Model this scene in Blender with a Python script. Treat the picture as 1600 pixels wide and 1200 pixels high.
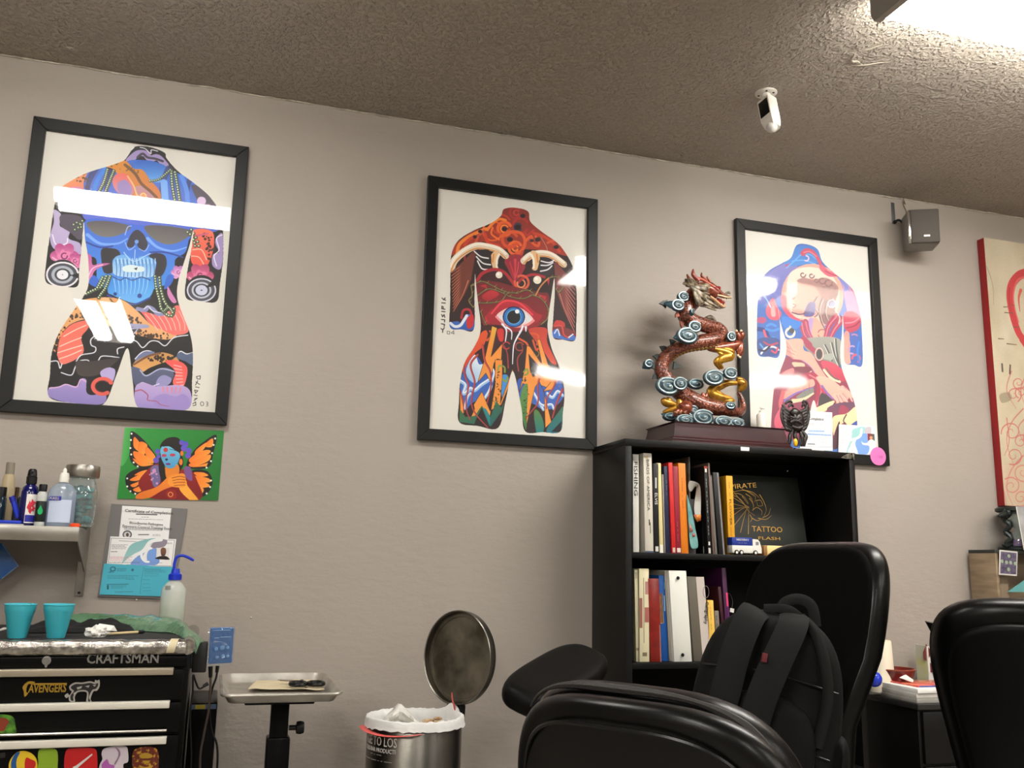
import bpy, bmesh, math, random
import numpy as np
from mathutils import Vector, Matrix, Euler, noise

random.seed(7)
for _o in list(bpy.data.objects):
    bpy.data.objects.remove(_o)
SC = bpy.context.scene
COL = SC.collection
PI = math.pi

# ------------------------------------------------------------------ camera
# back wall = plane y 0, camera at x 0, floor z 0, metres
F_PX, YAW, PITCH, ROLL = 1453.78, 0.298088, 0.191365, 0.0213307
CAM = Vector((0.0, -3.22976, 1.15))
_f = Vector((math.sin(YAW)*math.cos(PITCH), math.cos(YAW)*math.cos(PITCH), math.sin(PITCH)))
_r = Vector((math.cos(YAW), -math.sin(YAW), 0.0))
_u = _r.cross(_f)
RGT = _r*math.cos(ROLL) + _u*math.sin(ROLL)
UPV = -_r*math.sin(ROLL) + _u*math.cos(ROLL)
FWD = _f
cam_data = bpy.data.cameras.new('camera')
cam = bpy.data.objects.new('camera', cam_data)
COL.objects.link(cam)
cam_data.sensor_fit = 'HORIZONTAL'
cam_data.sensor_width = 36.0
cam_data.lens = 36.0*F_PX/1600.0
cam_data.clip_start = 0.02
cam.matrix_world = Matrix(((RGT.x, UPV.x, -FWD.x, CAM.x), (RGT.y, UPV.y, -FWD.y, CAM.y), (RGT.z, UPV.z, -FWD.z, CAM.z), (0, 0, 0, 1)))
SC.camera = cam

def _ray(px, py):
    return FWD + RGT*((px-800)/F_PX) - UPV*((py-600)/F_PX)
def at(px, py, Y=0.0):
    """the point of the plane y=Y that is seen at a pixel of the 1600x1200 photograph"""
    v = _ray(px, py)
    return CAM + v*((Y-CAM.y)/v.y)
def atz(px, py, Z):
    v = _ray(px, py)
    return CAM + v*((Z-CAM.z)/v.z)
def atd(px, py, d):
    return CAM + _ray(px, py)*d

# ------------------------------------------------------------------ world, exposure, ceiling lights
SC.view_settings.view_transform = 'Standard'
SC.view_settings.look = 'None'
SC.view_settings.gamma = 1.0
SC.view_settings.use_curve_mapping = False
SC.view_settings.exposure = 0.0
wd = bpy.data.worlds.new('room_air')
SC.world = wd
wd.use_nodes = True
wd.node_tree.nodes['Background'].inputs[0].default_value = (0.004, 0.004, 0.004, 1)
wd.node_tree.nodes['Background'].inputs[1].default_value = 1.0
LAMP_STRENGTH = 48.0
LAMP_COLOR = (1.0, 0.965, 0.91)
ZC = 2.788          # ceiling height
# ceiling fluorescents: x centre, y centre, length along x, length along y
LAMPS = [(2.30, -1.355, 1.24, 0.30), (-0.44, -1.225, 0.80, 0.21), (-0.85, -3.5, 0.28, 1.24), (2.75, -3.95, 0.74, 0.17), (4.45, -3.7, 0.62, 0.30), (3.56, -1.355, 1.24, 0.30), (0.9, -5.2, 0.28, 1.24), (4.4, -5.4, 0.28, 1.24), (-2.6, -4.6, 0.28, 1.24)]  # last three are unseen, added to brighten the lower wall and ceiling

# ------------------------------------------------------------------ materials
def lin(c):
    return tuple(((v/255.0)/12.92 if v/255.0 <= 0.04045 else ((v/255.0+0.055)/1.055)**2.4) for v in c[:3])
MATS = {}
def mat(name, col=(128, 128, 128), rough=0.5, metal=0.0, bump=None, coat=0.0, spec=0.5, sheen=0.0, col2=None, cscale=20.0, cstretch=(1, 1, 1), trans=0.0, ior=1.45, alpha=1.0, emit=0.0, rough2=None, coatrough=0.05, contrast=(0.35, 0.65)):
    """principled material; col2 = second colour mixed in by noise, bump = (scale, strength, distance)"""
    if name in MATS:
        return MATS[name]
    m = bpy.data.materials.new(name)
    m.use_nodes = True
    nt = m.node_tree
    b = nt.nodes['Principled BSDF']
    b.inputs['Base Color'].default_value = (*lin(col), 1)
    b.inputs['Roughness'].default_value = rough
    b.inputs['Metallic'].default_value = metal
    b.inputs['Specular IOR Level'].default_value = spec
    b.inputs['Coat Weight'].default_value = coat
    b.inputs['Coat Roughness'].default_value = coatrough
    b.inputs['Sheen Weight'].default_value = sheen
    b.inputs['Transmission Weight'].default_value = trans
    b.inputs['IOR'].default_value = ior
    b.inputs['Alpha'].default_value = alpha
    if emit:
        b.inputs['Emission Color'].default_value = (*lin(col), 1)
        b.inputs['Emission Strength'].default_value = emit
    tc = None
    if col2 is not None or bump is not None:
        tc = nt.nodes.new('ShaderNodeTexCoord')
        mp = nt.nodes.new('ShaderNodeMapping')
        mp.inputs['Scale'].default_value = cstretch
        nt.links.new(tc.outputs['Object'], mp.inputs[0])
    if col2 is not None:
        n = nt.nodes.new('ShaderNodeTexNoise')
        n.inputs['Scale'].default_value = cscale
        n.inputs['Detail'].default_value = 6
        rp = nt.nodes.new('ShaderNodeValToRGB')
        rp.color_ramp.elements[0].position = contrast[0]
        rp.color_ramp.elements[1].position = contrast[1]
        rp.color_ramp.elements[0].color = (*lin(col), 1)
        rp.color_ramp.elements[1].color = (*lin(col2), 1)
        nt.links.new(mp.outputs[0], n.inputs['Vector'])
        nt.links.new(n.outputs[0], rp.inputs[0])
        nt.links.new(rp.outputs[0], b.inputs['Base Color'])
        if rough2 is not None:
            mr = nt.nodes.new('ShaderNodeMapRange')
            mr.inputs['To Min'].default_value = rough
            mr.inputs['To Max'].default_value = rough2
            nt.links.new(n.outputs[0], mr.inputs[0])
            nt.links.new(mr.outputs[0], b.inputs['Roughness'])
    if bump is not None:
        n2 = nt.nodes.new('ShaderNodeTexNoise')
        n2.inputs['Scale'].default_value = bump[0]
        n2.inputs['Detail'].default_value = 4
        bp = nt.nodes.new('ShaderNodeBump')
        bp.inputs['Strength'].default_value = bump[1]
        bp.inputs['Distance'].default_value = bump[2]
        nt.links.new(mp.outputs[0], n2.inputs['Vector'])
        nt.links.new(n2.outputs[0], bp.inputs['Height'])
        nt.links.new(bp.outputs[0], b.inputs['Normal'])
    MATS[name] = m
    return m

def scaly_mat(name, col, col2, scale, rough=0.3, coat=0.6):
    """lacquered scales: voronoi cells raised, dark joints"""
    m = bpy.data.materials.new(name)
    m.use_nodes = True
    nt = m.node_tree
    b = nt.nodes['Principled BSDF']
    b.inputs['Roughness'].default_value = rough
    b.inputs['Coat Weight'].default_value = coat
    b.inputs['Coat Roughness'].default_value = 0.18
    b.inputs['Metallic'].default_value = 0.25
    tc = nt.nodes.new('ShaderNodeTexCoord')
    v = nt.nodes.new('ShaderNodeTexVoronoi')
    v.inputs['Scale'].default_value = scale
    rp = nt.nodes.new('ShaderNodeValToRGB')
    rp.color_ramp.elements[0].position = 0.1
    rp.color_ramp.elements[1].position = 0.75
    rp.color_ramp.elements[0].color = (*lin(col), 1)
    rp.color_ramp.elements[1].color = (*lin(col2), 1)
    bp = nt.nodes.new('ShaderNodeBump')
    bp.invert = True
    bp.inputs['Strength'].default_value = 0.7
    bp.inputs['Distance'].default_value = 0.004
    nt.links.new(tc.outputs['Object'], v.inputs['Vector'])
    nt.links.new(v.outputs['Distance'], rp.inputs[0])
    nt.links.new(rp.outputs[0], b.inputs['Base Color'])
    nt.links.new(v.outputs['Distance'], bp.inputs['Height'])
    nt.links.new(bp.outputs[0], b.inputs['Normal'])
    MATS[name] = m
    return m

def clear_mat(name, tint=(255, 255, 255), gloss_rough=0.02, warp=None, film=0.0, ior=1.49, boost=1.0):
    """thin clear sheet: fresnel mix of see-through and mirror, film = share of milky surface"""
    m = bpy.data.materials.new(name)
    m.use_nodes = True
    nt = m.node_tree
    nt.nodes.remove(nt.nodes['Principled BSDF'])
    out = nt.nodes['Material Output']
    tr = nt.nodes.new('ShaderNodeBsdfTransparent')
    tr.inputs[0].default_value = (*lin(tint), 1)
    gl = nt.nodes.new('ShaderNodeBsdfGlossy')
    gl.inputs['Roughness'].default_value = gloss_rough
    fr = nt.nodes.new('ShaderNodeFresnel')
    fr.inputs['IOR'].default_value = ior
    mx = nt.nodes.new('ShaderNodeMixShader')
    # a thin sheet mirrors once, at its outer face
    ge = nt.nodes.new('ShaderNodeNewGeometry')
    ms = nt.nodes.new('ShaderNodeMath')
    ms.operation = 'SUBTRACT'
    ms.inputs[0].default_value = 1.0
    nt.links.new(ge.outputs['Backfacing'], ms.inputs[1])
    mk = nt.nodes.new('ShaderNodeMath')
    mk.operation = 'MULTIPLY'
    nt.links.new(fr.outputs[0], mk.inputs[0])
    nt.links.new(ms.outputs[0], mk.inputs[1])
    src = mk.outputs[0]
    if boost != 1.0:
        mu = nt.nodes.new('ShaderNodeMath')
        mu.operation = 'MULTIPLY'
        mu.use_clamp = True
        mu.inputs[1].default_value = boost
        nt.links.new(src, mu.inputs[0])
        src = mu.outputs[0]
    nt.links.new(src, mx.inputs[0])
    base = tr.outputs[0]
    if film > 0:
        df = nt.nodes.new('ShaderNodeBsdfDiffuse')
        df.inputs[0].default_value = (*lin(tint), 1)
        m2 = nt.nodes.new('ShaderNodeMixShader')
        m2.inputs[0].default_value = film
        nt.links.new(base, m2.inputs[1])
        nt.links.new(df.outputs[0], m2.inputs[2])
        base = m2.outputs[0]
    nt.links.new(base, mx.inputs[1])
    nt.links.new(gl.outputs[0], mx.inputs[2])
    nt.links.new(mx.outputs[0], out.inputs[0])
    if warp:
        tc = nt.nodes.new('ShaderNodeTexCoord')
        n = nt.nodes.new('ShaderNodeTexNoise')
        n.inputs['Scale'].default_value = warp[0]
        n.inputs['Detail'].default_value = warp[3] if len(warp) > 3 else 0
        bp = nt.nodes.new('ShaderNodeBump')
        bp.inputs['Strength'].default_value = warp[1]
        bp.inputs['Distance'].default_value = warp[2]
        nt.links.new(tc.outputs['Object'], n.inputs['Vector'])
        nt.links.new(n.outputs[0], bp.inputs['Height'])
        nt.links.new(bp.outputs[0], gl.inputs['Normal'])
        nt.links.new(bp.outputs[0], fr.inputs['Normal'])
    MATS[name] = m
    return m

# ------------------------------------------------------------------ objects
def tag(o, label=None, cat=None, group=None, kind=None):
    if label: o['label'] = label
    if cat: o['category'] = cat
    if group: o['group'] = group
    if kind: o['kind'] = kind
    return o
def empty(name, loc=(0, 0, 0), rz=0.0, label=None, cat=None, group=None, rot=None):
    o = bpy.data.objects.new(name, None)
    o.empty_display_size = 0.05
    COL.objects.link(o)
    o.location = loc
    o.rotation_euler = rot if rot else (0, 0, rz)
    return tag(o, label, cat, group)
def copy_tree(o, parent=None):
    c = o.copy()
    COL.objects.link(c)
    c.parent = parent
    for ch in o.children:
        copy_tree(ch, c)
    return c

def catmull(pts, n=8, closed=False):
    P = [Vector(p) for p in pts]
    if len(P) < 3 and not closed:
        return [P[0].lerp(P[1], i/n) for i in range(n+1)] if len(P) == 2 else P
    out = []
    m = len(P)
    rng = range(m) if closed else range(m-1)
    for i in rng:
        if closed:
            a, b, c, d = P[(i-1) % m], P[i], P[(i+1) % m], P[(i+2) % m]
        else:
            a, b, c, d = P[max(i-1, 0)], P[i], P[i+1], P[min(i+2, m-1)]
        for k in range(n):
            t = k/n
            out.append(0.5*((2*b) + (c-a)*t + (2*a-5*b+4*c-d)*t*t + (3*b-a-3*c+d)*t*t*t))
    if not closed:
        out.append(P[-1])
    return out

def lerp_list(vals, n):
    """resample a list of numbers to n entries"""
    xs = np.linspace(0, len(vals)-1, n)
    return list(np.interp(xs, range(len(vals)), vals))

class MB:
    """collects shapes; build() links them as one mesh object"""
    def __init__(self):
        self.v = []
        self.f = []
        self.uv = {}
    def add(self, vs, fs, M=None):
        k = len(self.v)
        if M is not None:
            vs = [M @ Vector(v) for v in vs]
        self.v += [tuple(v) for v in vs]
        self.f += [tuple(i+k for i in f) for f in fs]
        return k
    def bm(self, bm, M=None):
        bm.verts.index_update()
        self.add([v.co.copy() for v in bm.verts], [[v.index for v in f.verts] for f in bm.faces], M)
        bm.free()
    def box(self, x0, x1, y0, y1, z0, z1, r=0.0, seg=2, M=None):
        if r <= 0:
            vs = [(x0, y0, z0), (x1, y0, z0), (x1, y1, z0), (x0, y1, z0), (x0, y0, z1), (x1, y0, z1), (x1, y1, z1), (x0, y1, z1)]
            self.add(vs, [(0, 3, 2, 1), (4, 5, 6, 7), (0, 1, 5, 4), (1, 2, 6, 5), (2, 3, 7, 6), (3, 0, 4, 7)], M)
        else:
            b = bmesh.new()
            bmesh.ops.create_cube(b, size=1.0)
            for v in b.verts:
                v.co = Vector(((x0+x1)/2+v.co.x*(x1-x0), (y0+y1)/2+v.co.y*(y1-y0), (z0+z1)/2+v.co.z*(z1-z0)))
            r = min(r, 0.49*min(abs(x1-x0), abs(y1-y0), abs(z1-z0)))
            bmesh.ops.bevel(b, geom=list(b.edges), offset=r, segments=seg, profile=0.5, affect='EDGES')
            self.bm(b, M)
        return self
    def tube(self, pts, rad, n=10, cap=True, flat=1.0, up=None, M=None, closed=False):
        """tube along points; rad number or list; flat squeezes the section across"""
        P = [Vector(p) for p in pts]
        m = len(P)
        R = list(rad) if hasattr(rad, '__len__') else [rad]*m
        if len(R) != m:
            R = lerp_list(R, m)
        T = []
        for i in range(m):
            a = P[(i-1) % m] if closed else P[max(i-1, 0)]
            c = P[(i+1) % m] if closed else P[min(i+1, m-1)]
            t = (c-a)
            T.append(t.normalized() if t.length > 1e-9 else Vector((0, 0, 1)))
        nrm = Vector(up) if up is not None else (Vector((0, 0, 1)) if abs(T[0].z) < 0.9 else Vector((1, 0, 0)))
        vs = []
        for i in range(m):
            nrm = (Vector(up) if up is not None else nrm)
            nrm = nrm - T[i]*nrm.dot(T[i])
            if nrm.length < 1e-6:
                nrm = T[i].orthogonal()
            nrm.normalize()
            bn = T[i].cross(nrm)
            for k in range(n):
                a = 2*PI*k/n
                vs.append(P[i] + nrm*(math.cos(a)*R[i]*flat) + bn*(math.sin(a)*R[i]))
        fs = []
        for i in range(m if closed else m-1):
            j = (i+1) % m
            for k in range(n):
                k2 = (k+1) % n
                fs.append((i*n+k, i*n+k2, j*n+k2, j*n+k))
        if cap and not closed:
            fs.append(tuple(range(n-1, -1, -1)))
            fs.append(tuple((m-1)*n+k for k in range(n)))
        self.add(vs, fs, M)
        return self
    def lathe(self, prof, n=24, c=(0, 0, 0), M=None, cap=True, sx=1.0, sy=1.0):
        vs, fs = [], []
        m = len(prof)
        for r, z in prof:
            for k in range(n):
                a = 2*PI*k/n
                vs.append((c[0]+r*sx*math.cos(a), c[1]+r*sy*math.sin(a), c[2]+z))
        for i in range(m-1):
            for k in range(n):
                k2 = (k+1) % n
                fs.append((i*n+k, i*n+k2, (i+1)*n+k2, (i+1)*n+k))
        if cap:
            if prof[0][0] > 1e-6: fs.append(tuple(range(n-1, -1, -1)))
            if prof[-1][0] > 1e-6: fs.append(tuple((m-1)*n+k for k in range(n)))
        self.add(vs, fs, M)
        return self
    def ball(self, c, r, n=14, m=9, M=None):
        rx, ry, rz = r if hasattr(r, '__len__') else (r, r, r)
        vs = [(c[0], c[1], c[2]-rz)]
        for i in range(1, m):
            t = -PI/2+PI*i/m
            for k in range(n):
                a = 2*PI*k/n
                vs.append((c[0]+rx*math.cos(t)*math.cos(a), c[1]+ry*math.cos(t)*math.sin(a), c[2]+rz*math.sin(t)))
        vs.append((c[0], c[1], c[2]+rz))
        fs = [(0, 1+(k+1) % n, 1+k) for k in range(n)]
        for i in range(m-2):
            for k in range(n):
                k2 = (k+1) % n
                fs.append((1+i*n+k, 1+i*n+k2, 1+(i+1)*n+k2, 1+(i+1)*n+k))
        L = len(vs)-1
        fs += [(L, 1+(m-2)*n+k, 1+(m-2)*n+(k+1) % n) for k in range(n)]
        self.add(vs, fs, M)
        return self
    def prism(self, poly, t0, t1, M=None):
        """polygon in x,z extruded along y from t0 to t1"""
        n = len(poly)
        vs = [(p[0], t0, p[1]) for p in poly]+[(p[0], t1, p[1]) for p in poly]
        fs = [tuple(range(n)), tuple(range(2*n-1, n-1, -1))]
        for i in range(n):
            j = (i+1) % n
            fs.append((i, i+n, j+n, j))
        self.add(vs, fs, M)
        return self
    def slab(self, c4, t):
        """board on four front corners (counter-clockwise), thickness t away from the front"""
        P = [Vector(p) for p in c4]
        nr = (P[1]-P[0]).cross(P[2]-P[0]).normalized()
        Q = [p-nr*t for p in P]
        self.add(P+Q, [(0, 1, 2, 3), (7, 6, 5, 4), (0, 4, 5, 1), (1, 5, 6, 2), (2, 6, 7, 3), (3, 7, 4, 0)])
        return self
    def grid(self, fn, nu, nv, M=None, cu=False, cv=False):
        vs = [fn(i/(nu if cu else nu-1), j/(nv if cv else nv-1)) for j in range(nv) for i in range(nu)]
        fs = []
        for j in range(nv if cv else nv-1):
            for i in range(nu if cu else nu-1):
                i2, j2 = (i+1) % nu, (j+1) % nv
                fs.append((j*nu+i, j*nu+i2, j2*nu+i2, j2*nu+i))
        self.add(vs, fs, M)
        return self
    def build(self, name, m, parent=None, smooth=True, label=None, angle=40, sub=0, solid=0.0, recalc=True):
        me = bpy.data.meshes.new(name)
        me.from_pydata(self.v, [], self.f)
        me.update()
        if recalc:
            b = bmesh.new()
            b.from_mesh(me)
            bmesh.ops.recalc_face_normals(b, faces=b.faces)
            b.to_mesh(me)
            b.free()
        if smooth and len(me.polygons):
            me.polygons.foreach_set('use_smooth', [True]*len(me.polygons))
            me.set_sharp_from_angle(angle=math.radians(angle))
        if m is not None:
            me.materials.append(m)
        o = bpy.data.objects.new(name, me)
        COL.objects.link(o)
        if parent is not None:
            o.parent = parent
        if solid:
            md = o.modifiers.new('thickness', 'SOLIDIFY')
            md.thickness = solid
            md.offset = 0
        if sub:
            md = o.modifiers.new('smooth', 'SUBSURF')
            md.levels = sub
            md.render_levels = sub
        if label:
            o['label'] = label
        return o

def Rz(a): return Matrix.Rotation(a, 4, 'Z')
def Rx(a): return Matrix.Rotation(a, 4, 'X')
def Ry(a): return Matrix.Rotation(a, 4, 'Y')
def Tr(x, y, z): return Matrix.Translation((x, y, z))

def text(body, name, m, parent, origin, xdir, ydir, size, depth=0.0004, align='LEFT', width=1.0, spacing=1.0, bold=0.0, label=None, fit=None):
    """flat lettering: a text turned into a mesh; origin, xdir, ydir in the parent's frame; size = letter height"""
    cu = bpy.data.curves.new('text', 'FONT')
    cu.body = body
    cu.align_x = align
    cu.size = size*1.38
    cu.extrude = depth
    cu.space_character = spacing
    cu.offset = bold
    cu.resolution_u = 2
    t = bpy.data.objects.new('text', cu)
    COL.objects.link(t)
    dg = bpy.context.evaluated_depsgraph_get()
    me = bpy.data.meshes.new_from_object(t.evaluated_get(dg))
    bpy.data.objects.remove(t)
    bpy.data.curves.remove(cu)
    if fit and len(me.vertices):
        co = np.empty(len(me.vertices)*3)
        me.vertices.foreach_get('co', co)
        width = fit/max(co[0::3].max()-co[0::3].min(), 1e-6)
    x = Vector(xdir).normalized()
    y = Vector(ydir).normalized()
    z = x.cross(y)
    M = Matrix(((x.x*width, y.x, z.x, origin[0]), (x.y*width, y.y, z.y, origin[1]), (x.z*width, y.z, z.z, origin[2]), (0, 0, 0, 1)))
    me.transform(M)
    me.materials.clear()
    me.materials.append(m)
    o = bpy.data.objects.new(name, me)
    COL.objects.link(o)
    o.parent = parent
    if label: o['label'] = label
    return o
WALL_C1, WALL_C2 = (160, 152, 143), (166, 157, 148)
CEIL_C1, CEIL_C2 = (166, 157, 144), (172, 163, 150)
FRONT_CHAIR = dict(x=.828, y=-1.843, rz=-.991, w=.261, top=1.022)
RIGHT_CHAIR = dict(x=1.91, y=-1.347, rz=-.649, w=.263, top=1.10)
MID_CHAIR = dict(x=1.1485, y=-1.2977, rz=1.78, w=.224, top=1.221)
BACKPACK = dict(x=1.06, y=-1.45, z=.61, rz=-PI/2+.95, lean=-.10, roll=.17)
# ------------------------------------------------------------------ flat print: shapes rasterised into a picture, no file involved
class Art:
    def __init__(self, W, H, bg, to_uv=None):
        self.W, self.H = W, H
        self.im = np.empty((H, W, 3), np.float32)
        self.im[:] = np.array(bg, np.float32)/255
        self.clip = None
        self.fr = (0, 0, 1)
        self.to_uv = to_uv            # pixel of the photograph -> (u, v) of the print, v down
        self.k = 1.0
        self.rng = np.random.default_rng(3)
    def frame(self, x0, y0, s):
        self.fr = (x0, y0, s)
        a = self.P([(0, 0), (100, 0)])
        self.k = float(np.hypot(*(a[1]-a[0])))/100
    def P(self, pts):
        x0, y0, s = self.fr
        out = []
        for p in pts:
            if self.to_uv:
                u, v = self.to_uv(x0+p[0]*s, y0+p[1]*s)
            else:
                u, v = p[0], p[1]
            out.append((u*self.W, v*self.H))
        return np.array(out, np.float32)
    def smooth(self, pts, n=6, closed=True):
        return [(p.x, p.y) for p in catmull([(a, b, 0) for a, b in pts], n, closed)]
    def _mask(self, Q):
        x0, x1 = int(max(0, Q[:, 0].min()-1)), int(min(self.W, Q[:, 0].max()+2))
        y0, y1 = int(max(0, Q[:, 1].min()-1)), int(min(self.H, Q[:, 1].max()+2))
        if x1 <= x0 or y1 <= y0:
            return None
        X = np.arange(x0, x1)+0.5
        Y = (np.arange(y0, y1)+0.5)[:, None]
        m = np.zeros((y1-y0, x1-x0), bool)
        n = len(Q)
        for i in range(n):
            ax, ay = Q[i]
            bx, by = Q[(i+1) % n]
            if ay == by:
                continue
            inside = ((Y >= min(ay, by)) & (Y < max(ay, by)))
            xi = ax+(Y-ay)*(bx-ax)/(by-ay)
            m ^= inside & (X[None, :] < xi)
        return (slice(y0, y1), slice(x0, x1)), m.astype(np.float32)
    def _put(self, sl, a, col, clip=True):
        if clip and self.clip is not None:
            a = a*self.clip[sl]
        a = a[..., None]
        self.im[sl] = self.im[sl]*(1-a)+np.asarray(col, np.float32)*a
    def poly(self, pts, col, col2=None, ang=90, sm=True, alpha=1.0, clip=True, line=None, lw=3):
        """filled shape; col2 = far colour of a gradient along ang degrees (90 = downwards)"""
        pts = self.smooth(pts) if sm and len(pts) > 3 else pts
        Q = self.P(pts)
        r = self._mask(Q)
        if r is None:
            return self
        sl, m = r
        c = np.array(col, np.float32)/255
        if col2 is not None:
            c2 = np.array(col2, np.float32)/255
            d = np.array([math.cos(math.radians(ang)), math.sin(math.radians(ang))], np.float32)
            pr = Q@d
            X = np.arange(sl[1].start, sl[1].stop)[None, :]
            Y = np.arange(sl[0].start, sl[0].stop)[:, None]
            t = np.clip((X*d[0]+Y*d[1]-pr.min())/max(pr.max()-pr.min(), 1e-6), 0, 1)[..., None]
            c = c*(1-t)+c2*t
        self._put(sl, m*alpha, c, clip)
        if line is not None:
            self.stroke(list(pts)+[pts[0]], lw, line, sm=False, clip=clip)
        return self
    def setclip(self, pts, sm=True):
        Q = self.P(self.smooth(pts) if sm else pts)
        sl, m = self._mask(Q)
        full = np.zeros((self.H, self.W), np.float32)
        full[sl] = m
        self.clip = full if self.clip is None else np.maximum(self.clip, full)
    def stroke(self, pts, w, col, w2=None, sm=True, alpha=1.0, clip=True, soft=0.0, bell=False):
        """brush line of width w (tapering to w2, or swelling in the middle with bell)"""
        pts = self.smooth(pts, 6, False) if sm and len(pts) > 2 else pts
        Q = self.P(pts)
        w = w*self.k/2
        w2 = w if w2 is None else w2*self.k/2
        R = max(w, w2)+1.5
        x0, x1 = int(max(0, Q[:, 0].min()-R)), int(min(self.W, Q[:, 0].max()+R+1))
        y0, y1 = int(max(0, Q[:, 1].min()-R)), int(min(self.H, Q[:, 1].max()+R+1))
        if x1 <= x0 or y1 <= y0:
            return self
        a = np.zeros((y1-y0, x1-x0), np.float32)
        n = len(Q)
        for i in range(n-1):
            t0, t1 = i/(n-1), (i+1)/(n-1)
            if bell:
                r0, r1 = w*math.sin(PI*min(max(t0, .03), .97)), w*math.sin(PI*min(max(t1, .03), .97))
            else:
                r0, r1 = w+(w2-w)*t0, w+(w2-w)*t1
            p, q = Q[i], Q[i+1]
            bx0, bx1 = int(max(x0, min(p[0], q[0])-R)), int(min(x1, max(p[0], q[0])+R+1))
            by0, by1 = int(max(y0, min(p[1], q[1])-R)), int(min(y1, max(p[1], q[1])+R+1))
            if bx1 <= bx0 or by1 <= by0:
                continue
            X = np.arange(bx0, bx1)[None, :]+0.5
            Y = np.arange(by0, by1)[:, None]+0.5
            d = q-p
            L = float(d@d)+1e-9
            t = np.clip(((X-p[0])*d[0]+(Y-p[1])*d[1])/L, 0, 1)
            D = np.hypot(X-p[0]-t*d[0], Y-p[1]-t*d[1])-(r0+(r1-r0)*t)
            s = np.clip(0.5-D/(1+soft*R), 0, 1)
            v = a[by0-y0:by1-y0, bx0-x0:bx1-x0]
            np.maximum(v, s, out=v)
        self._put((slice(y0, y1), slice(x0, x1)), a*alpha, np.array(col, np.float32)/255, clip)
        return self
    def disc(self, x, y, r, col, ry=None, alpha=1.0, col2=None, clip=True, rot=0):
        ry = r if ry is None else ry
        c, s = math.cos(math.radians(rot)), math.sin(math.radians(rot))
        pts = [(x+r*math.cos(a)*c-ry*math.sin(a)*s, y+r*math.cos(a)*s+ry*math.sin(a)*c) for a in np.linspace(0, 2*PI, 28, endpoint=False)]
        return self.poly(pts, col, col2, sm=False, alpha=alpha, clip=clip)
    def ring(self, x, y, r, w, col, ry=None, a0=0, a1=360, r2=None, alpha=1.0):
        ry = r if ry is None else ry
        n = max(8, int(abs(a1-a0)/14))
        pts = []
        for i in range(n+1):
            t = i/n
            a = math.radians(a0+(a1-a0)*t)
            g = 1.0 if r2 is None else 1+(r2/r-1)*t
            pts.append((x+r*g*math.cos(a), y+ry*g*math.sin(a)))
        return self.stroke(pts, w, col, sm=False, alpha=alpha)
    def beads(self, pts, r, n, col=(84, 104, 70), hi=(220, 232, 200)):
        Q = self.smooth(pts, 10, False)
        seg = np.hypot(*np.diff(np.array(Q), axis=0).T)
        s = np.concatenate([[0], np.cumsum(seg)])
        for i in range(n):
            t = s[-1]*i/max(n-1, 1)
            x = np.interp(t, s, [q[0] for q in Q])
            y = np.interp(t, s, [q[1] for q in Q])
            self.disc(x, y, r, (40, 52, 36))
            self.disc(x, y, r*0.8, col)
            self.disc(x-r*0.2, y-r*0.2, r*0.4, hi)
    def speck(self, pts, col, n, r, spread):
        Q = self.smooth(pts, 8, False)
        for i in range(n):
            q = Q[int(self.rng.integers(len(Q)))]
            self.disc(q[0]+self.rng.normal()*spread, q[1]+self.rng.normal()*spread, r*(0.5+self.rng.random()), col)
    def grain(self, amt):
        self.im += (self.rng.random(self.im.shape[:2], dtype=np.float32)[..., None]-0.5)*amt
    def wash(self, fx, amt, col):
        """large soft blotches of a second colour"""
        n = self.rng.random((fx, fx)).astype(np.float32)
        yi = np.linspace(0, fx-1.001, self.H)
        xi = np.linspace(0, fx-1.001, self.W)
        y0, x0 = yi.astype(int), xi.astype(int)
        ty, tx = (yi-y0)[:, None], (xi-x0)[None, :]
        ty, tx = ty*ty*(3-2*ty), tx*tx*(3-2*tx)
        g = (n[y0][:, x0]*(1-tx)+n[y0][:, x0+1]*tx)*(1-ty)+(n[y0+1][:, x0]*(1-tx)+n[y0+1][:, x0+1]*tx)*ty
        a = (g*amt)[..., None]
        self.im[:] = self.im*(1-a)+np.array(col, np.float32)/255*a
    def material(self, name, rough=0.5, coat=0.0, metal=0.0):
        img = bpy.data.images.new(name, self.W, self.H)
        px = np.ones((self.H, self.W, 4), np.float32)
        px[..., :3] = np.clip(self.im, 0, 1)[::-1]
        img.pixels.foreach_set(px.ravel())
        img.update()
        img.pack()
        m = bpy.data.materials.new(name)
        m.use_nodes = True
        nt = m.node_tree
        b = nt.nodes['Principled BSDF']
        b.inputs['Roughness'].default_value = rough
        b.inputs['Coat Weight'].default_value = coat
        b.inputs['Metallic'].default_value = metal
        t = nt.nodes.new('ShaderNodeTexImage')
        t.image = img
        t.extension = 'EXTEND'
        nt.links.new(t.outputs[0], b.inputs['Base Color'])
        return m

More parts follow.
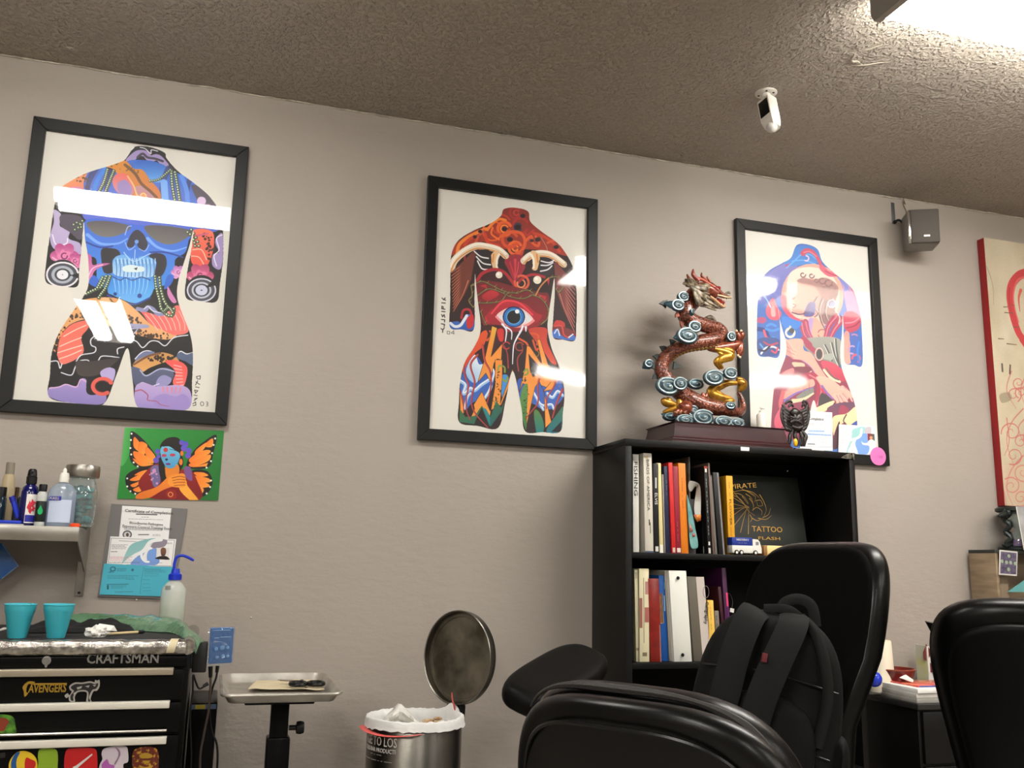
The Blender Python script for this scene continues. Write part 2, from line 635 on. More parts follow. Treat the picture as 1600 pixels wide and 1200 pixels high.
def print_quad(name, m, parent, c4, label=None, sag=0.0, n=1, off=0.0):
    """a printed sheet on four corners TL, TR, BR, BL (uv 0..1); off lifts it along its front"""
    P = [Vector(p) for p in c4]
    nr = (P[3]-P[0]).cross(P[1]-P[0]).normalized()
    vs, uvs, fs = [], [], []
    for j in range(n+1):
        for i in range(n+1):
            s, t = i/n, j/n
            q = P[0]*(1-s)*(1-t)+P[1]*s*(1-t)+P[2]*s*t+P[3]*(1-s)*t
            w = sag*math.sin(PI*s)*math.sin(PI*t) if sag else 0
            vs.append(q+nr*(off+w))
            uvs.append((s, 1-t))
    for j in range(n):
        for i in range(n):
            a = j*(n+1)+i
            fs.append((a, a+n+1, a+n+2, a+1))
    me = bpy.data.meshes.new(name)
    me.from_pydata(vs, [], fs)
    ul = me.uv_layers.new(name='uv')
    for lp in me.loops:
        ul.data[lp.index].uv = uvs[lp.vertex_index]
    me.materials.append(m)
    me.update()
    o = bpy.data.objects.new(name, me)
    COL.objects.link(o)
    o.parent = parent
    if label: o['label'] = label
    return o
# ------------------------------------------------------------------ room
XL, XR, YB, YF = -3.2, 7.6, 0.0, -7.2
def wall_mat(name, c1, c2, kind):
    m = bpy.data.materials.new(name)
    m.use_nodes = True
    nt = m.node_tree
    b = nt.nodes['Principled BSDF']
    b.inputs['Roughness'].default_value = 0.55 if kind == 'wall' else 0.6
    b.inputs['Specular IOR Level'].default_value = 0.35
    tc = nt.nodes.new('ShaderNodeTexCoord')
    n0 = nt.nodes.new('ShaderNodeTexNoise')
    n0.inputs['Scale'].default_value = 1.3
    n0.inputs['Detail'].default_value = 5
    rp = nt.nodes.new('ShaderNodeValToRGB')
    rp.color_ramp.elements[0].position = 0.3
    rp.color_ramp.elements[1].position = 0.7
    rp.color_ramp.elements[0].color = (*lin(c1), 1)
    rp.color_ramp.elements[1].color = (*lin(c2), 1)
    nt.links.new(tc.outputs['Object'], n0.inputs['Vector'])
    nt.links.new(n0.outputs[0], rp.inputs[0])
    nt.links.new(rp.outputs[0], b.inputs['Base Color'])
    prev = None
    if kind == 'wall':
        layers = [((20, 20, 52), 1.0, 0.34, 0.0035), ((90, 90, 110), 1.0, 0.25, 0.0016), ((3, 3, 5), 1.0, 0.25, 0.012)]
    else:
        layers = [((85, 70, 70), 1.0, 0.9, 0.012), ((26, 22, 20), 1.0, 0.35, 0.010)]
    for sc, k, st, dist in layers:
        mp = nt.nodes.new('ShaderNodeMapping')
        mp.inputs['Scale'].default_value = sc
        n = nt.nodes.new('ShaderNodeTexNoise')
        n.inputs['Scale'].default_value = k
        n.inputs['Detail'].default_value = 3
        bp = nt.nodes.new('ShaderNodeBump')
        bp.inputs['Strength'].default_value = st
        bp.inputs['Distance'].default_value = dist
        nt.links.new(tc.outputs['Object'], mp.inputs[0])
        nt.links.new(mp.outputs[0], n.inputs['Vector'])
        if kind != 'wall':
            r2 = nt.nodes.new('ShaderNodeMapRange')
            r2.inputs['From Min'].default_value = 0.46
            r2.inputs['From Max'].default_value = 0.78
            nt.links.new(n.outputs[0], r2.inputs[0])
            nt.links.new(r2.outputs[0], bp.inputs['Height'])
        else:
            nt.links.new(n.outputs[0], bp.inputs['Height'])
        if prev is not None:
            nt.links.new(prev.outputs[0], bp.inputs['Normal'])
        prev = bp
    nt.links.new(prev.outputs[0], b.inputs['Normal'])
    return m
WALLM = wall_mat('taupe_wall_paint', WALL_C1, WALL_C2, 'wall')
CEILM = wall_mat('textured_ceiling_paint', CEIL_C1, CEIL_C2, 'ceiling')
FLOORM = mat('pale_floor_tile', (176, 170, 160), 0.45, col2=(160, 154, 145), cscale=6)
def struct(name, m, *b):
    mb = MB()
    mb.box(*b)
    return tag(mb.build(name, m, smooth=False), kind='structure')
struct('floor', FLOORM, XL, XR, YF, YB, -0.08, 0.0)
ceiling = struct('ceiling', CEILM, XL, XR, YF, YB, ZC, ZC+0.1)
struct('wall_back', WALLM, XL-0.1, XR+0.1, YB, YB+0.1, -0.08, ZC+0.1)
struct('wall_left', WALLM, XL-0.1, XL, YF, YB, -0.08, ZC+0.1)
struct('wall_right', WALLM, XR, XR+0.1, YF, YB, -0.08, ZC+0.1)
struct('wall_front', WALLM, XL-0.1, XR+0.1, YF-0.1, YF, -0.08, ZC+0.1)
struct('baseboard_back', mat('dark_baseboard', (40, 38, 37), 0.4), XL, XR, -0.012, YB, 0.0, 0.1)
# ragged caulk line where ceiling and wall meet, broken into pieces
caulk = mat('old_caulk', (196, 188, 172), 0.7, col2=(150, 142, 130), cscale=30)
rg = random.Random(5)
x = -1.3
mb = MB()
while x < 5.4:
    ln = rg.uniform(0.12, 0.6)
    k = max(4, int(ln/0.03))
    pts, rr = [], []
    for i in range(k+1):
        pts.append((x+ln*i/k, -0.003+rg.uniform(-0.001, 0.001), ZC-0.004+rg.uniform(-0.003, 0.002)))
        rr.append(rg.uniform(0.0016, 0.0042)*(0.3 if i in (0, k) else 1))
    mb.tube(pts, rr, n=6)
    x += ln+rg.choice([0.0, 0.01, 0.02, 0.05])
tag(mb.build('trim_1', caulk), kind='structure')
mb = MB()
for (a, b, r) in [((1338, 103), (1392, 97), 0.0035), ((1330, 96), (1336, 84), 0.005), ((1331, 95), (1343, 98), 0.005), ((1352, 79), (1378, 71), 0.0035), ((104, 73), (116, 77), 0.006), ((1318, 163), (1340, 159), 0.002)]:
    p, q = atz(a[0], a[1], ZC-0.001), atz(b[0], b[1], ZC-0.001)
    mb.tube([p, p.lerp(q, .33)+Vector((0, .004, 0)), p.lerp(q, .66)-Vector((0, .003, 0)), q], [r*.5, r, r*.8, r*.4], n=6, flat=0.6)
mb.build('plaster_ridge', mat('ceiling_patch', (176, 168, 152), 0.7), ceiling, label='raised pale plaster scratches on the ceiling')

# ------------------------------------------------------------------ fluorescent ceiling lights
def lit(nm, c, k):
    m = bpy.data.materials.new(nm)
    m.use_nodes = True
    _b = m.node_tree.nodes['Principled BSDF']
    _b.inputs['Base Color'].default_value = (0.8, 0.8, 0.78, 1)
    _b.inputs['Emission Color'].default_value = (*c, 1)
    _b.inputs['Emission Strength'].default_value = LAMP_STRENGTH*k
    return m
lampm = lit('lit_diffuser', LAMP_COLOR, 1.0)
lampw = lit('lit_warm_diffuser', (1.0, 0.87, 0.72), 0.18)
fixm = mat('fixture_metal', (150, 145, 138), 0.5)
def ceiling_light(cx, cy, lx, ly, label, group=None, lm=lampm):
    t = empty('ceiling_light', (cx, cy, ZC), 0, label, 'light', group)
    lng = lx > ly
    L, Wd = (lx, ly) if lng else (ly, lx)
    M = Matrix.Identity(4) if lng else Rz(PI/2)
    h = 0.088
    hb = MB(); hb.box(-L/2+.01, L/2-.01, -Wd/2+.02, Wd/2-.02, -0.03, 0.0, .006, M=M)
    hb.build('housing', fixm, t)
    for s in (-1, 1):
        e = MB()
        prof = [(-Wd/2, 0), (-Wd/2, -h*.72), (-Wd/2+.012, -h), (Wd/2-.012, -h), (Wd/2, -h*.72), (Wd/2, 0)]
        e.prism(prof, -0.011, 0.011, M=M @ Tr(s*(L/2-.012), 0, 0) @ Rz(PI/2))
        e.build('end_cap', fixm, t, smooth=False)
    for s in (-1, 1):
        d = MB()
        y0, y1 = (0.020, Wd/2-.006)
        prof = [(y0, -0.03), (y0, -h+.022), (y0+.02, -h+.006), (y1-.02, -h+.006), (y1, -h*.66), (y1, -0.03)]
        prof = [(s*a, b) for a, b in prof]
        d.prism(prof, -(L/2-.024), L/2-.024, M=M @ Rz(PI/2))
        d.build('diffuser', lm, t, label='glowing white diffuser')
    return t
LAB = ['glowing fluorescent ceiling light at the top right corner above the bookcase', 'fluorescent ceiling light mirrored as a white bar in the skull print', 'fluorescent ceiling light overhead at the left behind the viewpoint', 'fluorescent ceiling light overhead at the right behind the viewpoint', 'small fluorescent ceiling light overhead at the far right', 'warm toned fluorescent ceiling light in line with the one above the bookcase', 'unseen fluorescent ceiling light added deep in the room behind the viewpoint', 'unseen fluorescent ceiling light added deep in the room at the far right', 'unseen fluorescent ceiling light added deep in the room at the far left']
for (a, l) in zip(LAMPS, LAB):
    ceiling_light(*a, l, 'fluorescent ceiling lights', lampw if 'warm' in l else lampm)
# ------------------------------------------------------------------ three framed prints
framem = mat('black_frame_wood', (20, 20, 20), 0.42, spec=.35, bump=(60, 0.05, 0.002))
boardm = mat('backing_board', (120, 100, 80), 0.8)
PAPER = (222, 219, 210)
FW = 0.041
def framed(corners, label, glaze, art_fn, tex_w=640):
    """corners: frame outer corners in the photograph, TL TR BR BL"""
    P = [at(*c) for c in corners]
    X0, X1 = (P[0].x+P[3].x)/2, (P[1].x+P[2].x)/2
    Z0, Z1 = (P[2].z+P[3].z)/2, (P[0].z+P[1].z)/2
    w, h = X1-X0, Z1-Z0
    t = empty('framed_print', (X0, 0, Z0), 0, label, 'picture', 'framed torso prints')
    y0, y1 = -0.024, -0.003
    def rail(poly):
        mb = MB(); mb.prism(poly, y0, y1)
        o = mb.build('frame_rail', framem, t, smooth=False)
        md = o.modifiers.new('bevel', 'BEVEL'); md.width = 0.0022; md.segments = 2
    f = FW
    rail([(0, 0), (w, 0), (w-f, f), (f, f)])
    rail([(0, h), (f, h-f), (w-f, h-f), (w, h)])
    rail([(0, 0), (f, f), (f, h-f), (0, h)])
    rail([(w, 0), (w, h), (w-f, h-f), (w-f, f)])
    mb = MB(); mb.box(f*.6, w-f*.6, -0.006, -0.004, f*.6, h-f*.6); mb.build('backing', boardm, t, smooth=False)
    iw, ih = w-2*f, h-2*f
    def to_uv(px, py):
        q = at(px, py, -0.008)
        return (q.x-X0-f)/iw, 1-(q.z-Z0-f)/ih
    A = Art(tex_w, int(tex_w*ih/iw), PAPER, to_uv)
    art_fn(A)
    A.grain(0.02)
    if art_fn is art_lady: A.im[:] = A.im*.88+.105
    m = A.material('torso_print', rough=0.6)
    print_quad('print', m, t, [(f-.003, -0.008, h-f+.003), (w-f+.003, -0.008, h-f+.003), (w-f+.003, -0.008, f-.003), (f-.003, -0.008, f-.003)])
    mb = MB(); mb.box(f-.003, w-f+.003, -0.0135, -0.0115, f-.003, h-f+.003)
    mb.build('glazing', glaze, t, smooth=False, label='clear glossy sheet over the print')
    return t, X0, Z0, w, h

def art_skull(A):
    K = (24, 23, 26); VI = (160, 142, 196); LV = (196, 184, 218); BL = (52, 104, 204); LB = (126, 178, 236); DB = (22, 44, 110)
    A.frame(0, 160, .4334)
    A.setclip([(470,182),(478,168),(500,160),(545,165),(592,184),(600,205),(640,250),(700,295),(752,340),(788,395),(800,455),(801,560),(790,650),(778,716),(720,716),(668,702),(672,620),(688,530),(695,462),(680,520),(662,575),(642,640),(637,700),(655,760),(682,830),(693,900),(690,1000),(680,1098),(590,1108),(497,1096),(478,1000),(460,884),(420,980),(372,1086),(280,1082),(181,1060),(183,980),(190,900),(215,830),(260,760),(305,695),(321,650),(319,560),(308,490),(304,432),(296,520),(287,600),(281,662),(225,662),(168,645),(172,560),(185,470),(198,380),(215,320),(250,290),(320,255),(400,230),(445,213),(458,200)])
    A.poly([(0,0),(969,0),(969,1200),(0,1200)], K, sm=False)
    A.frame(60, 220, .19375)
    # neck smoke
    A.stroke([(690,160),(720,110),(770,60)], 10, (235,232,240)); A.stroke([(735,165),(800,110),(860,110),(900,150),(960,140),(1020,200)], 60, VI); A.stroke([(800,140),(840,110),(880,140),(940,150),(1000,170)], 22, (60,58,70))
    A.stroke([(820,60),(860,70),(905,110),(910,80),(960,90)], 8, (225,222,232))
    # shoulders and forehead
    A.poly([(380,260),(520,220),(620,250),(720,170),(830,160),(960,180),(1060,240),(1200,300),(1330,400),(1420,520),(1450,720),(1200,730),(800,690),(400,650),(360,480)], BL, (96,110,214), 100)
    A.poly([(770,180),(900,165),(1050,230),(1000,330),(900,330),(800,260)], (40,96,196), (96,168,236), 80)
    for x in (410, 560, 1000, 1210, 1300): A.stroke([(x+50,230),(x,340),(x-20,480)], 60, (44,48,96), 20, alpha=.75)
    A.stroke([(540,230),(470,340),(440,470)], 34, (58,132,226)); A.stroke([(1150,290),(1190,400),(1200,520)], 40, (82,140,230)); A.stroke([(1010,340),(1020,480)], 60, (110,168,238))
    A.poly([(1230,360),(1330,400),(1450,560),(1330,560),(1270,470)], (70,64,84)); A.disc(1310,490,36,(214,190,226)); A.disc(1360,540,26,(206,150,190))
    # left shoulder fish and flower
    A.poly([(150,480),(200,370),(300,290),(400,245),(370,340),(360,450),(250,470)], (232,146,82), (226,120,110), 60); A.speck([(300,290),(360,280),(380,350)], (90,60,40), 26, 8, 14)
    A.poly([(190,420),(260,380),(350,380),(360,450),(280,470),(190,460)], (214,128,170)); A.stroke([(200,440),(280,400),(350,410)], 10, (238,196,214))
    # serpent head
    A.poly([(540,210),(640,170),(710,170),(770,230),(840,240),(900,320),(970,400),(985,470),(930,500),(840,510),(760,470),(740,380),(720,300),(640,270),(600,230)], (214,140,48), (198,110,52), 60)
    A.poly([(600,320),(640,270),(720,280),(770,360),(760,430),(700,490),(650,430),(610,380)], (228,104,92), (190,140,180), 90)
    A.poly([(640,350),(700,320),(750,380),(740,470),(690,490),(650,430)], (150,128,190)); A.poly([(770,380),(850,370),(930,440),(900,490),(820,480),(780,430)], (184,130,140))
    A.stroke([(700,200),(780,270),(830,350),(900,410),(950,460)], 26, (112,74,44)); A.stroke([(720,290),(770,370),(800,450),(870,500)], 12, (240,190,110)); A.disc(845,450,30,(224,140,90)); A.ring(845,450,22,8,(250,206,150))
    A.speck([(620,190),(720,210),(790,270)], (120,84,30), 30, 6, 16)
    for p in ([(560,240),(530,340),(480,440)], [(610,250),(570,350),(530,450)], [(1070,250),(1080,380),(1110,540)], [(1100,260),(1120,380),(1145,540)]): A.beads(p, 15, 15)
    A.beads([(900,330),(960,320),(1010,285),(1060,240)], 11, 12)
    # skull
    A.poly([(390,640),(800,680),(1240,720),(1210,800),(1180,900),(1100,960),(1100,1060),(1060,1135),(900,1200),(600,1200),(480,1135),(470,960),(400,900)], (62,104,214), (64,146,228), 90)
    A.poly([(400,660),(560,650),(740,690),(700,740),(600,775),(500,770),(420,720)], (92,88,92), (120,116,112)); A.poly([(860,690),(1040,690),(1240,730),(1200,780),(1100,830),(1000,830),(900,770)], (92,88,92), (118,114,110))
    A.stroke([(400,760),(500,830),(640,830),(720,790)], 30, (120,168,240), 10); A.stroke([(880,790),(960,860),(1080,890),(1190,860)], 30, (120,168,240), 10)
    A.stroke([(390,820),(500,860),(600,850)], 14, (40,60,150)); A.stroke([(900,900),(1020,900),(1160,940)], 14, (40,60,150))
    A.poly([(760,740),(800,720),(850,760),(880,840),(840,890),(800,850),(790,810),(760,860),(715,850),(730,790)], (52,50,66)); A.stroke([(700,760),(720,700),(750,690)], 8, (150,184,244)); A.stroke([(700,820),(730,880),(780,850)], 7, (150,184,244)); A.stroke([(810,870),(860,890),(890,840)], 7, (150,184,244)); A.disc(792,815,16,(110,160,235))
    A.poly([(510,880),(560,865),(640,880),(660,930),(600,960),(600,1060),(530,1060),(510,960)], (44,40,48)); A.poly([(890,930),(950,905),(1020,930),(1030,1010),(990,1090),(930,1090),(950,980)], (44,40,48))
    # teeth
    A.poly([(620,940),(700,920),(770,960),(840,930),(930,960),(940,1040),(900,1100),(640,1090),(600,1020)], (100,168,232), (176,212,240), 90)
    for i in range(11):
        x = 625+i*30; A.stroke([(x,960),(x+8,1030),(x+4,1095)], 6, (44,92,176)); A.stroke([(x+14,950),(x+18,990)], 7, (196,226,248))
    A.poly([(680,1020),(740,1000),(800,1010),(850,1020),(840,1055),(700,1055)], (216,232,236)); A.poly([(770,1030),(800,1020),(790,1045)], (40,40,60), sm=False)
    A.stroke([(690,900),(740,960),(790,970),(840,940),(900,910)], 7, (186,216,250)); A.stroke([(780,880),(775,960)], 6, (190,216,250))
    # left arm
    A.poly([(130,560),(190,600),(180,690),(260,720),(250,790),(340,830),(340,920),(230,900),(130,870),(100,780),(130,660)], LV, (176,160,206)); A.poly([(190,600),(350,620),(370,760),(330,800),(260,740),(190,690)], (84,76,92)); A.beads([(290,680),(330,660),(350,700)], 13, 4); A.beads([(300,720),(330,700),(360,650)], 13, 4); A.stroke([(120,760),(150,840),(230,830),(240,790)], 9, (236,232,244))
    def flower(x, y, r, c=(178,66,132), c2=(222,128,176)):
        for a in range(0, 360, 60): A.disc(x+r*.55*math.cos(math.radians(a)), y+r*.5*math.sin(math.radians(a)), r*.55, c, ry=r*.42, rot=a, col2=c2)
        for a in range(20, 380, 72): A.disc(x+r*.25*math.cos(math.radians(a)), y+r*.2*math.sin(math.radians(a)), r*.34, c2, ry=r*.2, rot=a+40)
        A.ring(x, y, r*.22, r*.1, (120,30,90), a1=300); A.stroke([(x-r*.9,y+r*.1),(x-r*.3,y+r*.5),(x+r*.2,y+r*.55)], r*.07, (244,206,226))
    flower(215, 930, 105); flower(300, 970, 60)
    A.disc(200,1090,132,K)
    for r, w, c in ((125,16,(226,224,232)),(98,24,(70,74,88)),(76,26,(170,176,190)),(48,30,(54,56,66)),(26,40,(232,234,240))): A.ring(200,1080,r,w,c,ry=r*.78,a0=20,a1=350)
    A.poly([(390,930),(430,930),(440,1000),(500,990),(580,990),(500,1020),(450,1060),(430,1120),(390,1135)], (190,90,156), (222,140,190)); A.stroke([(400,1110),(440,1030),(520,1000)], 8, (240,200,226))
    # right arm
    A.poly([(1250,720),(1390,730),(1410,830),(1380,960),(1320,1040),(1230,980),(1230,840)], (232,112,84), (226,80,66)); A.speck([(1330,760),(1380,830),(1370,950)], (60,30,30), 26, 8, 14); A.stroke([(1240,880),(1310,880),(1350,960)], 9, (250,190,170)); A.stroke([(1230,930),(1290,940),(1330,1000)], 9, (250,190,170)); A.stroke([(1260,770),(1360,750)], 18, (206,90,120))
    A.poly([(1430,780),(1480,760),(1470,1020),(1400,1010),(1400,920),(1450,900),(1420,830)], VI); A.stroke([(1475,760),(1430,790),(1450,880),(1410,930),(1430,1010)], 9, (236,230,244)); A.beads([(1200,740),(1240,780),(1260,850)], 14, 6); A.beads([(1230,720),(1270,790),(1290,850)], 14, 5)
    flower(1300, 1090, 100, (170,56,100), (216,110,150)); flower(1125, 1060, 55, (180,110,180), (220,160,210))
    A.frame(60, 430, .19375)
    A.disc(1310,120,122,K); A.poly([(1190,100),(1300,70),(1430,100),(1420,200),(1330,212),(1180,180)], K)
    for r, w, c in ((112,14,(206,206,222)),(92,22,(70,72,84)),(72,18,(186,190,206)),(50,24,(54,56,66)),(28,44,(196,200,222))): A.ring(1310,120,r,w,c,ry=r*.82,a0=-20,a1=310)
    # lower jaw
    A.poly([(590,20),(700,40),(780,30),(900,20),(930,90),(900,170),(830,215),(760,222),(680,195),(600,160),(560,130)], (56,132,222), (92,176,238), 70)
    A.stroke([(560,160),(680,215),(780,232),(900,180)], 16, (24,60,150))
    for i in range(9): A.stroke([(610+i*34,30),(620+i*32,90),(625+i*29,150)], 9, (150,206,246), 3)
    A.stroke([(600,10),(660,40),(700,20),(760,40),(830,15),(900,40)], 9, (40,70,140)); A.disc(620,150,14,(30,60,140)); A.disc(815,165,18,(30,60,150))
    A.poly([(450,0),(500,60),(480,100),(410,60)], (50,104,206)); A.poly([(1040,0),(1090,10),(1060,80),(1010,110)], (50,104,206))
    # koi serpents
    A.poly([(350,205),(470,180),(600,180),(700,210),(800,290),(900,390),(1000,440),(1110,480),(1040,515),(900,500),(780,470),(830,410),(700,380),(660,380),(560,400),(420,350),(270,390),(190,480),(140,620),(130,560),(180,430),(260,280)], (222,160,100), (226,170,116), 30)
    A.poly([(510,190),(580,190),(650,280),(690,380),(640,400),(560,400),(520,300)], (244,190,140)); A.stroke([(580,190),(640,270),(680,370)], 14, (120,90,60))
    A.speck([(250,350),(330,320),(440,330),(580,330)], (70,46,34), 34, 10, 22); A.speck([(640,260),(700,340),(800,380)], (70,46,34), 46, 9, 20); A.speck([(790,450),(900,490),(1040,490)], (70,46,34), 40, 8, 14); A.speck([(200,430),(160,540),(150,600)], (60,40,34), 46, 9, 14)
    A.poly([(160,600),(190,480),(280,390),(420,360),(400,430),(350,500),(370,600),(330,660),(200,715),(160,650)], (236,106,88), (238,124,110))
    for q in ([(180,570),(270,530),(350,500)], [(165,620),(260,590),(360,560)], [(175,670),(260,640),(350,600)], [(210,490),(300,440),(390,400)]): A.stroke(q, 9, (250,206,190))
    A.poly([(800,270),(920,310),(1000,320),(1120,240),(1170,340),(1205,450),(1100,480),(1000,440),(900,390),(840,310)], (232,96,92), (240,120,112), 0)
    for i in range(7): A.stroke([(860+i*45,310-i*4),(920+i*42,380),(960+i*36,440)], 7, (252,190,186))
    A.stroke([(620,390),(740,400),(880,410),(740,430),(680,460)], 40, (148,150,190), 10); A.stroke([(690,450),(760,470),(800,430)], 20, (176,176,206), 8)
    A.stroke([(800,270),(860,280),(880,255),(920,270),(960,310),(1000,310)], 36, (136,140,186)); A.stroke([(850,270),(885,250),(920,285),(980,300)], 8, (226,228,244))
    for p in ([(550,10),(510,90),(450,120),(390,150)], [(580,10),(545,100),(510,150),(490,180)], [(520,20),(480,100)], [(940,10),(950,100),(975,200),(990,270),(1040,320),(1080,320),(1090,270)], [(975,20),(985,110),(1010,200),(1040,250)], [(1010,290),(1050,260),(1080,300)]): A.beads(p, 15, max(4, int(len(p)*3.2)))
    A.poly([(1040,90),(1070,140),(1110,210),(1080,220),(1040,160)], (208,130,186))
    # waves
    A.poly([(450,500),(560,470),(640,560),(620,640),(460,640),(480,580),(440,560)], (36,34,38))
    W_ = (226,228,238)
    for q in ([(720,510),(790,530),(840,580),(900,530),(960,530),(1020,565),(1090,500),(1200,480)], [(500,460),(430,510),(430,560),(465,580),(450,620),(350,640),(310,690)], [(110,690),(160,690),(180,745),(195,710)], [(190,780),(270,800),(300,740),(330,690),(400,680),(430,715),(480,690),(510,650),(580,650),(650,660)], [(640,630),(640,590),(690,575)], [(780,670),(830,620),(880,605),(930,620)], [(1110,660),(1140,610),(1190,630),(1240,620)]): A.stroke(q, 10, W_)
    A.poly([(1110,660),(1140,615),(1190,635),(1245,625),(1245,720),(1180,690)], (84,98,130)); A.poly([(780,680),(830,625),(900,610),(930,625),(800,700)], (110,120,160))
    A.poly([(310,690),(400,690),(500,680),(650,660),(600,720),(480,800),(330,800)], (58,50,50), (70,62,60))
    A.poly([(760,715),(860,650),(980,618),(1080,640),(1130,690),(1040,690),(900,740),(830,775)], (196,144,82), (226,166,100)); A.stroke([(770,715),(880,650),(980,625)], 18, (120,80,50)); A.speck([(900,660),(1000,660),(1100,660)], (50,34,26), 40, 8, 14)
    A.poly([(1020,690),(1120,685),(1195,740),(1180,860),(1130,930),(1080,860),(1100,770)], (236,90,86), (240,110,104))
    for i in range(7): A.stroke([(1090+i*4,720+i*28),(1150+i*2,735+i*24)], 8, (252,190,186)); 
    A.poly([(740,735),(820,750),(870,800),(980,745),(1060,750),(1090,800),(1050,860),(940,890),(860,860),(790,890),(760,830)], (92,98,130), (80,86,116)); A.stroke([(820,760),(870,805),(980,750),(1090,770)], 12, (176,180,214)); A.poly([(960,830),(1010,800),(1070,830),(1040,880),(950,890)], (150,146,196)); A.stroke([(790,890),(840,860),(900,890),(970,870)], 10, (214,206,236))
    A.poly([(780,900),(850,860),(950,890),(1130,880),(1220,930),(1215,1080),(1000,1080),(800,1060)], (188,166,216), (156,140,206)); 
    for i in range(5): A.stroke([(1000+i*36,900),(1010+i*30,950)], 12, (238,130,140), 4)
    A.poly([(920,1000),(1000,950),(1100,970),(1160,950),(1210,990),(1200,1085),(1000,1080)], (160,140,206)); A.stroke([(780,930),(830,920),(880,960),(880,1000),(950,1010),(980,1035),(1050,1050)], 11, (172,80,104), 4)
    A.poly([(95,900),(170,900),(220,870),(320,890),(350,830),(390,840),(390,930),(430,960),(540,950),(520,1030),(300,1030),(95,975)], (170,150,212), (140,126,192)); A.stroke([(95,905),(170,895),(230,875),(310,895),(345,835),(385,850)], 11, (220,180,220))
    A.poly([(500,780),(560,740),(620,760),(600,850),(540,850)], (184,170,220)); A.ring(520,890,76,36,(226,96,84),ry=60,a0=60,a1=330); A.ring(520,890,60,6,(120,40,40),ry=46,a0=80,a1=320)
    A.clip = None
    A.frame(60, 430, .19375)
    ink = (70,68,66)
    for q in ([(1270,812),(1300,806)], [(1270,812),(1275,830),(1298,832),(1300,808)], [(1265,855),(1295,875)], [(1280,845),(1262,880)], [(1262,895),(1290,900)], [(1255,920),(1280,925),(1262,945),(1255,922)], [(1250,960),(1275,965)], [(1255,990),(1275,985),(1250,1005)], [(1240,1030),(1262,1015),(1265,1040),(1242,1045)]): A.stroke(q, 7, ink, sm=False)
    A.ring(1314,1030,13,5,ink,ry=16); A.ring(1350,1024,10,5,ink,ry=9,a0=-110,a1=90); A.ring(1350,1040,10,5,ink,ry=9,a0=-90,a1=110)

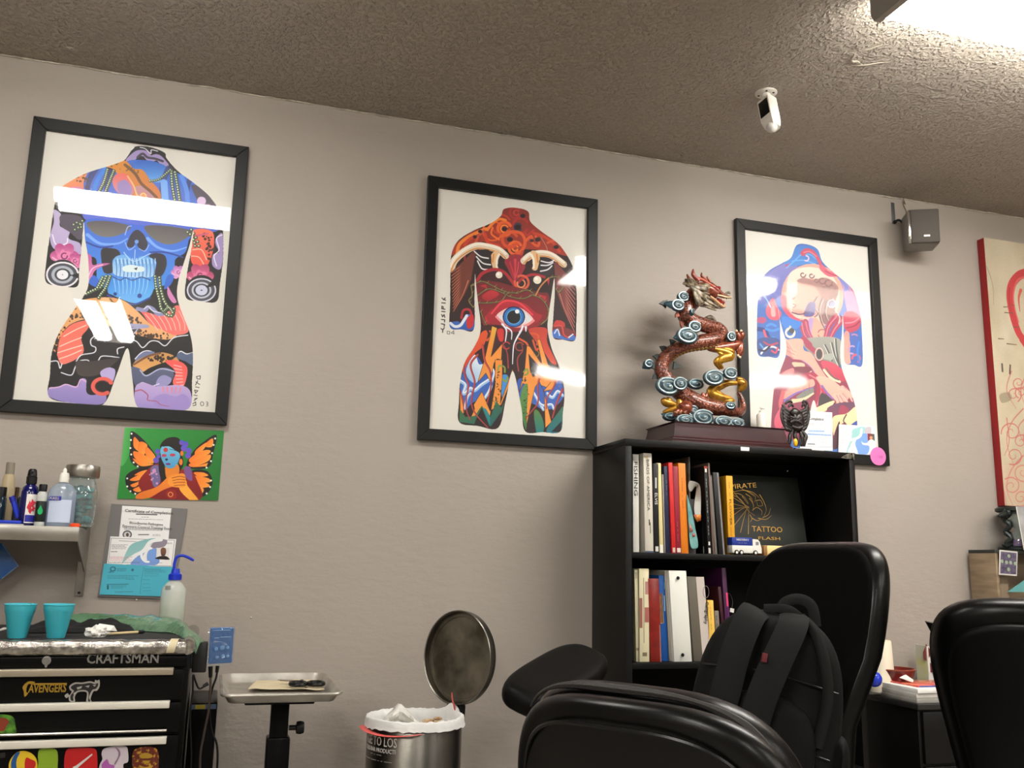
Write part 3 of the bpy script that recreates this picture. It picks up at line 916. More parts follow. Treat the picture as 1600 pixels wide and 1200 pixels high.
def art_eye(A):
    K = (40,16,18)
    A.frame(640, 260, .3833)
    A.setclip([(385,177),(430,171),(482,186),(492,228),(540,270),(602,315),(642,368),(666,420),(676,480),(679,560),(677,640),(671,708),(625,706),(583,694),(585,600),(590,520),(588,456),(576,530),(566,600),(561,660),(577,740),(602,800),(621,860),(629,930),(623,1000),(612,1078),(540,1080),(470,1076),(455,980),(421,832),(392,950),(362,1062),(280,1055),(205,1040),(203,960),(208,880),(226,800),(262,740),(286,690),(291,640),(281,560),(273,490),(268,440),(266,540),(263,664),(215,664),(167,654),(168,560),(169,440),(173,360),(200,305),(260,265),(330,235),(372,205)])
    A.poly([(0,0),(835,0),(835,1200),(0,1200)], K, sm=False)
    A.frame(690, 320, .16667)
    OR, RO, CR, DR = (230,96,34), (206,62,32), (172,28,44), (104,22,26)
    A.poly([(560,40),(820,40),(840,150),(1040,310),(1190,480),(1000,440),(800,420),(600,420),(350,350),(100,480),(130,380),(300,250),(480,190)], (132,40,28), (176,52,30), 90)
    # swirls
    for (x, y, r, w, c) in ((690,80,50,22,(170,40,40)), (700,80,24,14,(200,60,50)), (740,200,70,24,(176,40,40)), (715,215,34,18,(60,50,70)), (590,230,62,30,OR), (590,230,34,14,(250,140,50)), (690,410,58,28,OR), (690,410,26,18,(236,120,50)), (640,330,70,30,(214,76,34)), (560,190,90,18,(196,60,30)), (480,250,90,16,OR)): A.ring(x, y, r, w, c, a0=30, a1=330)
    for q, w, c in ([(430,240),(480,180),(540,140),(600,150)], 26, (240,130,40)), ([(410,280),(440,360),(540,390)], 30, RO), ([(480,220),(470,280),(540,330)], 18, (240,110,40)), ([(560,300),(640,260),(740,270),(780,340),(760,420),(700,460)], 30, (222,90,36)), ([(150,470),(170,380),(250,310),(350,260),(420,230)], 30, (236,132,50)), ([(200,430),(240,350),(310,300)], 26, RO), ([(320,360),(350,300),(400,250)], 22, (200,80,50)), ([(790,340),(840,300),(850,360),(900,390),(910,350),(880,300)], 26, (226,90,44)), ([(860,270),(950,300),(1040,360),(1100,440)], 28, RO), ([(990,360),(1060,340),(1140,400),(1190,490)], 22, (214,84,50)), ([(780,260),(800,290),(860,240)], 18, (190,50,40)), ([(760,440),(740,480),(690,470)], 22, (200,60,40)), ([(930,310),(980,400),(990,470)], 6, (190,140,120)), ([(210,400),(225,560),(215,700)], 20, (150,40,40), ), ([(360,300),(370,400),(330,500)], 12, (150,40,40)), ([(1040,400),(1075,480),(1065,560)], 14, (150,40,40)): A.stroke(q, w, c)
    for x, y, r in ((590,232,24),(715,215,30),(365,255,20),(315,305,18),(640,330,28),(845,340,18),(1070,400,24),(900,330,26),(760,110,24)): A.disc(x, y, r, (34,14,20), ry=r*.8)
    A.poly([(620,480),(700,470),(790,500),(780,600),(690,720),(620,600),(590,540)], (150,30,50)); A.stroke([(690,520),(690,600),(685,710)], 26, (206,60,70), 6); A.stroke([(640,540),(660,600),(685,690)], 12, (200,40,56)); A.stroke([(720,540),(715,600),(690,690)], 10, (210,70,80))
    # wing bones
    for q in ([(95,600),(130,520),(220,440),(330,390),(440,400),(540,430),(600,480)], [(770,530),(830,480),(930,460),(1030,480),(1140,560)]):
        A.stroke(q, 66, (222,206,180)); A.stroke([(a, b-18) for a, b in q], 26, (244,236,222)); A.stroke([(a, b+24) for a, b in q], 12, (214,140,70))
    for (x, s) in ((500, 1), (880, -1)):
        A.stroke([(x+s*20,460),(x-s*10,500),(x+s*10,590)], 60, (226,188,140)); A.stroke([(x+s*40,470),(x+s*20,520),(x+s*20,590)], 22, (246,236,220)); A.stroke([(x-s*10,470),(x-s*20,540)], 16, (222,140,60)); A.disc(x+s*62,570,36,K,ry=40)
    A.poly([(310,450),(450,430),(460,590),(390,600),(340,520)], (36,30,36)); A.poly([(920,510),(1050,530),(1020,640),(930,660)], (36,30,36))
    for q in ([(310,440),(370,490),(440,505)], [(330,490),(390,550),(460,565)], [(340,530),(380,600),(440,610)], [(930,570),(990,570),(1040,545)], [(925,625),(990,610),(1030,575)], [(930,530),(1000,545),(1050,525)]): A.stroke(q, 13, (232,230,232))
    # feathers
    for i in range(13):
        t = i/12
        a, b = (300-40*t, 470+250*t*.9), (96+20*t, 640+360*t)
        A.stroke([a, ((a[0]+b[0])/2+20, (a[1]+b[1])/2-14), b], 44, (112,52,40), 10); A.stroke([(a[0]-6,a[1]+18), ((a[0]+b[0])/2+10, (a[1]+b[1])/2+8), b], 9, (206,126,90), 3)
    for i in range(11):
        t = i/10
        a, b = (1070+20*t, 560+240*t), (1250-10*t, 760+430*t)
        A.stroke([a, ((a[0]+b[0])/2-16, (a[1]+b[1])/2-14), b], 44, (122,54,54), 8); A.stroke([(a[0]+6,a[1]+16), ((a[0]+b[0])/2-8, (a[1]+b[1])/2+8), b], 8, (206,130,110), 3)
    # breast arcs, pearls
    A.poly([(350,700),(430,630),(560,630),(660,720),(690,760),(560,720),(440,720)], (60,16,24)); A.stroke([(335,720),(380,650),(480,610),(580,630),(660,720),(690,770)], 30, CR); A.stroke([(700,750),(760,690),(860,655),(960,680)], 26, CR)
    A.ring(750,730,64,22,(214,90,60),a0=-120,a1=190); A.ring(745,740,36,14,(230,140,90),a0=-60,a1=200); A.disc(540,660,32,(232,224,206)); A.disc(895,706,38,(232,224,206)); A.disc(532,652,14,(250,246,236)); A.disc(886,696,16,(250,246,236))
    # red chest and thorns
    A.poly([(330,740),(500,720),(690,770),(900,820),(1000,840),(1000,1000),(940,1120),(700,1190),(420,1150),(360,960)], (112,20,30), (140,24,34))
    for q in ([(380,860),(470,800),(540,840),(440,900)], [(900,840),(980,860),(960,930)], [(360,760),(420,750),(430,790)], [(410,1040),(470,1100),(400,1130)], [(1000,760),(1010,700),(980,690)]): A.poly(q, (196,36,50), (160,26,36))
    for q in ([(290,760),(380,720),(480,760),(560,800),(680,830),(800,800),(880,850)], [(330,860),(440,790),(560,820),(640,860),(760,880),(860,840)], [(350,920),(450,920),(560,900),(620,830),(720,830)], [(860,850),(930,880),(990,960),(990,1060),(930,1120)], [(880,840),(930,760),(1000,690),(1090,680),(1140,740),(1100,820),(1070,790)], [(280,760),(290,850),(260,900),(300,960)], [(370,1000),(430,1130),(540,1130)]):
        A.stroke(q, 19, (52,46,26)); A.stroke(q, 9, (126,112,62))
        for p in A.smooth(q, 4, False)[::3]: A.stroke([p, (p[0]+22, p[1]-26)], 7, (150,134,80), 1)
    A.stroke([(880,850),(930,760),(1000,690)], 12, (206,130,70))
    # the eye
    A.poly([(420,1040),(500,960),(560,900),(640,890),(780,930),(880,1010),(940,1040),(880,1110),(740,1150),(560,1150),(470,1110)], (186,26,46), (150,18,36)); A.stroke([(470,1020),(560,920),(640,900),(740,930),(850,1030)], 16, (226,60,74))
    A.poly([(515,1045),(580,985),(680,955),(780,990),(860,1080),(780,1130),(690,1145),(590,1110)], (230,196,190), (236,206,200)); A.poly([(530,1060),(600,1010),(680,960),(780,1010),(840,1080),(760,1110),(650,1110)], (220,222,226)); A.stroke([(515,1050),(590,1115),(690,1140),(790,1130),(860,1085)], 22, (226,140,140))
    A.disc(677,1050,104,(14,30,80),ry=98); A.disc(677,1052,92,(34,112,190),ry=88); A.ring(677,1052,62,16,(90,170,226)); A.disc(677,1052,62,(14,14,22)); A.disc(708,1000,20,(244,248,250))
    # arms ends
    A.poly([(85,1110),(150,1090),(200,1110),(230,1030),(300,1050),(300,1170),(85,1160)], (60,110,196), (40,84,170)); A.stroke([(90,1110),(130,1140),(180,1130),(215,1080),(240,1040)], 26, (220,228,240)); A.stroke([(190,1060),(210,990),(270,990),(290,1080)], 22, (176,40,50)); A.poly([(240,1070),(300,1030),(300,1130),(250,1160)], (196,40,40))
    A.poly([(1045,1120),(1080,1080),(1150,1110),(1130,1200),(1045,1200)], (190,50,44))
    A.frame(690, 500, .1583)
    A.poly([(1095,60),(1180,60),(1310,120),(1310,195),(1095,170)], (120,40,44)); A.stroke([(1110,60),(1180,60),(1200,140),(1240,170)], 16, (206,70,60)); A.poly([(1095,110),(1130,90),(1180,150),(1240,180),(1300,150),(1305,200),(1100,170)], (60,110,196)); A.stroke([(1110,130),(1140,90),(1160,150)], 12, (214,226,240)); A.stroke([(1250,170),(1290,140)], 14, (214,226,240))
    # belly and legs
    A.poly([(390,60),(600,60),(640,200),(560,260),(520,330),(440,160),(390,130)], (58,20,22)); A.poly([(390,130),(450,110),(420,250),(330,330),(250,480),(215,520),(230,420),(330,260)], (222,84,36), (208,66,34)); A.poly([(860,90),(1030,80),(1040,220),(1130,420),(1080,420),(1000,300),(920,200)], (190,56,40), (214,74,50)); A.poly([(550,100),(610,90),(610,200),(570,200)], (206,40,40))
    for q in ([(450,130),(430,200),(400,200)], [(480,110),(500,150),(450,200)], [(880,130),(950,150),(940,240)], [(900,200),(930,290),(950,280)], [(760,180),(830,220),(850,250)]): A.stroke(q, 20, (214,84,34))
    # clouds
    CL, LC, WH = (54,104,190), (150,190,226), (232,238,244)
    A.poly([(200,560),(250,450),(330,340),(400,420),(440,480),(500,460),(520,560),(480,700),(300,820),(240,880),(190,760)], (40,84,176), CL); A.poly([(250,470),(330,340),(370,430),(420,440),(390,560),(330,620),(260,560)], LC, WH, -60)
    for q, w in (([(195,600),(240,640),(220,720),(260,700),(290,670),(330,690),(390,640),(450,600),(480,580)], 34), ([(230,870),(260,760),(290,720)], 24), ([(420,780),(470,700),(490,650)], 30), ([(500,470),(520,520),(500,600)], 22)): A.stroke(q, w, LC); A.stroke([(a,b-8) for a,b in q], 12, WH)
    A.poly([(590,560),(650,540),(660,620),(600,760)], (60,140,210)); A.poly([(745,620),(780,570),(850,600),(900,560),(980,560),(1040,620),(1130,570),(1190,640),(1195,760),(1100,860),(1000,880),(900,820),(780,780)], (44,84,176), CL)
    for q, w in (([(860,600),(920,560),(980,560),(1040,610),(1060,650)], 40), ([(880,650),(900,700),(950,790),(1000,880)], 26), ([(1040,720),(1090,760),(1140,700),(1190,740)], 30), ([(950,800),(1000,840),(1080,830),(1100,870)], 24)): A.stroke(q, w, LC); A.stroke([(a,b-8) for a,b in q], 12, WH)
    # bolts
    BO, BY = (236,142,50), (226,180,60)
    L = (60,30,20)
    for q in ([(500,60),(548,80),(490,360),(600,230),(590,390),(550,380),(520,420),(480,600),(440,520),(360,610),(380,540),(430,380)], [(530,390),(600,390),(600,560),(580,820),(700,480),(760,700),(770,800),(700,560),(590,830),(480,890),(400,700),(320,830),(330,870),(290,960),(470,1000),(530,640)], [(840,250),(870,260),(990,440),(940,190),(970,190),(1060,480),(1140,570),(1060,670),(980,640),(1000,680),(1080,1000),(1020,1060),(1010,700),(960,600),(920,660),(830,1060),(800,960),(840,640),(800,620),(760,720),(820,480)], [(1130,540),(1150,580),(1090,680),(1000,700)], [(185,680),(230,900),(190,960)]): A.poly(q, BO, (232,150,60), sm=False, line=L, lw=4)
    A.poly([(500,60),(548,80),(500,260),(480,260)], BY, (232,150,50), sm=False)
    A.poly([(855,330),(1000,500),(900,560),(870,500)], (46,40,44), sm=False); A.poly([(880,390),(980,520),(940,540)], (84,80,84), sm=False)
    # green, teal and black tips
    A.poly([(185,870),(240,950),(330,940),(400,840),(480,960),(540,790),(590,860),(620,800),(560,1050),(180,1000)], (60,110,60), (20,96,104), 60, sm=False); A.poly([(340,980),(400,860),(480,1050),(320,1040)], (34,16,22), sm=False); A.poly([(490,1040),(590,900),(560,1060)], (34,18,24), sm=False); A.poly([(410,860),(440,870),(480,940),(480,1040)], (20,130,140), sm=False)
    A.poly([(800,660),(850,640),(840,900),(830,1080),(780,880),(770,800)], (96,140,70), (60,120,60)); A.poly([(910,900),(950,890),(1000,990),(1000,1095),(930,1095)], (90,130,60), (20,120,130)); A.poly([(1030,1090),(1150,900),(1200,860),(1180,1095)], (60,110,80), (16,112,130)); A.poly([(850,1080),(900,900),(930,1090)], (36,18,24), sm=False); A.poly([(1080,1095),(1180,990),(1175,1100)], (30,24,30), sm=False)
    A.speck([(560,500),(570,700),(520,820)], (70,60,30), 30, 6, 12); A.speck([(830,560),(820,760),(820,960)], (50,60,30), 26, 6, 14)
    # vines
    for q, w in (([(410,250),(430,400),(480,500),(490,640),(450,820)], 24), ([(360,340),(290,440),(330,600),(310,720),(300,820),(340,920),(460,1055)], 22), ([(220,440),(240,560),(270,640),(250,760),(250,880),(290,980)], 20), ([(660,470),(650,330),(620,250)], 14), ([(760,500),(750,380),(800,300),(790,240)], 14), ([(1000,480),(950,620),(950,800),(900,880),(830,960)], 20), ([(1110,560),(1110,640),(1040,760),(1030,870)], 20), ([(1190,680),(1130,820),(1090,960)], 24), ([(185,690),(220,800),(220,900)], 16)): A.stroke(q, w, (150,40,40), w*.5); A.stroke([(a-4,b) for a,b in q], w*.3, (206,90,80), w*.15)
    for q in ([(560,490),(570,450),(620,460),(625,510)], [(600,580),(640,600),(650,560)], [(810,510),(840,480),(850,520),(820,540)]): A.stroke(q, 18, (130,150,60))
    # tears
    for q, w in (([(600,40),(640,100),(630,210)], 24), ([(640,70),(690,110),(690,190)], 20), ([(800,60),(780,110),(740,180),(710,260),(700,430)], 24), ([(830,70),(830,110)], 26), ([(770,110),(760,150)], 14)): A.stroke(q, w, (196,206,226), w*.4); A.stroke(q, w*.5, (244,246,248), w*.2)
    A.ring(640,250,34,12,(190,50,50),a0=40,a1=330); A.ring(770,260,40,12,(170,60,50),a0=60,a1=330); A.ring(930,330,28,6,(170,140,60),a0=-60,a1=200)
    A.clip = None
    A.frame(690, 320, .16667)
    ink = (44,42,42)
    for q in ([(10,875),(25,890),(40,875)], [(25,890),(45,895)], [(8,920),(40,922)], [(10,950),(8,975),(38,980)], [(20,955),(22,972)], [(8,1000),(38,1003)], [(8,1030),(15,1050),(30,1030),(36,1055)], [(6,1075),(36,1078),(34,1098)], [(4,1115),(34,1120),(30,1140)], [(2,1160),(18,1172),(32,1152)], [(18,1172),(16,1195)]): A.stroke(q, 9, ink, sm=False)
    A.frame(690, 500, .1583)
    for q in ([(62,110),(88,112),(86,138),(62,135),(62,110)], [(124,140),(126,104),(100,128),(132,130)]): A.stroke(q, 6, (96,94,92), sm=False)

def art_lady(A):
    BL, MA, PK, SK, GR = (58,98,178), (146,56,78), (214,90,112), (230,160,144), (112,114,108)
    A.frame(1120, 330, .3417)
    A.setclip([(366,158),(415,155),(461,178),(482,232),(530,280),(582,322),(621,362),(642,420),(656,480),(661,560),(663,700),(625,702),(584,690),(580,600),(575,470),(571,560),(563,640),(571,720),(601,800),(626,870),(636,920),(640,975),(640,1120),(500,1110),(470,960),(443,862),(420,960),(400,1100),(248,1090),(250,980),(256,880),(266,800),(291,730),(316,660),(318,600),(301,540),(286,480),(284,448),(291,540),(286,660),(240,665),(192,655),(186,560),(189,420),(200,330),(240,275),(300,240),(340,215)])
    A.poly([(0,0),(878,0),(878,1200),(0,1200)], BL, sm=False)
    A.frame(1160, 370, .15)
    A.poly([(250,400),(400,300),(560,240),(560,420),(440,480),(400,640),(150,700),(160,540)], (120,116,186), (86,96,176)); A.poly([(560,110),(780,120),(830,260),(600,300),(440,300)], (58,112,196), (64,128,206)); A.poly([(440,300),(500,280),(480,330)], (190,80,120))
    for q in ([(520,260),(640,250),(760,290)], [(600,200),(700,190),(770,240)], [(460,330),(540,260),(620,180)]): A.stroke(q, 12, (90,160,224))
    A.poly([(860,340),(1000,400),(1140,520),(1220,700),(1240,860),(1100,800),(1040,560),(940,420)], (150,130,190), (190,140,170)); A.stroke([(1010,420),(1080,520),(1060,570)], 60, (116,124,196), 20)
    # halo
    A.ring(730, 620, 290, 64, (234,158,142), ry=300); A.poly([(500,380),(700,320),(900,380),(1000,560),(960,800),(700,900),(520,800),(470,600)], (226,212,196), (214,186,170))
    A.stroke([(430,640),(450,760),(540,850),(640,880)], 60, (200,70,96), 20)
    # ribbons
    A.stroke([(630,180),(670,150),(740,170),(800,260),(830,350)], 50, (196,70,92), 30); A.stroke([(640,170),(700,160),(770,210)], 10, (230,120,140)); A.stroke([(830,330),(900,390),(1020,400),(1120,500),(1200,660)], 60, (206,84,110), 30); A.stroke([(860,360),(940,400),(1060,430)], 10, (160,50,70)); A.ring(665,230,26,14,(224,190,220),a0=-90,a1=120)
    # face and hair
    A.poly([(580,470),(680,440),(800,460),(880,560),(860,700),(720,840),(560,800),(520,760),(545,700),(520,650),(570,590)], SK, (214,140,130), 40)
    A.poly([(570,460),(640,430),(740,450),(860,430),(960,480),(1000,560),(960,700),(940,900),(840,900),(800,760),(820,640),(740,520),(620,490)], (166,120,116), (136,104,104))
    for x, y, r in ((830,460,40),(890,480,44),(930,530,38),(860,540,34),(960,590,30),(720,410,28),(630,400,30),(770,460,24)): A.ring(x, y, r, 13, (126,92,92), a0=0, a1=300, r2=r*.5)
    for q in ([(830,660),(800,760),(820,880),(860,960)], [(880,680),(860,800),(900,900)], [(930,640),(960,760),(930,860)], [(780,640),(740,720),(790,800),(750,840)]): A.stroke(q, 34, (120,94,98), 12); A.stroke([(a+10,b) for a,b in q], 9, (226,196,190), 3)
    A.poly([(690,690),(760,700),(740,820),(640,820)], (92,92,150)); A.stroke([(520,790),(600,810),(680,780),(700,700)], 13, (96,70,90)); A.stroke([(520,650),(545,640)], 9, (110,60,70)); A.stroke([(525,700),(560,720),(530,740)], 9, (120,70,80)); A.disc(940,710,30,(140,150,216)); A.ring(930,700,40,10,(190,190,220))
    # chest
    A.poly([(600,850),(700,880),(760,840),(850,960),(880,1100),(780,1180),(700,1060),(640,950)], (226,156,138), (232,164,146)); A.poly([(690,860),(740,860),(720,1000),(780,1120),(720,1080),(690,980)], (170,140,196)); A.ring(830,1010,44,10,(150,84,84),a0=-160,a1=160)
    for q in ([(620,900),(640,1000),(700,1100),(790,1180)], [(660,890),(690,1000),(760,1120)]): A.stroke(q, 60, (160,66,90), 26); A.stroke(q, 14, (214,110,130), 6)
    for q in ([(980,830),(900,930),(860,1060),(820,1160)], [(1040,860),(960,960),(900,1080),(850,1180)]): A.stroke(q, 64, (166,60,84), 30); A.stroke(q, 12, (220,120,140), 6)
    A.poly([(1060,800),(1150,780),(1225,850),(1210,950),(1130,1000),(1060,950)], (200,76,100), (180,56,80)); A.stroke([(1070,900),(1150,890),(1210,850)], 12, (230,130,150)); A.stroke([(1080,950),(1160,930),(1220,880)], 12, (140,40,60)); A.stroke([(960,760),(1010,840),(1000,900)], 12, (240,200,190))
    # left arm
    A.poly([(250,760),(320,640),(370,740),(410,800),(370,870),(280,850)], (222,96,110), (200,80,100)); A.poly([(300,760),(330,720),(350,820),(310,830)], (240,160,160)); A.stroke([(220,600),(260,660),(300,740)], 12, (150,190,236))
    A.disc(205,870,50,(170,70,110),ry=34); A.stroke([(160,960),(240,980),(280,1060)], 40, (40,56,120)); A.stroke([(230,980),(250,1040),(280,1060)], 24, (206,80,96))
    for q in ([(250,960),(320,980),(380,960)], [(180,1080),(250,1100),(330,1050)], [(260,930),(300,910),(350,930)], [(420,900),(500,930),(600,890)]): A.stroke(q, 22, (60,130,206))
    A.poly([(420,830),(560,870),(620,900),(560,960),(440,950)], (56,118,204)); A.ring(500,1000,44,22,(212,208,196),a0=-20,a1=250); A.stroke([(500,940),(490,980)], 24, (206,200,180), 4); A.disc(515,980,28,(70,70,66))
    # right arm
    A.poly([(1060,1000),(1110,1010),(1100,1200),(1050,1200)], (220,140,130)); A.poly([(1130,1010),(1230,1000),(1240,1200),(1130,1200)], (64,90,170))
    A.ring(1160,1060,44,16,(170,120,160),a0=-120,a1=80); A.ring(1150,1160,40,16,(170,120,160),a0=-30,a1=220); A.stroke([(1225,1000),(1200,1090),(1235,1180)], 26, (40,104,196))
    A.frame(1160, 530, .15)
    A.poly([(1055,0),(1110,0),(1130,230),(1060,230)], (230,150,138)); A.poly([(1130,0),(1240,0),(1240,265),(1130,255)], (60,92,172)); A.ring(1140,110,40,16,(180,140,180),a0=80,a1=300); A.ring(1180,200,40,20,(206,80,100),a0=180,a1=420); A.stroke([(1210,30),(1195,130),(1215,240)], 22, (50,116,204))
    A.poly([(170,0),(380,0),(380,160),(175,160)], (50,70,130)); 
    for q, c in (([(200,150),(250,90),(330,80),(380,110)], (206,210,216)), ([(180,110),(240,120),(300,60)], (40,40,60)), ([(230,30),(290,60),(370,40)], (170,60,80)), ([(310,120),(350,140),(370,90)], (206,70,90)), ([(190,50),(220,90)], (70,140,206))): A.stroke(q, 18, c)
    # torso lower
    A.poly([(440,200),(620,150),(900,200),(1020,300),(1180,640),(1180,1000),(300,1000),(310,560),(380,380)], (140,56,76), (126,48,70))
    A.poly([(630,0),(1010,0),(1010,290),(900,230),(760,200),(680,120)], (150,150,142), (120,122,116))
    for q in ([(970,0),(980,120),(1010,290)], [(930,40),(960,160),(1000,260)], [(860,60),(900,140),(930,220)]): A.stroke(q, 16, (72,76,74)); A.stroke([(a-14,b) for a,b in q], 8, (206,208,200))
    A.stroke([(680,60),(780,150)], 60, (160,62,84), 50); A.stroke([(640,0),(700,60)], 60, (156,60,84)); A.poly([(850,160),(940,150),(930,215),(840,200)], (156,160,150))
    A.poly([(820,230),(930,240),(1040,320),(1070,430),(960,420),(860,330)], (206,70,92), (176,50,74)); A.stroke([(850,320),(920,400),(1010,440)], 26, (230,206,176)); A.stroke([(870,300),(940,390),(1000,420)], 14, (96,84,80))
    # arms and hands
    A.poly([(440,20),(620,0),(640,110),(720,150),(800,280),(900,420),(1000,480),(940,540),(830,480),(720,300),(620,220),(520,200),(450,120)], (232,166,148), (226,152,138), 50)
    for q in ([(560,120),(480,70),(440,40)], [(550,150),(480,110),(440,90)], [(540,180),(480,160),(445,140)], [(530,110),(470,20),(450,0)]): A.stroke(q, 34, (236,170,152), 16); A.stroke([(a,b+15) for a,b in q], 5, (170,90,96), 3)
    A.stroke([(620,220),(720,300),(820,480)], 10, (150,90,150)); A.poly([(430,560),(560,470),(720,410),(750,480),(640,520),(440,620)], (230,160,142), (222,144,130)); A.stroke([(440,640),(560,560),(740,500)], 24, (120,96,170), 10); A.poly([(560,600),(660,530),(740,510),(730,570),(640,610)], (120,124,114)); A.stroke([(530,640),(640,620),(740,560)], 40, (224,204,164), 14); A.stroke([(630,470),(650,560)], 5, (120,90,90)); A.stroke([(690,420),(700,540)], 5, (120,90,90))
    A.poly([(440,0),(540,240),(520,330),(430,320)], (120,60,90), alpha=.25); A.poly([(420,350),(520,300),(540,340),(500,410),(430,400)], (226,120,124)); A.poly([(520,240),(640,250),(640,300),(560,300)], (196,180,150)); A.poly([(540,290),(700,290),(720,340),(600,350)], (112,44,60)); A.stroke([(560,380),(640,390),(720,330)], 30, (206,196,180), 8); A.disc(555,390,14,(230,234,236))
    A.stroke([(370,440),(500,390),(560,420)], 34, (206,80,98)); A.stroke([(640,400),(740,380),(800,470),(790,600),(760,680)], 70, (160,50,72), 50); A.stroke([(700,370),(790,430),(820,540),(780,680)], 14, (214,110,124)); 
    A.poly([(770,390),(900,400),(1010,480),(1110,560),(1080,640),(980,640),(900,560),(820,480)], (236,176,156), (230,158,142))
    for q in ([(1000,500),(1080,540),(1140,640)], [(1020,560),(1070,620),(1110,700)], [(990,580),(1030,650),(1040,730)], [(960,580),(990,650),(980,730),(950,715)], [(1040,500),(1100,540),(1140,600)]): A.stroke(q, 40, (236,172,154), 16); A.stroke([(a+18,b) for a,b in q], 6, (140,80,110), 3)
    A.stroke([(830,490),(900,580),(950,620)], 30, (130,96,170), 12); A.stroke([(830,520),(870,600),(890,690)], 30, (190,60,86), 8); A.poly([(820,560),(900,600),(960,680),(860,740),(790,690)], (60,54,56)); A.poly([(750,720),(900,650),(960,640),(920,700),(850,750),(760,750)], (240,206,160)); A.poly([(880,720),(1000,660),(1160,660),(1160,740),(1040,780),(940,800)], (90,60,84), (120,56,80)); A.poly([(1030,680),(1100,720),(1080,780),(1000,770)], (150,50,74))
    A.poly([(940,810),(1080,770),(1180,700),(1190,850),(1100,890),(1060,860),(990,920),(950,1000)], (246,214,164), (238,200,150)); A.stroke([(1080,780),(1050,840),(1070,880)], 12, (60,40,44)); A.poly([(1130,880),(1190,840),(1190,900)], (40,64,150)); A.poly([(950,1000),(1010,850),(1000,1100),(940,1130)], (70,36,48))
    A.poly([(340,820),(400,710),(440,700),(420,900),(350,920)], (226,92,116), (206,76,100)); A.stroke([(430,540),(400,660),(410,720)], 40, (206,90,100)); A.poly([(740,700),(750,640),(775,720)], PAPER, sm=False)
    A.ring(800,155,40,12,(226,180,170),ry=62); A.disc(800,155,30,(64,60,62),ry=50); A.ring(800,155,32,6,(120,90,90),ry=54)

g1 = clear_mat('print_glass_flat', (255, 255, 255), 0.015, warp=(1.6, 0.02, 0.02))
g2 = clear_mat('print_glass_warped', (255, 255, 255), 0.05, warp=(2.2, 0.16, 0.03))
FR1 = framed([(53,183),(391,236),(352,667),(-2,643)], 'black framed torso print with a blue skull, the leftmost picture', g1, art_skull)
FR2 = framed([(667,277),(932,315),(928,705),(651,687)], 'black framed torso print with one big eye, left of the bookcase', g2, art_eye)
FR3 = framed([(1146,344),(1366,374),(1384,730),(1155,714)], 'black framed torso print of a lady, behind the dragon statue', g2, art_lady)
# ------------------------------------------------------------------ helpers for parts built in room coordinates
def wbuild(mb, name, m, root, **k):
    L = Vector(root.matrix_basis.to_translation()) if root.parent is None else Vector(root.parent.matrix_basis.to_translation())+Vector(root.matrix_basis.to_translation())
    mb.v = [(v[0]-L.x, v[1]-L.y, v[2]-L.z) for v in mb.v]
    return mb.build(name, m, root, **k)
M_STEEL = mat('brushed_steel', (176, 172, 164), 0.32, 1.0, bump=(300, 0.05, 0.0005), col2=(150, 146, 140), cscale=9)
M_CHROME = mat('chrome', (205, 203, 198), 0.12, 1.0)
M_BLACKP = mat('black_plastic', (13, 13, 13), 0.4, spec=.35)
M_BLACKM = mat('black_enamel', (6, 6, 6), 0.3, spec=.15)
M_WHITEP = mat('white_plastic', (226, 224, 216), 0.4)
M_WHITE = mat('white_paper', (232, 230, 224), 0.75)
M_BLUECAP = mat('royal_blue_plastic', (24, 52, 190), 0.35)
M_INKW = mat('white_ink', (214, 212, 206), 0.6)
M_INKK = mat('black_ink', (28, 26, 26), 0.7)
M_INKG = mat('grey_ink', (120, 118, 116), 0.7)

# ------------------------------------------------------------------ metal wall shelf with bottles
SZ, SX1, SYF = 1.230, -0.388, -0.25
sh = empty('wall_shelf', (-0.8, 0, SZ), 0, 'stainless steel wall shelf holding bottles and a lidded jar', 'shelf')
mb = MB(); mb.box(-1.3, SX1, SYF, -0.002, SZ-0.004, SZ, 0.0015)
mb.box(-1.3, SX1, SYF-0.002, SYF+0.002, SZ-0.042, SZ, 0.001)
mb.box(-1.3, SX1, -0.004, -0.001, SZ, SZ+0.012, 0.001)
wbuild(mb, 'shelf_board', M_STEEL, sh)
mb = MB()
mb.prism([(SYF+.004, SZ-.004), (-.002, SZ-.004), (-.002, SZ-.205), (-.03, SZ-.205), (-.035, SZ-.13), (SYF+.004, SZ-.042)], -0.0015, 0.0015, M=Tr(SX1-.0015, 0, 0) @ Rz(PI/2) )
mb.box(SX1-.026, SX1, -.004, -.001, SZ-.206, SZ-.1, .001)
wbuild(mb, 'bracket', M_STEEL, sh, smooth=False)
mb = MB(); mb.lathe([(0, 0), (.004, 0), (.004, .002), (0, .002)], 10, M=Tr(SX1-.013, -.004, SZ-.195) @ Rx(PI/2)); wbuild(mb, 'bracket_hole', M_BLACKP, sh)
p = [at(a, b, -.11) for a, b in ((120, 826), (132, 827), (141, 824), (144.5, 817), (141, 812), (137, 813), (137.5, 816))]
mb = MB(); mb.tube(catmull(p, 5), .0042, 8, flat=.7); wbuild(mb, 'curled_hook', mat('pale_hook', (190, 184, 172), .35, .6), sh)

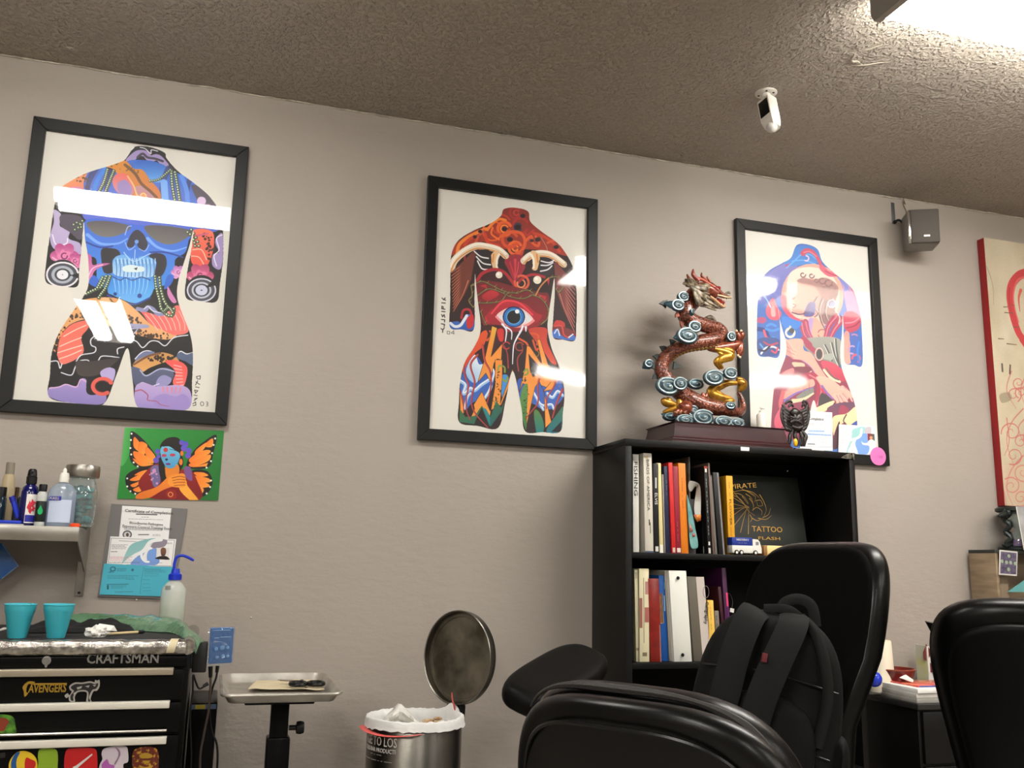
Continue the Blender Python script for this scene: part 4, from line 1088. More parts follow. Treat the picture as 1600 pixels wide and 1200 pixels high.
def standing(px0, px1, Y, zb):
    """centre x and radius of an upright round thing seen between two pixel columns at its foot"""
    best = None
    for py in range(600, 1200, 2):
        q = at((px0+px1)/2, py, Y)
        if best is None or abs(q.z-zb) < best[0]:
            best = (abs(q.z-zb), py)
    a, b = at(px0, best[1], Y), at(px1, best[1], Y)
    return (a.x+b.x)/2, (b.x-a.x)/2
glass = clear_mat('clear_glass', (226, 236, 236), 0.02, warp=(30, 0.3, 0.004), film=0.15, ior=1.5, boost=2.0)
petm = clear_mat('clear_bottle_plastic', (214, 226, 240), 0.05, warp=(40, 0.2, 0.002), film=0.30)
# big lidded glass jar
cx, r = standing(93, 147, -.115, SZ)
t = empty('glass_jar', (cx, -.115, SZ), 0, 'big round glass jar with a steel lid and teal contents, on the steel shelf', 'jar')
H = .178
mb = MB(); mb.lathe([(r*.55, 0.0), (r*.86, .004), (r*.98, .03), (r*1.02, .07), (r*1.0, .11), (r*.86, .138), (r*.78, .146), (r*.78, .156)], 28); mb.build('jar_glass', glass, t)
mb = MB(); mb.lathe([(r*.70, .153), (r*.98, .153), (r*1.02, .157), (r*1.02, .183), (r*.98, .189), (0, .191)], 32); mb.build('lid', M_STEEL, t)
mb = MB(); rg = random.Random(2)
for k in range(52):
    a, q = rg.uniform(0, 6.28), rg.uniform(0, r*.66)
    mb.ball((q*math.cos(a), q*math.sin(a), rg.uniform(.016, .122)), (rg.uniform(.012, .02), rg.uniform(.012, .02), rg.uniform(.008, .014)), 8, 5, M=Matrix.Identity(4))
tag(mb.build('jar_contents', mat('teal_packets', (66, 158, 158), .3, coat=.6, col2=(24, 84, 90), cscale=40), t), kind='stuff')
# hand sanitizer pump bottle
cx, r = standing(68, 115, -.2, SZ)
t = empty('pump_bottle', (cx, -.2, SZ), 0, 'clear hand sanitizer pump bottle with a blue label band on the steel shelf', 'bottle')
w, d = r, r*.62
def ovl(prof): 
    m_ = MB(); m_.lathe(prof, 28, sx=1, sy=.62); return m_
ovl([(w*.9, 0), (w*.98, .004), (w*.98, .095), (w*.9, .108), (w*.6, .122), (w*.3, .128), (w*.3, .134)]).build('bottle_body', petm, t)
ovl([(w*.9, .003), (w*.95, .006), (w*.95, .086), (0, .087)]).build('sanitizer_gel', clear_mat('gel', (206, 222, 242), .1, film=.3), t)
mb = MB()
def lblf(u, v): a = -PI/2+(u-.5)*1.7; return (w*1.0*math.cos(a), w*.64*math.sin(a), .012+v*.066)
mb.grid(lblf, 12, 2); mb.build('label_sheet', mat('pale_label', (196, 208, 232), .5), t, recalc=False)
mb = MB()
def lblf2(u, v): a = -PI/2-.42+(u-.5)*.95; return (w*1.012*math.cos(a), w*.652*math.sin(a), .0745+v*.012+u*.001)
mb.grid(lblf2, 8, 2); mb.build('label_band', mat('label_blue', (38, 40, 150), .5), t, recalc=False)
text('PURELL', 'lettering', M_INKW, t, (-w*.72, -w*.60, .077), (1, -.25, 0.03), (0, 0, 1), .0075, fit=.027)
mb = MB(); mb.lathe([(.0135, .13), (.0135, .152), (.0115, .158), (.006, .159), (.006, .166), (.0035, .172), (0, .173)], 18); mb.tube([(0, 0, .131), (0, 0, .09), (0, 0, .02)], [.0075, .004, .003], 8)
mb.build('pump_head', M_WHITEP, t)
# cobalt spray bottle
cx, r = standing(27, 55, -.195, SZ)
t = empty('spray_bottle', (cx, -.195, SZ), 0, 'cobalt blue spray bottle with a white and red label, on the steel shelf', 'bottle')
mb = MB(); mb.lathe([(r*.9, 0), (r, .004), (r, .098), (r*.85, .112), (r*.5, .12), (r*.45, .126)], 24); mb.build('bottle_body', mat('cobalt_plastic', (14, 14, 84), .18, coat=.5), t)
mb = MB()
def lb(u, v): a = -PI/2-.15+u*1.5; return (r*1.015*math.cos(a), r*1.015*math.sin(a), .008+v*.083)
mb.grid(lb, 10, 2); mb.build('label_sheet', M_WHITE, t, recalc=False)
mb = MB()
def lb2(u, v): a = -PI/2-.10+u*1.4; return (r*1.03*math.cos(a), r*1.03*math.sin(a), .011+v*.02)
mb.grid(lb2, 10, 2); mb.build('label_patch', mat('label_blue', (38, 40, 150), .5), t, recalc=False)
mb = MB()
for a0, z0, s in ((.35, .058, 1), (.6, .066, .8), (.45, .045, .7), (.75, .05, .6)):
    a = -PI/2+a0
    b = Matrix.Translation((r*1.035*math.cos(a), r*1.035*math.sin(a), z0)) @ Rz(a+PI/2)
    mb.prism([(-.009*s, -.006*s), (0, -.016*s), (.004*s, -.003*s), (.012*s, .004*s), (.002*s, .006*s), (-.003*s, .014*s)], -.0004, .0004, M=b)
mb.build('label_motif', mat('label_red', (206, 44, 66), .5), t, smooth=False)
mb = MB(); mb.lathe([(r*.62, .122), (r*.62, .142), (r*.5, .145)], 20); mb.lathe([(r*.5, .145), (r*.42, .162), (r*.28, .166), (0, .166)], 16, sx=1.15); mb.tube([(0, -r*.3, .156), (0, -r*.75, .157)], .003, 8); mb.build('sprayer', M_BLACKP, t)
# little dark bottle with a green drop
cx, r = standing(52, 69, -.215, SZ)
t = empty('dropper_bottle', (cx, -.215, SZ), 0, 'small black bottle with a green drop emblem beside the cobalt spray bottle', 'bottle')
mb = MB(); mb.lathe([(r*.96, .012), (r, .014), (r, .068), (r*.9, .074)], 20); mb.build('bottle_body', mat('dark_green_label', (18, 28, 24), .4), t)
mb = MB(); mb.lathe([(r*.9, 0), (r*.95, .002), (r*.95, .012)], 20); mb.build('pale_foot', mat('translucent_white', (196, 200, 196), .4), t)
mb = MB(); mb.lathe([(r*.92, .07), (r*.98, .076), (r*.94, .092), (r*.6, .102)], 20); mb.build('pale_shoulder', mat('translucent_white', (196, 200, 196), .4), t)
mb = MB(); mb.lathe([(r*.78, .1), (r*.8, .118), (r*.7, .121), (0, .121)], 18); mb.build('cap', M_BLACKP, t)
mb = MB(); mb.prism([(0, .06), (.007, .044), (.0055, .036), (0, .032), (-.0055, .036), (-.007, .044)], -.0006, .0006, M=Tr(r*.1, -r*1.0, 0)); mb.build('drop_emblem', mat('emblem_green', (20, 170, 96), .4), t, smooth=False)
# orange cap
p = at(117, 823, -.235)
t = empty('orange_cap', (p.x, -.235, SZ), 0, 'small orange bottle cap at the right end of the steel shelf', 'cap')
mb = MB(); mb.lathe([(.0135, 0), (.0135, .008), (.011, .0105), (0, .0105)], 20); mb.build('cap_shell', mat('orange_plastic', (238, 82, 30), .4), t)
mb = MB()
for k in range(16):
    a = 2*PI*k/16; mb.box(.013, .0142, -.0009, .0009, .001, .0075, M=Rz(a))
mb.build('cap_ribs', mat('orange_plastic'), t)
# tan bottle at the left end
cx, r = standing(-6, 16, -.1, SZ)
t = empty('tan_bottle', (cx, -.1, SZ), 0, 'tall tan bottle with a grey cap at the left end of the shelf', 'bottle')
mb = MB(); mb.lathe([(r*.9, 0), (r, .006), (r, .12), (r*.85, .145), (r*.62, .156)], 22); mb.build('bottle_body', mat('tan_plastic', (176, 160, 128), .4), t)
mb = MB(); mb.lathe([(r*.66, .153), (r*.66, .186), (r*.6, .19), (0, .19)], 20); mb.build('cap', mat('grey_cap', (128, 120, 106), .45), t)
# row of small capped vials behind
for k, (px, c) in enumerate(((20, 'vial_brown'), (27, 'vial_steel'), (33, 'vial_tan'))):
    cx, r = standing(px-3.6, px+3.6, -.07, SZ)
    t = empty('ink_vial', (cx, -.07, SZ), 0, ['small vial with a brown cap between tan and cobalt bottles', 'small vial with a steel cap behind the blue pen', 'small vial with a tan cap just left of the cobalt bottle'][k], 'vial', 'small vials on the shelf')
    mb = MB(); mb.lathe([(r*.9, 0), (r, .003), (r, .085), (r*.7, .092)], 14); mb.build('vial_body', mat('dark_vial', (46, 48, 56), .3), t)
    mb = MB(); mb.lathe([(r*.9, .09), (r*.9, .118), (0, .12)], 14); mb.build('cap', mat(c, [(92, 66, 48), (170, 162, 150), (150, 128, 96)][k], .35, .4), t)
# dark jar at the very edge, blue pen and blue tray
cx, r = standing(-18, 6, -.17, SZ)
t = empty('dark_jar', (cx, -.17, SZ), 0, 'dark squat jar with a black lid at the left edge of the photo', 'jar')
mb = MB(); mb.lathe([(r*.9, 0), (r, .004), (r, .078), (r*.8, .086)], 22); mb.build('jar_body', mat('dark_teal_glass', (24, 40, 52), .12, coat=.5), t)
mb = MB(); mb.lathe([(r*.86, .084), (r*.86, .108), (r*.8, .111), (0, .111)], 22); mb.build('lid', M_BLACKP, t)
p0, p1 = at(18, 776, -.185), at(29, 803, -.185)
t = empty('blue_marker', (p1.x, p1.y, SZ), 0, 'blue marker leaning on the shelf left of the cobalt bottle', 'marker')
mb = MB(); mb.tube([p1+Vector((0, 0, -.012)), p1.lerp(p0, .7)], .0075, 10); wbuild(mb, 'marker_barrel', M_BLUECAP, t)
mb = MB(); mb.tube([p1.lerp(p0, .7), p0], [.0085, .0078], 10); wbuild(mb, 'marker_cap', mat('deep_blue', (22, 30, 150), .4), t)
p = at(18, 814, -.215)
t = empty('blue_tray', (p.x, -.215, SZ), 0, 'little blue tray lying in front of the blue marker', 'tray')
mb = MB(); mb.box(-.032, .028, -.012, .012, 0.004, .014, .003); mb.build('tray_body', M_BLUECAP, t)
mb = MB(); mb.box(-.03, .034, -.014, .014, 0, .004, .001); mb.build('tray_foot', mat('pale_foot', (180, 178, 172), .5), t)
# blue translucent sheet hanging under the shelf, cut by the frame
q = [at(-30, 836, -.09), at(4, 850, -.085), at(28, 884, -.08), at(3, 904, -.085), at(-30, 925, -.09)]
t = empty('blue_pouch', (q[1].x, -.09, q[2].z), 0, 'blue plastic pouch corner under the shelf at the left edge', 'pouch')
mb = MB()
c_ = sum(q, Vector())/5
mb.add(q+[v+Vector((0, .012, 0)) for v in q]+[c_+Vector((0, -.008, 0))], [(0, 1, 10), (1, 2, 10), (2, 3, 10), (3, 4, 10), (4, 0, 10), (9, 8, 7, 6, 5), (0, 5, 6, 1), (1, 6, 7, 2), (2, 7, 8, 3), (3, 8, 9, 4), (4, 9, 5, 0)])
wbuild(mb, 'pouch_body', mat('blue_film', (34, 92, 160), .25, coat=.5), t)
mb = MB(); mb.tube([q[1], q[2], q[3]], .0018, 6); wbuild(mb, 'pouch_seam', mat('pale_seam', (120, 150, 190), .4), t)

# ------------------------------------------------------------------ butterfly print and certificate board
def art_butterfly(A):
    A.frame(0, 650, .25)
    A.poly([(700,40),(1450,60),(1450,560),(700,540)], (40,150,56), (22,104,40), 40, sm=False)
    A.poly([(760,60),(850,80),(800,260),(750,300)], (120,200,120), (40,150,56), 0, alpha=.7)
    OR, OY, K = (240,120,36), (252,160,60), (26,20,20)
    for q in ([(820,95),(900,150),(970,240),(985,300),(900,325),(840,310),(810,260),(815,180)], [(1352,118),(1260,170),(1200,230),(1165,310),(1240,330),(1310,310),(1330,240)], [(930,320),(850,330),(790,370),(785,420),(810,470),(860,490),(920,440),(950,380)], [(1200,340),(1290,340),(1325,390),(1320,440),(1280,495),(1230,490),(1200,430)]):
        A.poly(q, K)
    for q in ([(840,130),(880,180),(870,220),(835,190)], [(875,160),(920,180),(900,240),(860,215)], [(915,190),(970,250),(960,290),(910,240)], [(835,220),(900,240),(960,290),(900,290),(845,265)], [(830,265),(900,290),(960,300),(880,312)], [(1290,165),(1330,140),(1325,190),(1280,190)], [(1225,210),(1290,165),(1270,210),(1220,240)], [(1180,270),(1240,225),(1300,210),(1310,230),(1210,290)], [(1180,300),(1250,260),(1315,240),(1300,280),(1210,315)], [(1200,318),(1300,290),(1290,312)],
              [(930,335),(880,345),(840,370),(900,360)], [(930,345),(860,370),(810,400),(870,400)], [(935,355),(870,405),(815,430),(850,440)], [(930,380),(880,430),(830,460),(880,470)], [(1210,350),(1270,350),(1300,370),(1240,375)], [(1210,370),(1300,385),(1310,410),(1240,405)], [(1215,390),(1300,420),(1300,440),(1240,440)], [(1215,410),(1270,450),(1260,480),(1230,470)]): A.poly(q, OR, OY, 30)
    for x, y in ((822,110),(818,150),(815,200),(820,240),(835,290),(860,314),(1345,140),(1335,180),(1325,230),(1318,280),(1290,320),(795,390),(795,440),(815,470),(845,485),(1318,400),(1312,440),(1290,480)): A.disc(x,y,6,(240,240,236))
    A.poly([(870,400),(950,310),(1010,300),(1040,330),(1150,330),(1180,320),(1230,400),(1245,520),(950,515),(880,460)], (150,28,28), (120,16,22)); A.poly([(940,330),(990,310),(1000,410),(960,440)], (110,100,150)); A.poly([(1150,320),(1190,320),(1200,400),(1160,380)], (120,80,140)); A.speck([(960,340),(975,400)], (200,150,190), 12, 6, 10)
    A.stroke([(1010,250),(1010,330),(1025,400)], 40, K); A.stroke([(1120,240),(1130,300),(1100,350)], 34, K)
    A.poly([(1040,300),(1110,300),(1115,360),(1060,400),(1035,370)], (226,130,40)); A.poly([(1000,190),(1040,140),(1110,135),(1145,190),(1130,250),(1040,240)], K)
    A.poly([(1005,200),(1040,180),(1120,230),(1115,280),(1085,320),(1045,322),(1020,290),(1005,250)], (112,190,220), (70,150,200)); A.disc(1035,210,14,(200,50,50)); A.disc(1025,245,16,(190,60,90),ry=9); A.disc(1078,242,18,(190,60,90),ry=9); A.disc(1040,270,9,(30,40,70),ry=7); A.disc(1050,298,16,(120,40,110),ry=6); A.stroke([(1060,205),(1100,215)], 4, (30,60,110))
    A.poly([(1000,185),(1030,150),(1100,140),(1140,180),(1120,225),(1060,190),(1020,190)], K)
    for x, y, r in ((1135,165,16),(1160,175,18),(1150,200,20),(1180,215,18),(1175,245,18),(985,220,16),(975,275,18),(990,250,12)): A.disc(x,y,r,(70,90,200),col2=(130,70,180))
    A.disc(1136,232,10,(230,120,40),ry=16); A.disc(1130,285,11,(230,120,40),ry=20)
    A.poly([(850,515),(870,480),(980,440),(1060,370),(1120,360),(1150,380),(1120,420),(1020,460),(930,510)], (236,140,44), (222,112,34)); A.poly([(1120,430),(1160,400),(1170,430),(1200,470),(1240,525),(1190,525),(1130,470)], (246,170,60)); A.poly([(1060,380),(1140,355),(1160,390),(1150,440),(1080,440),(1050,420)], (240,150,50))
    for i in range(4): A.stroke([(1075+i*4,385+i*16),(1120,375+i*18),(1155,380+i*16)], 5, (150,70,24))
    A.poly([(1040,470),(1090,460),(1100,510),(1050,510)], (150,30,30)); A.ring(1065,488,14,6,(230,150,70))

def wall_print(name, corners, art_fn, W, H, root, bg, off, th=.0012, nm='paper_sheet', rough=.6, coat=0.0):
    P = [at(*c, -off) for c in corners]
    A = Art(W, H, bg)
    # photograph pixel -> uv by inverting the bilinear patch through the plane
    o, ex, ey = P[0], P[1]-P[0], P[3]-P[0]
    def to_uv(px, py):
        q = at(px, py, -off)-o
        g = Matrix(((ex.x, ey.x), (ex.z, ey.z))).inverted() @ Vector((q.x, q.z))
        return g.x, g.y
    A.to_uv = to_uv
    art_fn(A)
    m = A.material(name, rough, coat)
    L = root.location
    return print_quad(nm, m, root, [p-L for p in P]), P
C_B = [(195,668),(350,673),(341,782),(183,779)]
p = at(266, 780, 0)
t = empty('butterfly_print', (p.x, 0, p.z), 0, 'green print of a masked woman with orange butterfly wings taped under the leftmost frame', 'picture')
wall_print('butterfly_art', C_B, art_butterfly, 480, 360, t, (30,130,46), .004, rough=.3, coat=.4, nm='print')
mb = MB(); P = [at(*c, -.0035) for c in C_B]; mb.slab([P[3], P[2], P[1], P[0]], .003); wbuild(mb, 'card_back', M_WHITE, t, smooth=False)

C_BD = [(174,787),(293,795),(268,936),(152,932)]
p = at(212, 934, 0)
t = empty('certificate_board', (p.x, 0, p.z), 0, 'grey board with two certificates and a blue permit hung on the wall', 'board')
P = [at(*c, -.008) for c in C_BD]
mb = MB(); mb.slab([P[3], P[2], P[1], P[0]], .0075); wbuild(mb, 'board', mat('grey_board', (116, 113, 112), .5), t, smooth=False)
TXT = (90, 92, 98)
def lines(A, x0, x1, ys, col=TXT, w=5, dy=0, brk=True):
    for i, y in enumerate(ys):
        x = x0
        e = x1-(A.rng.random()*.3*(x1-x0) if brk else 0)
        while x < e:
            l = 10+A.rng.random()*26
            A.stroke([(x, y+dy*(x-x0)), (min(x+l, e), y+dy*(min(x+l, e)-x0))], w, col, sm=False, alpha=.75)
            x += l+8
def art_cert(A):
    A.frame(150, 780, .1584)
    A.poly([(258,62),(745,88),(715,420),(222,405)], (236,236,236), sm=False, line=(120,120,124), lw=4)
    lines(A, 400, 600, [148], (60,60,64), 14, .03, False); lines(A, 450, 540, [178], w=5); lines(A, 320, 660, [195], w=4, dy=.03, brk=False)
    lines(A, 280, 690, [286, 298], (120,120,124), 7, .04)
    A.disc(308,350,46,(70,70,76),ry=42); A.disc(308,350,34,(196,196,198),ry=30); A.disc(310,352,14,(90,60,60),ry=18)
    lines(A, 420, 520, [352], (60,60,64), 11, .0, False); lines(A, 560, 650, [352,364], w=4)
def art_permit(A):
    A.frame(150, 780, .1584)
    A.poly([(150,385),(775,405),(750,660),(120,640)], (240,238,238), sm=False, line=(130,130,134), lw=5)
    A.poly([(360,440),(500,395),(590,392),(480,500),(330,570),(260,640),(300,520)], (130,184,184), (160,206,206)); A.poly([(600,400),(700,405),(670,470),(540,480)], (140,132,146)); A.poly([(370,600),(480,520),(460,600),(620,590),(590,650),(360,650)], (120,156,220)); A.poly([(520,510),(600,490),(600,590),(510,600)], (120,160,226))
    A.stroke([(280,640),(380,560),(470,510),(540,420),(640,400)], 40, (238,240,242)); A.ring(520,550,70,26,(240,242,244),a0=90,a1=290)
    lines(A, 230, 400, [410], (170,170,174), 10, .05); lines(A, 155, 320, [450, 462, 474, 488], w=5); lines(A, 150, 210, [517], (80,80,84), 8); lines(A, 135, 380, [572, 584, 600], (206,110,120), 5); lines(A, 130, 500, [620, 630], w=4); lines(A, 500, 660, [630], (110,140,200), 6); lines(A, 700, 750, [430, 440], w=4)
    A.poly([(600,480),(725,480),(720,596),(596,590)], (228,224,222), sm=False); A.poly([(596,590),(600,575),(640,562),(690,562),(720,580),(720,598)], (26,22,24)); A.poly([(640,520),(642,490),(665,476),(690,490),(694,520),(685,552),(662,568),(645,550)], (126,84,66), (96,60,48)); A.stroke([(652,545),(668,552),(682,545)], 8, (50,34,30))
def art_blue(A):
    A.frame(150, 780, .1584)
    A.poly([(60,620),(800,650),(700,980),(20,960)], (70,174,196), sm=False)
    D = (44,110,128)
    A.ring(168,690,24,14,D,ry=20); A.stroke([(140,715),(190,705)], 12, D); lines(A, 210, 300, [686,698,710], D, 6); A.disc(362,700,14,D); lines(A, 120, 190, [725], D, 6)
    lines(A, 115, 450, [752,766,780], D, 5, .03); lines(A, 300, 420, [796], D, 4); lines(A, 110, 360, [842], (30,84,100), 8, .0); A.stroke([(118,856),(118,884)], 18, (30,84,100)); lines(A, 150, 310, [856,868,880], D, 5); lines(A, 190, 370, [918], D, 7)
    lines(A, 480, 700, [690,704,720], D, 6); lines(A, 480, 640, [740,760], D, 4); lines(A, 470, 560, [800,840,880,910], D, 4); A.stroke([(470,670),(440,940)], 3, D)
Q1 = [(190.5,789.5),(268.5,794),(263.5,846),(185,843)]
wall_print('certificate_art', Q1, art_cert, 360, 260, t, (236,236,236), .0095, nm='certificate')
Q2 = [(172.5,838),(275.5,842.5),(270,885.5),(167,882)]
wall_print('permit_art', Q2, art_permit, 460, 220, t, (240,238,238), .0105, nm='permit', rough=.35, coat=.3)
Q3 = [(162.5,880.5),(270,886),(262,932),(155.5,929)]
wall_print('blue_permit_art', Q3, art_blue, 420, 190, t, (70,174,196), .0115, nm='blue_permit')
ex = at(268, 794, -.01)-at(190, 789, -.01); ey = at(190, 789, -.01)-at(185, 843, -.01)
L = t.location
o = at(195, 799.5, -.0102)-L
text('Certificate of Completion', 'lettering', M_INKK, t, o, ex, ey, .0088, fit=.143, bold=.0001)
text('Bloodborne Pathogens', 'lettering', mat('grey_dark_ink', (70, 70, 76), .7), t, at(202, 818.5, -.0102)-L, ex, ey, .0082, fit=.1)
text('Exposure Control Training Exam', 'lettering', mat('grey_dark_ink'), t, at(191, 823.5, -.0102)-L, ex, ey, .0082, fit=.148)
# two small nail stubs by the board
for (a, b, l) in ((213, 937, 'small plaster lump on the wall just under the certificate board'), (392, 965, 'tiny pale nail head on the bare wall above the tray stand')):
    p = at(a, b, -.002)
    n_ = empty('wall_nail', (p.x, -.0, p.z), 0, l, 'nail', None)
    mb = MB(); mb.ball((0, -.003, 0), (.003, .003, .004), 8, 6); mb.build('nail_head', mat('pale_nail', (190, 182, 170), .5), n_)
# ------------------------------------------------------------------ tool chest
CT, CF, CXR, CXL = 0.945, -0.66, -0.046, -0.76     # top, front, right and left sides
t = empty('tool_chest', ((CXL+CXR)/2, -.36, 0), 0, 'black rolling tool chest with white drawer handles and stickers, crammed against the wall', 'tool chest')
chest = t
mb = MB(); mb.box(CXL, CXR, CF+.022, -.09, .09, CT-.004, .004); wbuild(mb, 'cabinet_body', M_BLACKM, t)
mb = MB(); mb.box(CXL+.03, CXR-.035, CF+.03, -.1, CT-.004, CT, .001); wbuild(mb, 'top_mat', mat('ribbed_rubber_mat', (34, 33, 34), .6, bump=(200, .3, .001)), t)
foil = mat('crinkled_foil_wrap', (188, 184, 176), .22, .85, bump=(70, .9, .004), col2=(110, 106, 102), cscale=45)
mb = MB()
pts = [(x, CF+.010, CT-.0185) for x in np.linspace(CXL, CXR-.012, 60)]
rg = random.Random(4)
mb.tube(pts, [0.0195+rg.uniform(-.0012, .0012) for _ in pts], 16)
wbuild(mb, 'wrapped_front_lip', foil, t, label='front lip wrapped in crinkled foil and clear film', angle=80)
mb = MB(); pts = [(CXR-.008, y, CT-.0185) for y in np.linspace(CF+.010, -.1, 26)]
mb.tube(pts, .019, 14); wbuild(mb, 'wrapped_side_lip', foil, t, angle=80)
mb = MB()
arc = [(CF+.010+.0212*math.cos(a), CT-.0185+.0212*math.sin(a)) for a in np.linspace(PI*.35, PI*1.2, 12)]
def tape(u, v):
    i = u*(len(arc)-1); k = min(int(i), len(arc)-2); f = i-k
    y = arc[k][0]*(1-f)+arc[k+1][0]*f; z = arc[k][1]*(1-f)+arc[k+1][1]*f
    return (-.104+v*.019+(1-u)*.012, y, z)
mb.grid(tape, 16, 2); wbuild(mb, 'tape_strip', mat('masking_tape', (206, 196, 162), .6), t, recalc=False, label='cream masking tape strip over the wrapped lip')
# control strip with emblem and lettering
FY = CF
def cpt(px, py, y=CF): return at(px, py, y)
zs = [cpt(100, y).z for y in (1024, 1041)]
mb = MB(); mb.box(CXL, CXR-.006, CF+.004, CF+.03, cpt(150, 1043).z, CT-.04, .002); wbuild(mb, 'front_rail', M_BLACKM, t)
L = Vector(t.location)
p0, p1 = cpt(134.5, 1036.5, CF+.0035), cpt(247, 1033.5, CF+.0035)
text('CRAFTSMAN', 'lettering', mat('dull_silver_letter', (132, 130, 126), .4, .3), t, p0-L, (1, 0, 0), (0, 0, 1), .0235, depth=.0008, fit=(p1-p0).length, bold=.0006)
p = cpt(73, 1032, CF+.003)
mb = MB(); mb.lathe([(.0095, 0), (.0105, .003), (.007, .004), (.006, .0025), (0, .0025)], 20, M=Tr(p.x, p.y, p.z) @ Rx(PI/2)); mb.prism([(-.004, -.006), (.004, -.006), (.002, -.016), (-.002, -.016)], -.003, 0, M=Tr(p.x, p.y, p.z)); wbuild(mb, 'lock', mat('dull_silver_letter'), t)
# drawers with bar handles
M_HANDLE = mat('white_enamel_bar', (214, 210, 198), .3, .15)
rows = [(1047, 1098, (0, 1055), (271, 1049)), (1100, 1150, (0, 1109), (265, 1101)), (1153, 1236, (0, 1164), (260, 1157)), (1240, 1330, (0, 1262), (258, 1255))]
DRAW = []
for i, (ya, yb, h0, h1) in enumerate(rows):
    zt, zb = cpt(130, ya).z, cpt(130, yb).z
    mb = MB(); mb.box(CXL+.008, CXR-.012, CF+.002, CF+.03, zb+.002, zt-.001, .002)
    d = wbuild(mb, 'drawer', M_BLACKM, t, label=None)
    DRAW.append(d)
    hz = cpt(h1[0], h1[1], CF-.014).z
    hx1 = cpt(h1[0], h1[1], CF-.014).x
    mb = MB(); mb.box(CXL+.01, hx1, CF-.016, CF-.011, hz-.0085, hz+.0085, .002); mb.box(CXL+.01, hx1, CF-.014, CF+.004, hz+.004, hz+.0085, .001)
    wbuild(mb, 'bar_handle', M_HANDLE if i else mat('satin_handle', (168, 158, 140), .35, .6), d, label='white bar handle' if i else 'satin metal bar handle')
    if i in (1, 2):
        rz = cpt(258, 1141, CF-.004).z if i == 2 else cpt(100, 1098, CF).z
        if i == 2:
            mb = MB(); mb.tube([(CXL+.01, CF-.006, rz), (hx1-.002, CF-.006, rz)], .0036, 8); wbuild(mb, 'trim_rail', M_STEEL, d)
# stickers
def sticker(d, name, polypx, col, y=CF+.0005, lab=None, lift=.0006, sm=True):
    q = [cpt(a, b, y) for a, b in polypx]
    pl = [(v.x, v.z) for v in q]
    if sm and len(pl) > 4:
        pl = [(v.x, v.y) for v in catmull([(a, b, 0) for a, b in pl], 5, True)]
    mb = MB(); mb.prism(pl, y-lift, y+.001)
    return wbuild(mb, name, mat(*col) if isinstance(col, tuple) and isinstance(col[0], str) else col, d, smooth=False, label=lab)
def z6(pts): return [(x*.29176, 850+y*.29176) for x, y in pts]
gold = mat('gold_print', (176, 140, 44), .4, .3)
L1 = L
p0, p1 = cpt(44, 1082, CF+.001), cpt(103.5, 1080, CF+.001)
text('AVENGERS', 'lettering', gold, DRAW[0], p0-L, (1, 0, 0), (0, 0, 1), .0195, fit=(p1-p0).length, depth=.0006, bold=.0005, label='gold lettering sticker')
sticker(DRAW[0], 'sticker_arrow', z6([(122,765),(150,737),(185,738),(178,750),(150,752),(140,790),(150,800),(132,818),(128,790)]), gold)
sticker(DRAW[0], 'sticker_bar', z6([(175,746),(358,744),(358,752),(175,754)]), gold, sm=False)
cat_o = z6([(372,760),(400,742),(440,742),(480,735),(505,740),(510,728),(520,732),(532,728),(534,760),(520,785),(500,790),(485,830),(494,848),(476,852),(462,845),(466,800),(450,790),(415,795),(400,820),(402,842),(388,850),(370,838),(368,818),(356,825),(346,812),(362,800),(372,810),(384,790),(374,780)])
sticker(DRAW[0], 'panther_sticker', cat_o, mat('grey_print', (168, 164, 158), .4), lab='pale outlined big cat sticker')
cx_, cy_ = sum(a for a, b in cat_o)/len(cat_o), sum(b for a, b in cat_o)/len(cat_o)
sticker(DRAW[0], 'panther_inner', z6([(380,765),(405,750),(440,750),(482,744),(506,750),(524,745),(524,760),(512,776),(494,782),(476,820),(484,840),(472,840),(474,796),(452,782),(410,788),(392,818),(394,838),(380,836),(378,812),(396,788),(384,776)]), mat('black_print', (22, 21, 22), .5), y=CF-.0002)
for q in ([(410,768),(440,760),(436,772),(416,780)], [(455,762),(480,756),(474,770)], [(496,756),(515,752),(508,764)], [(392,800),(404,792),(398,812)]): sticker(DRAW[0], 'panther_mark', z6(q), mat('grey_print'), y=CF-.001)
sticker(DRAW[1], 'green_sticker', [(-4,1119),(12,1117),(22,1122),(24,1134),(24,1145.5),(-4,1146)], mat('lime_print', (96, 160, 40), .5, col2=(30, 70, 20), cscale=60), lab='mottled green and red sticker cut by the photo edge')
sticker(DRAW[1], 'green_sticker_blot', [(-4,1124),(8,1122),(14,1128),(10,1134),(6,1142),(-4,1140)], mat('rust_print', (140, 52, 26), .5), y=CF-.0002)
def z2(pts): return [(x*.125, 1080+y*.125) for x, y in pts]
sticker(DRAW[2], 'ball_sticker', z2([(285,745),(390,775),(455,850),(465,960),(420,1060),(300,1110),(180,1080),(115,980),(120,880),(190,780)]), mat('yellow_print', (232, 196, 36), .35), lab='round yellow sticker with a blue band and red patch')
sticker(DRAW[2], 'ball_band', z2([(190,782),(250,762),(210,850),(205,940),(230,1090),(165,1060),(140,960),(145,870)]), mat('blue_print', (24, 84, 150), .4), y=CF-.0002)
sticker(DRAW[2], 'ball_patch', z2([(330,830),(385,850),(440,880),(440,940),(390,1000),(320,980),(310,900)]), mat('red_print', (200, 30, 24), .4), y=CF-.0002)
sticker(DRAW[2], 'green_blank_sticker', z2([(500,725),(620,715),(705,735),(725,830),(720,960),(730,1080),(470,1080),(480,900),(475,800)]), mat('leaf_print', (136, 170, 36), .4), lab='plain yellow green rounded sticker')
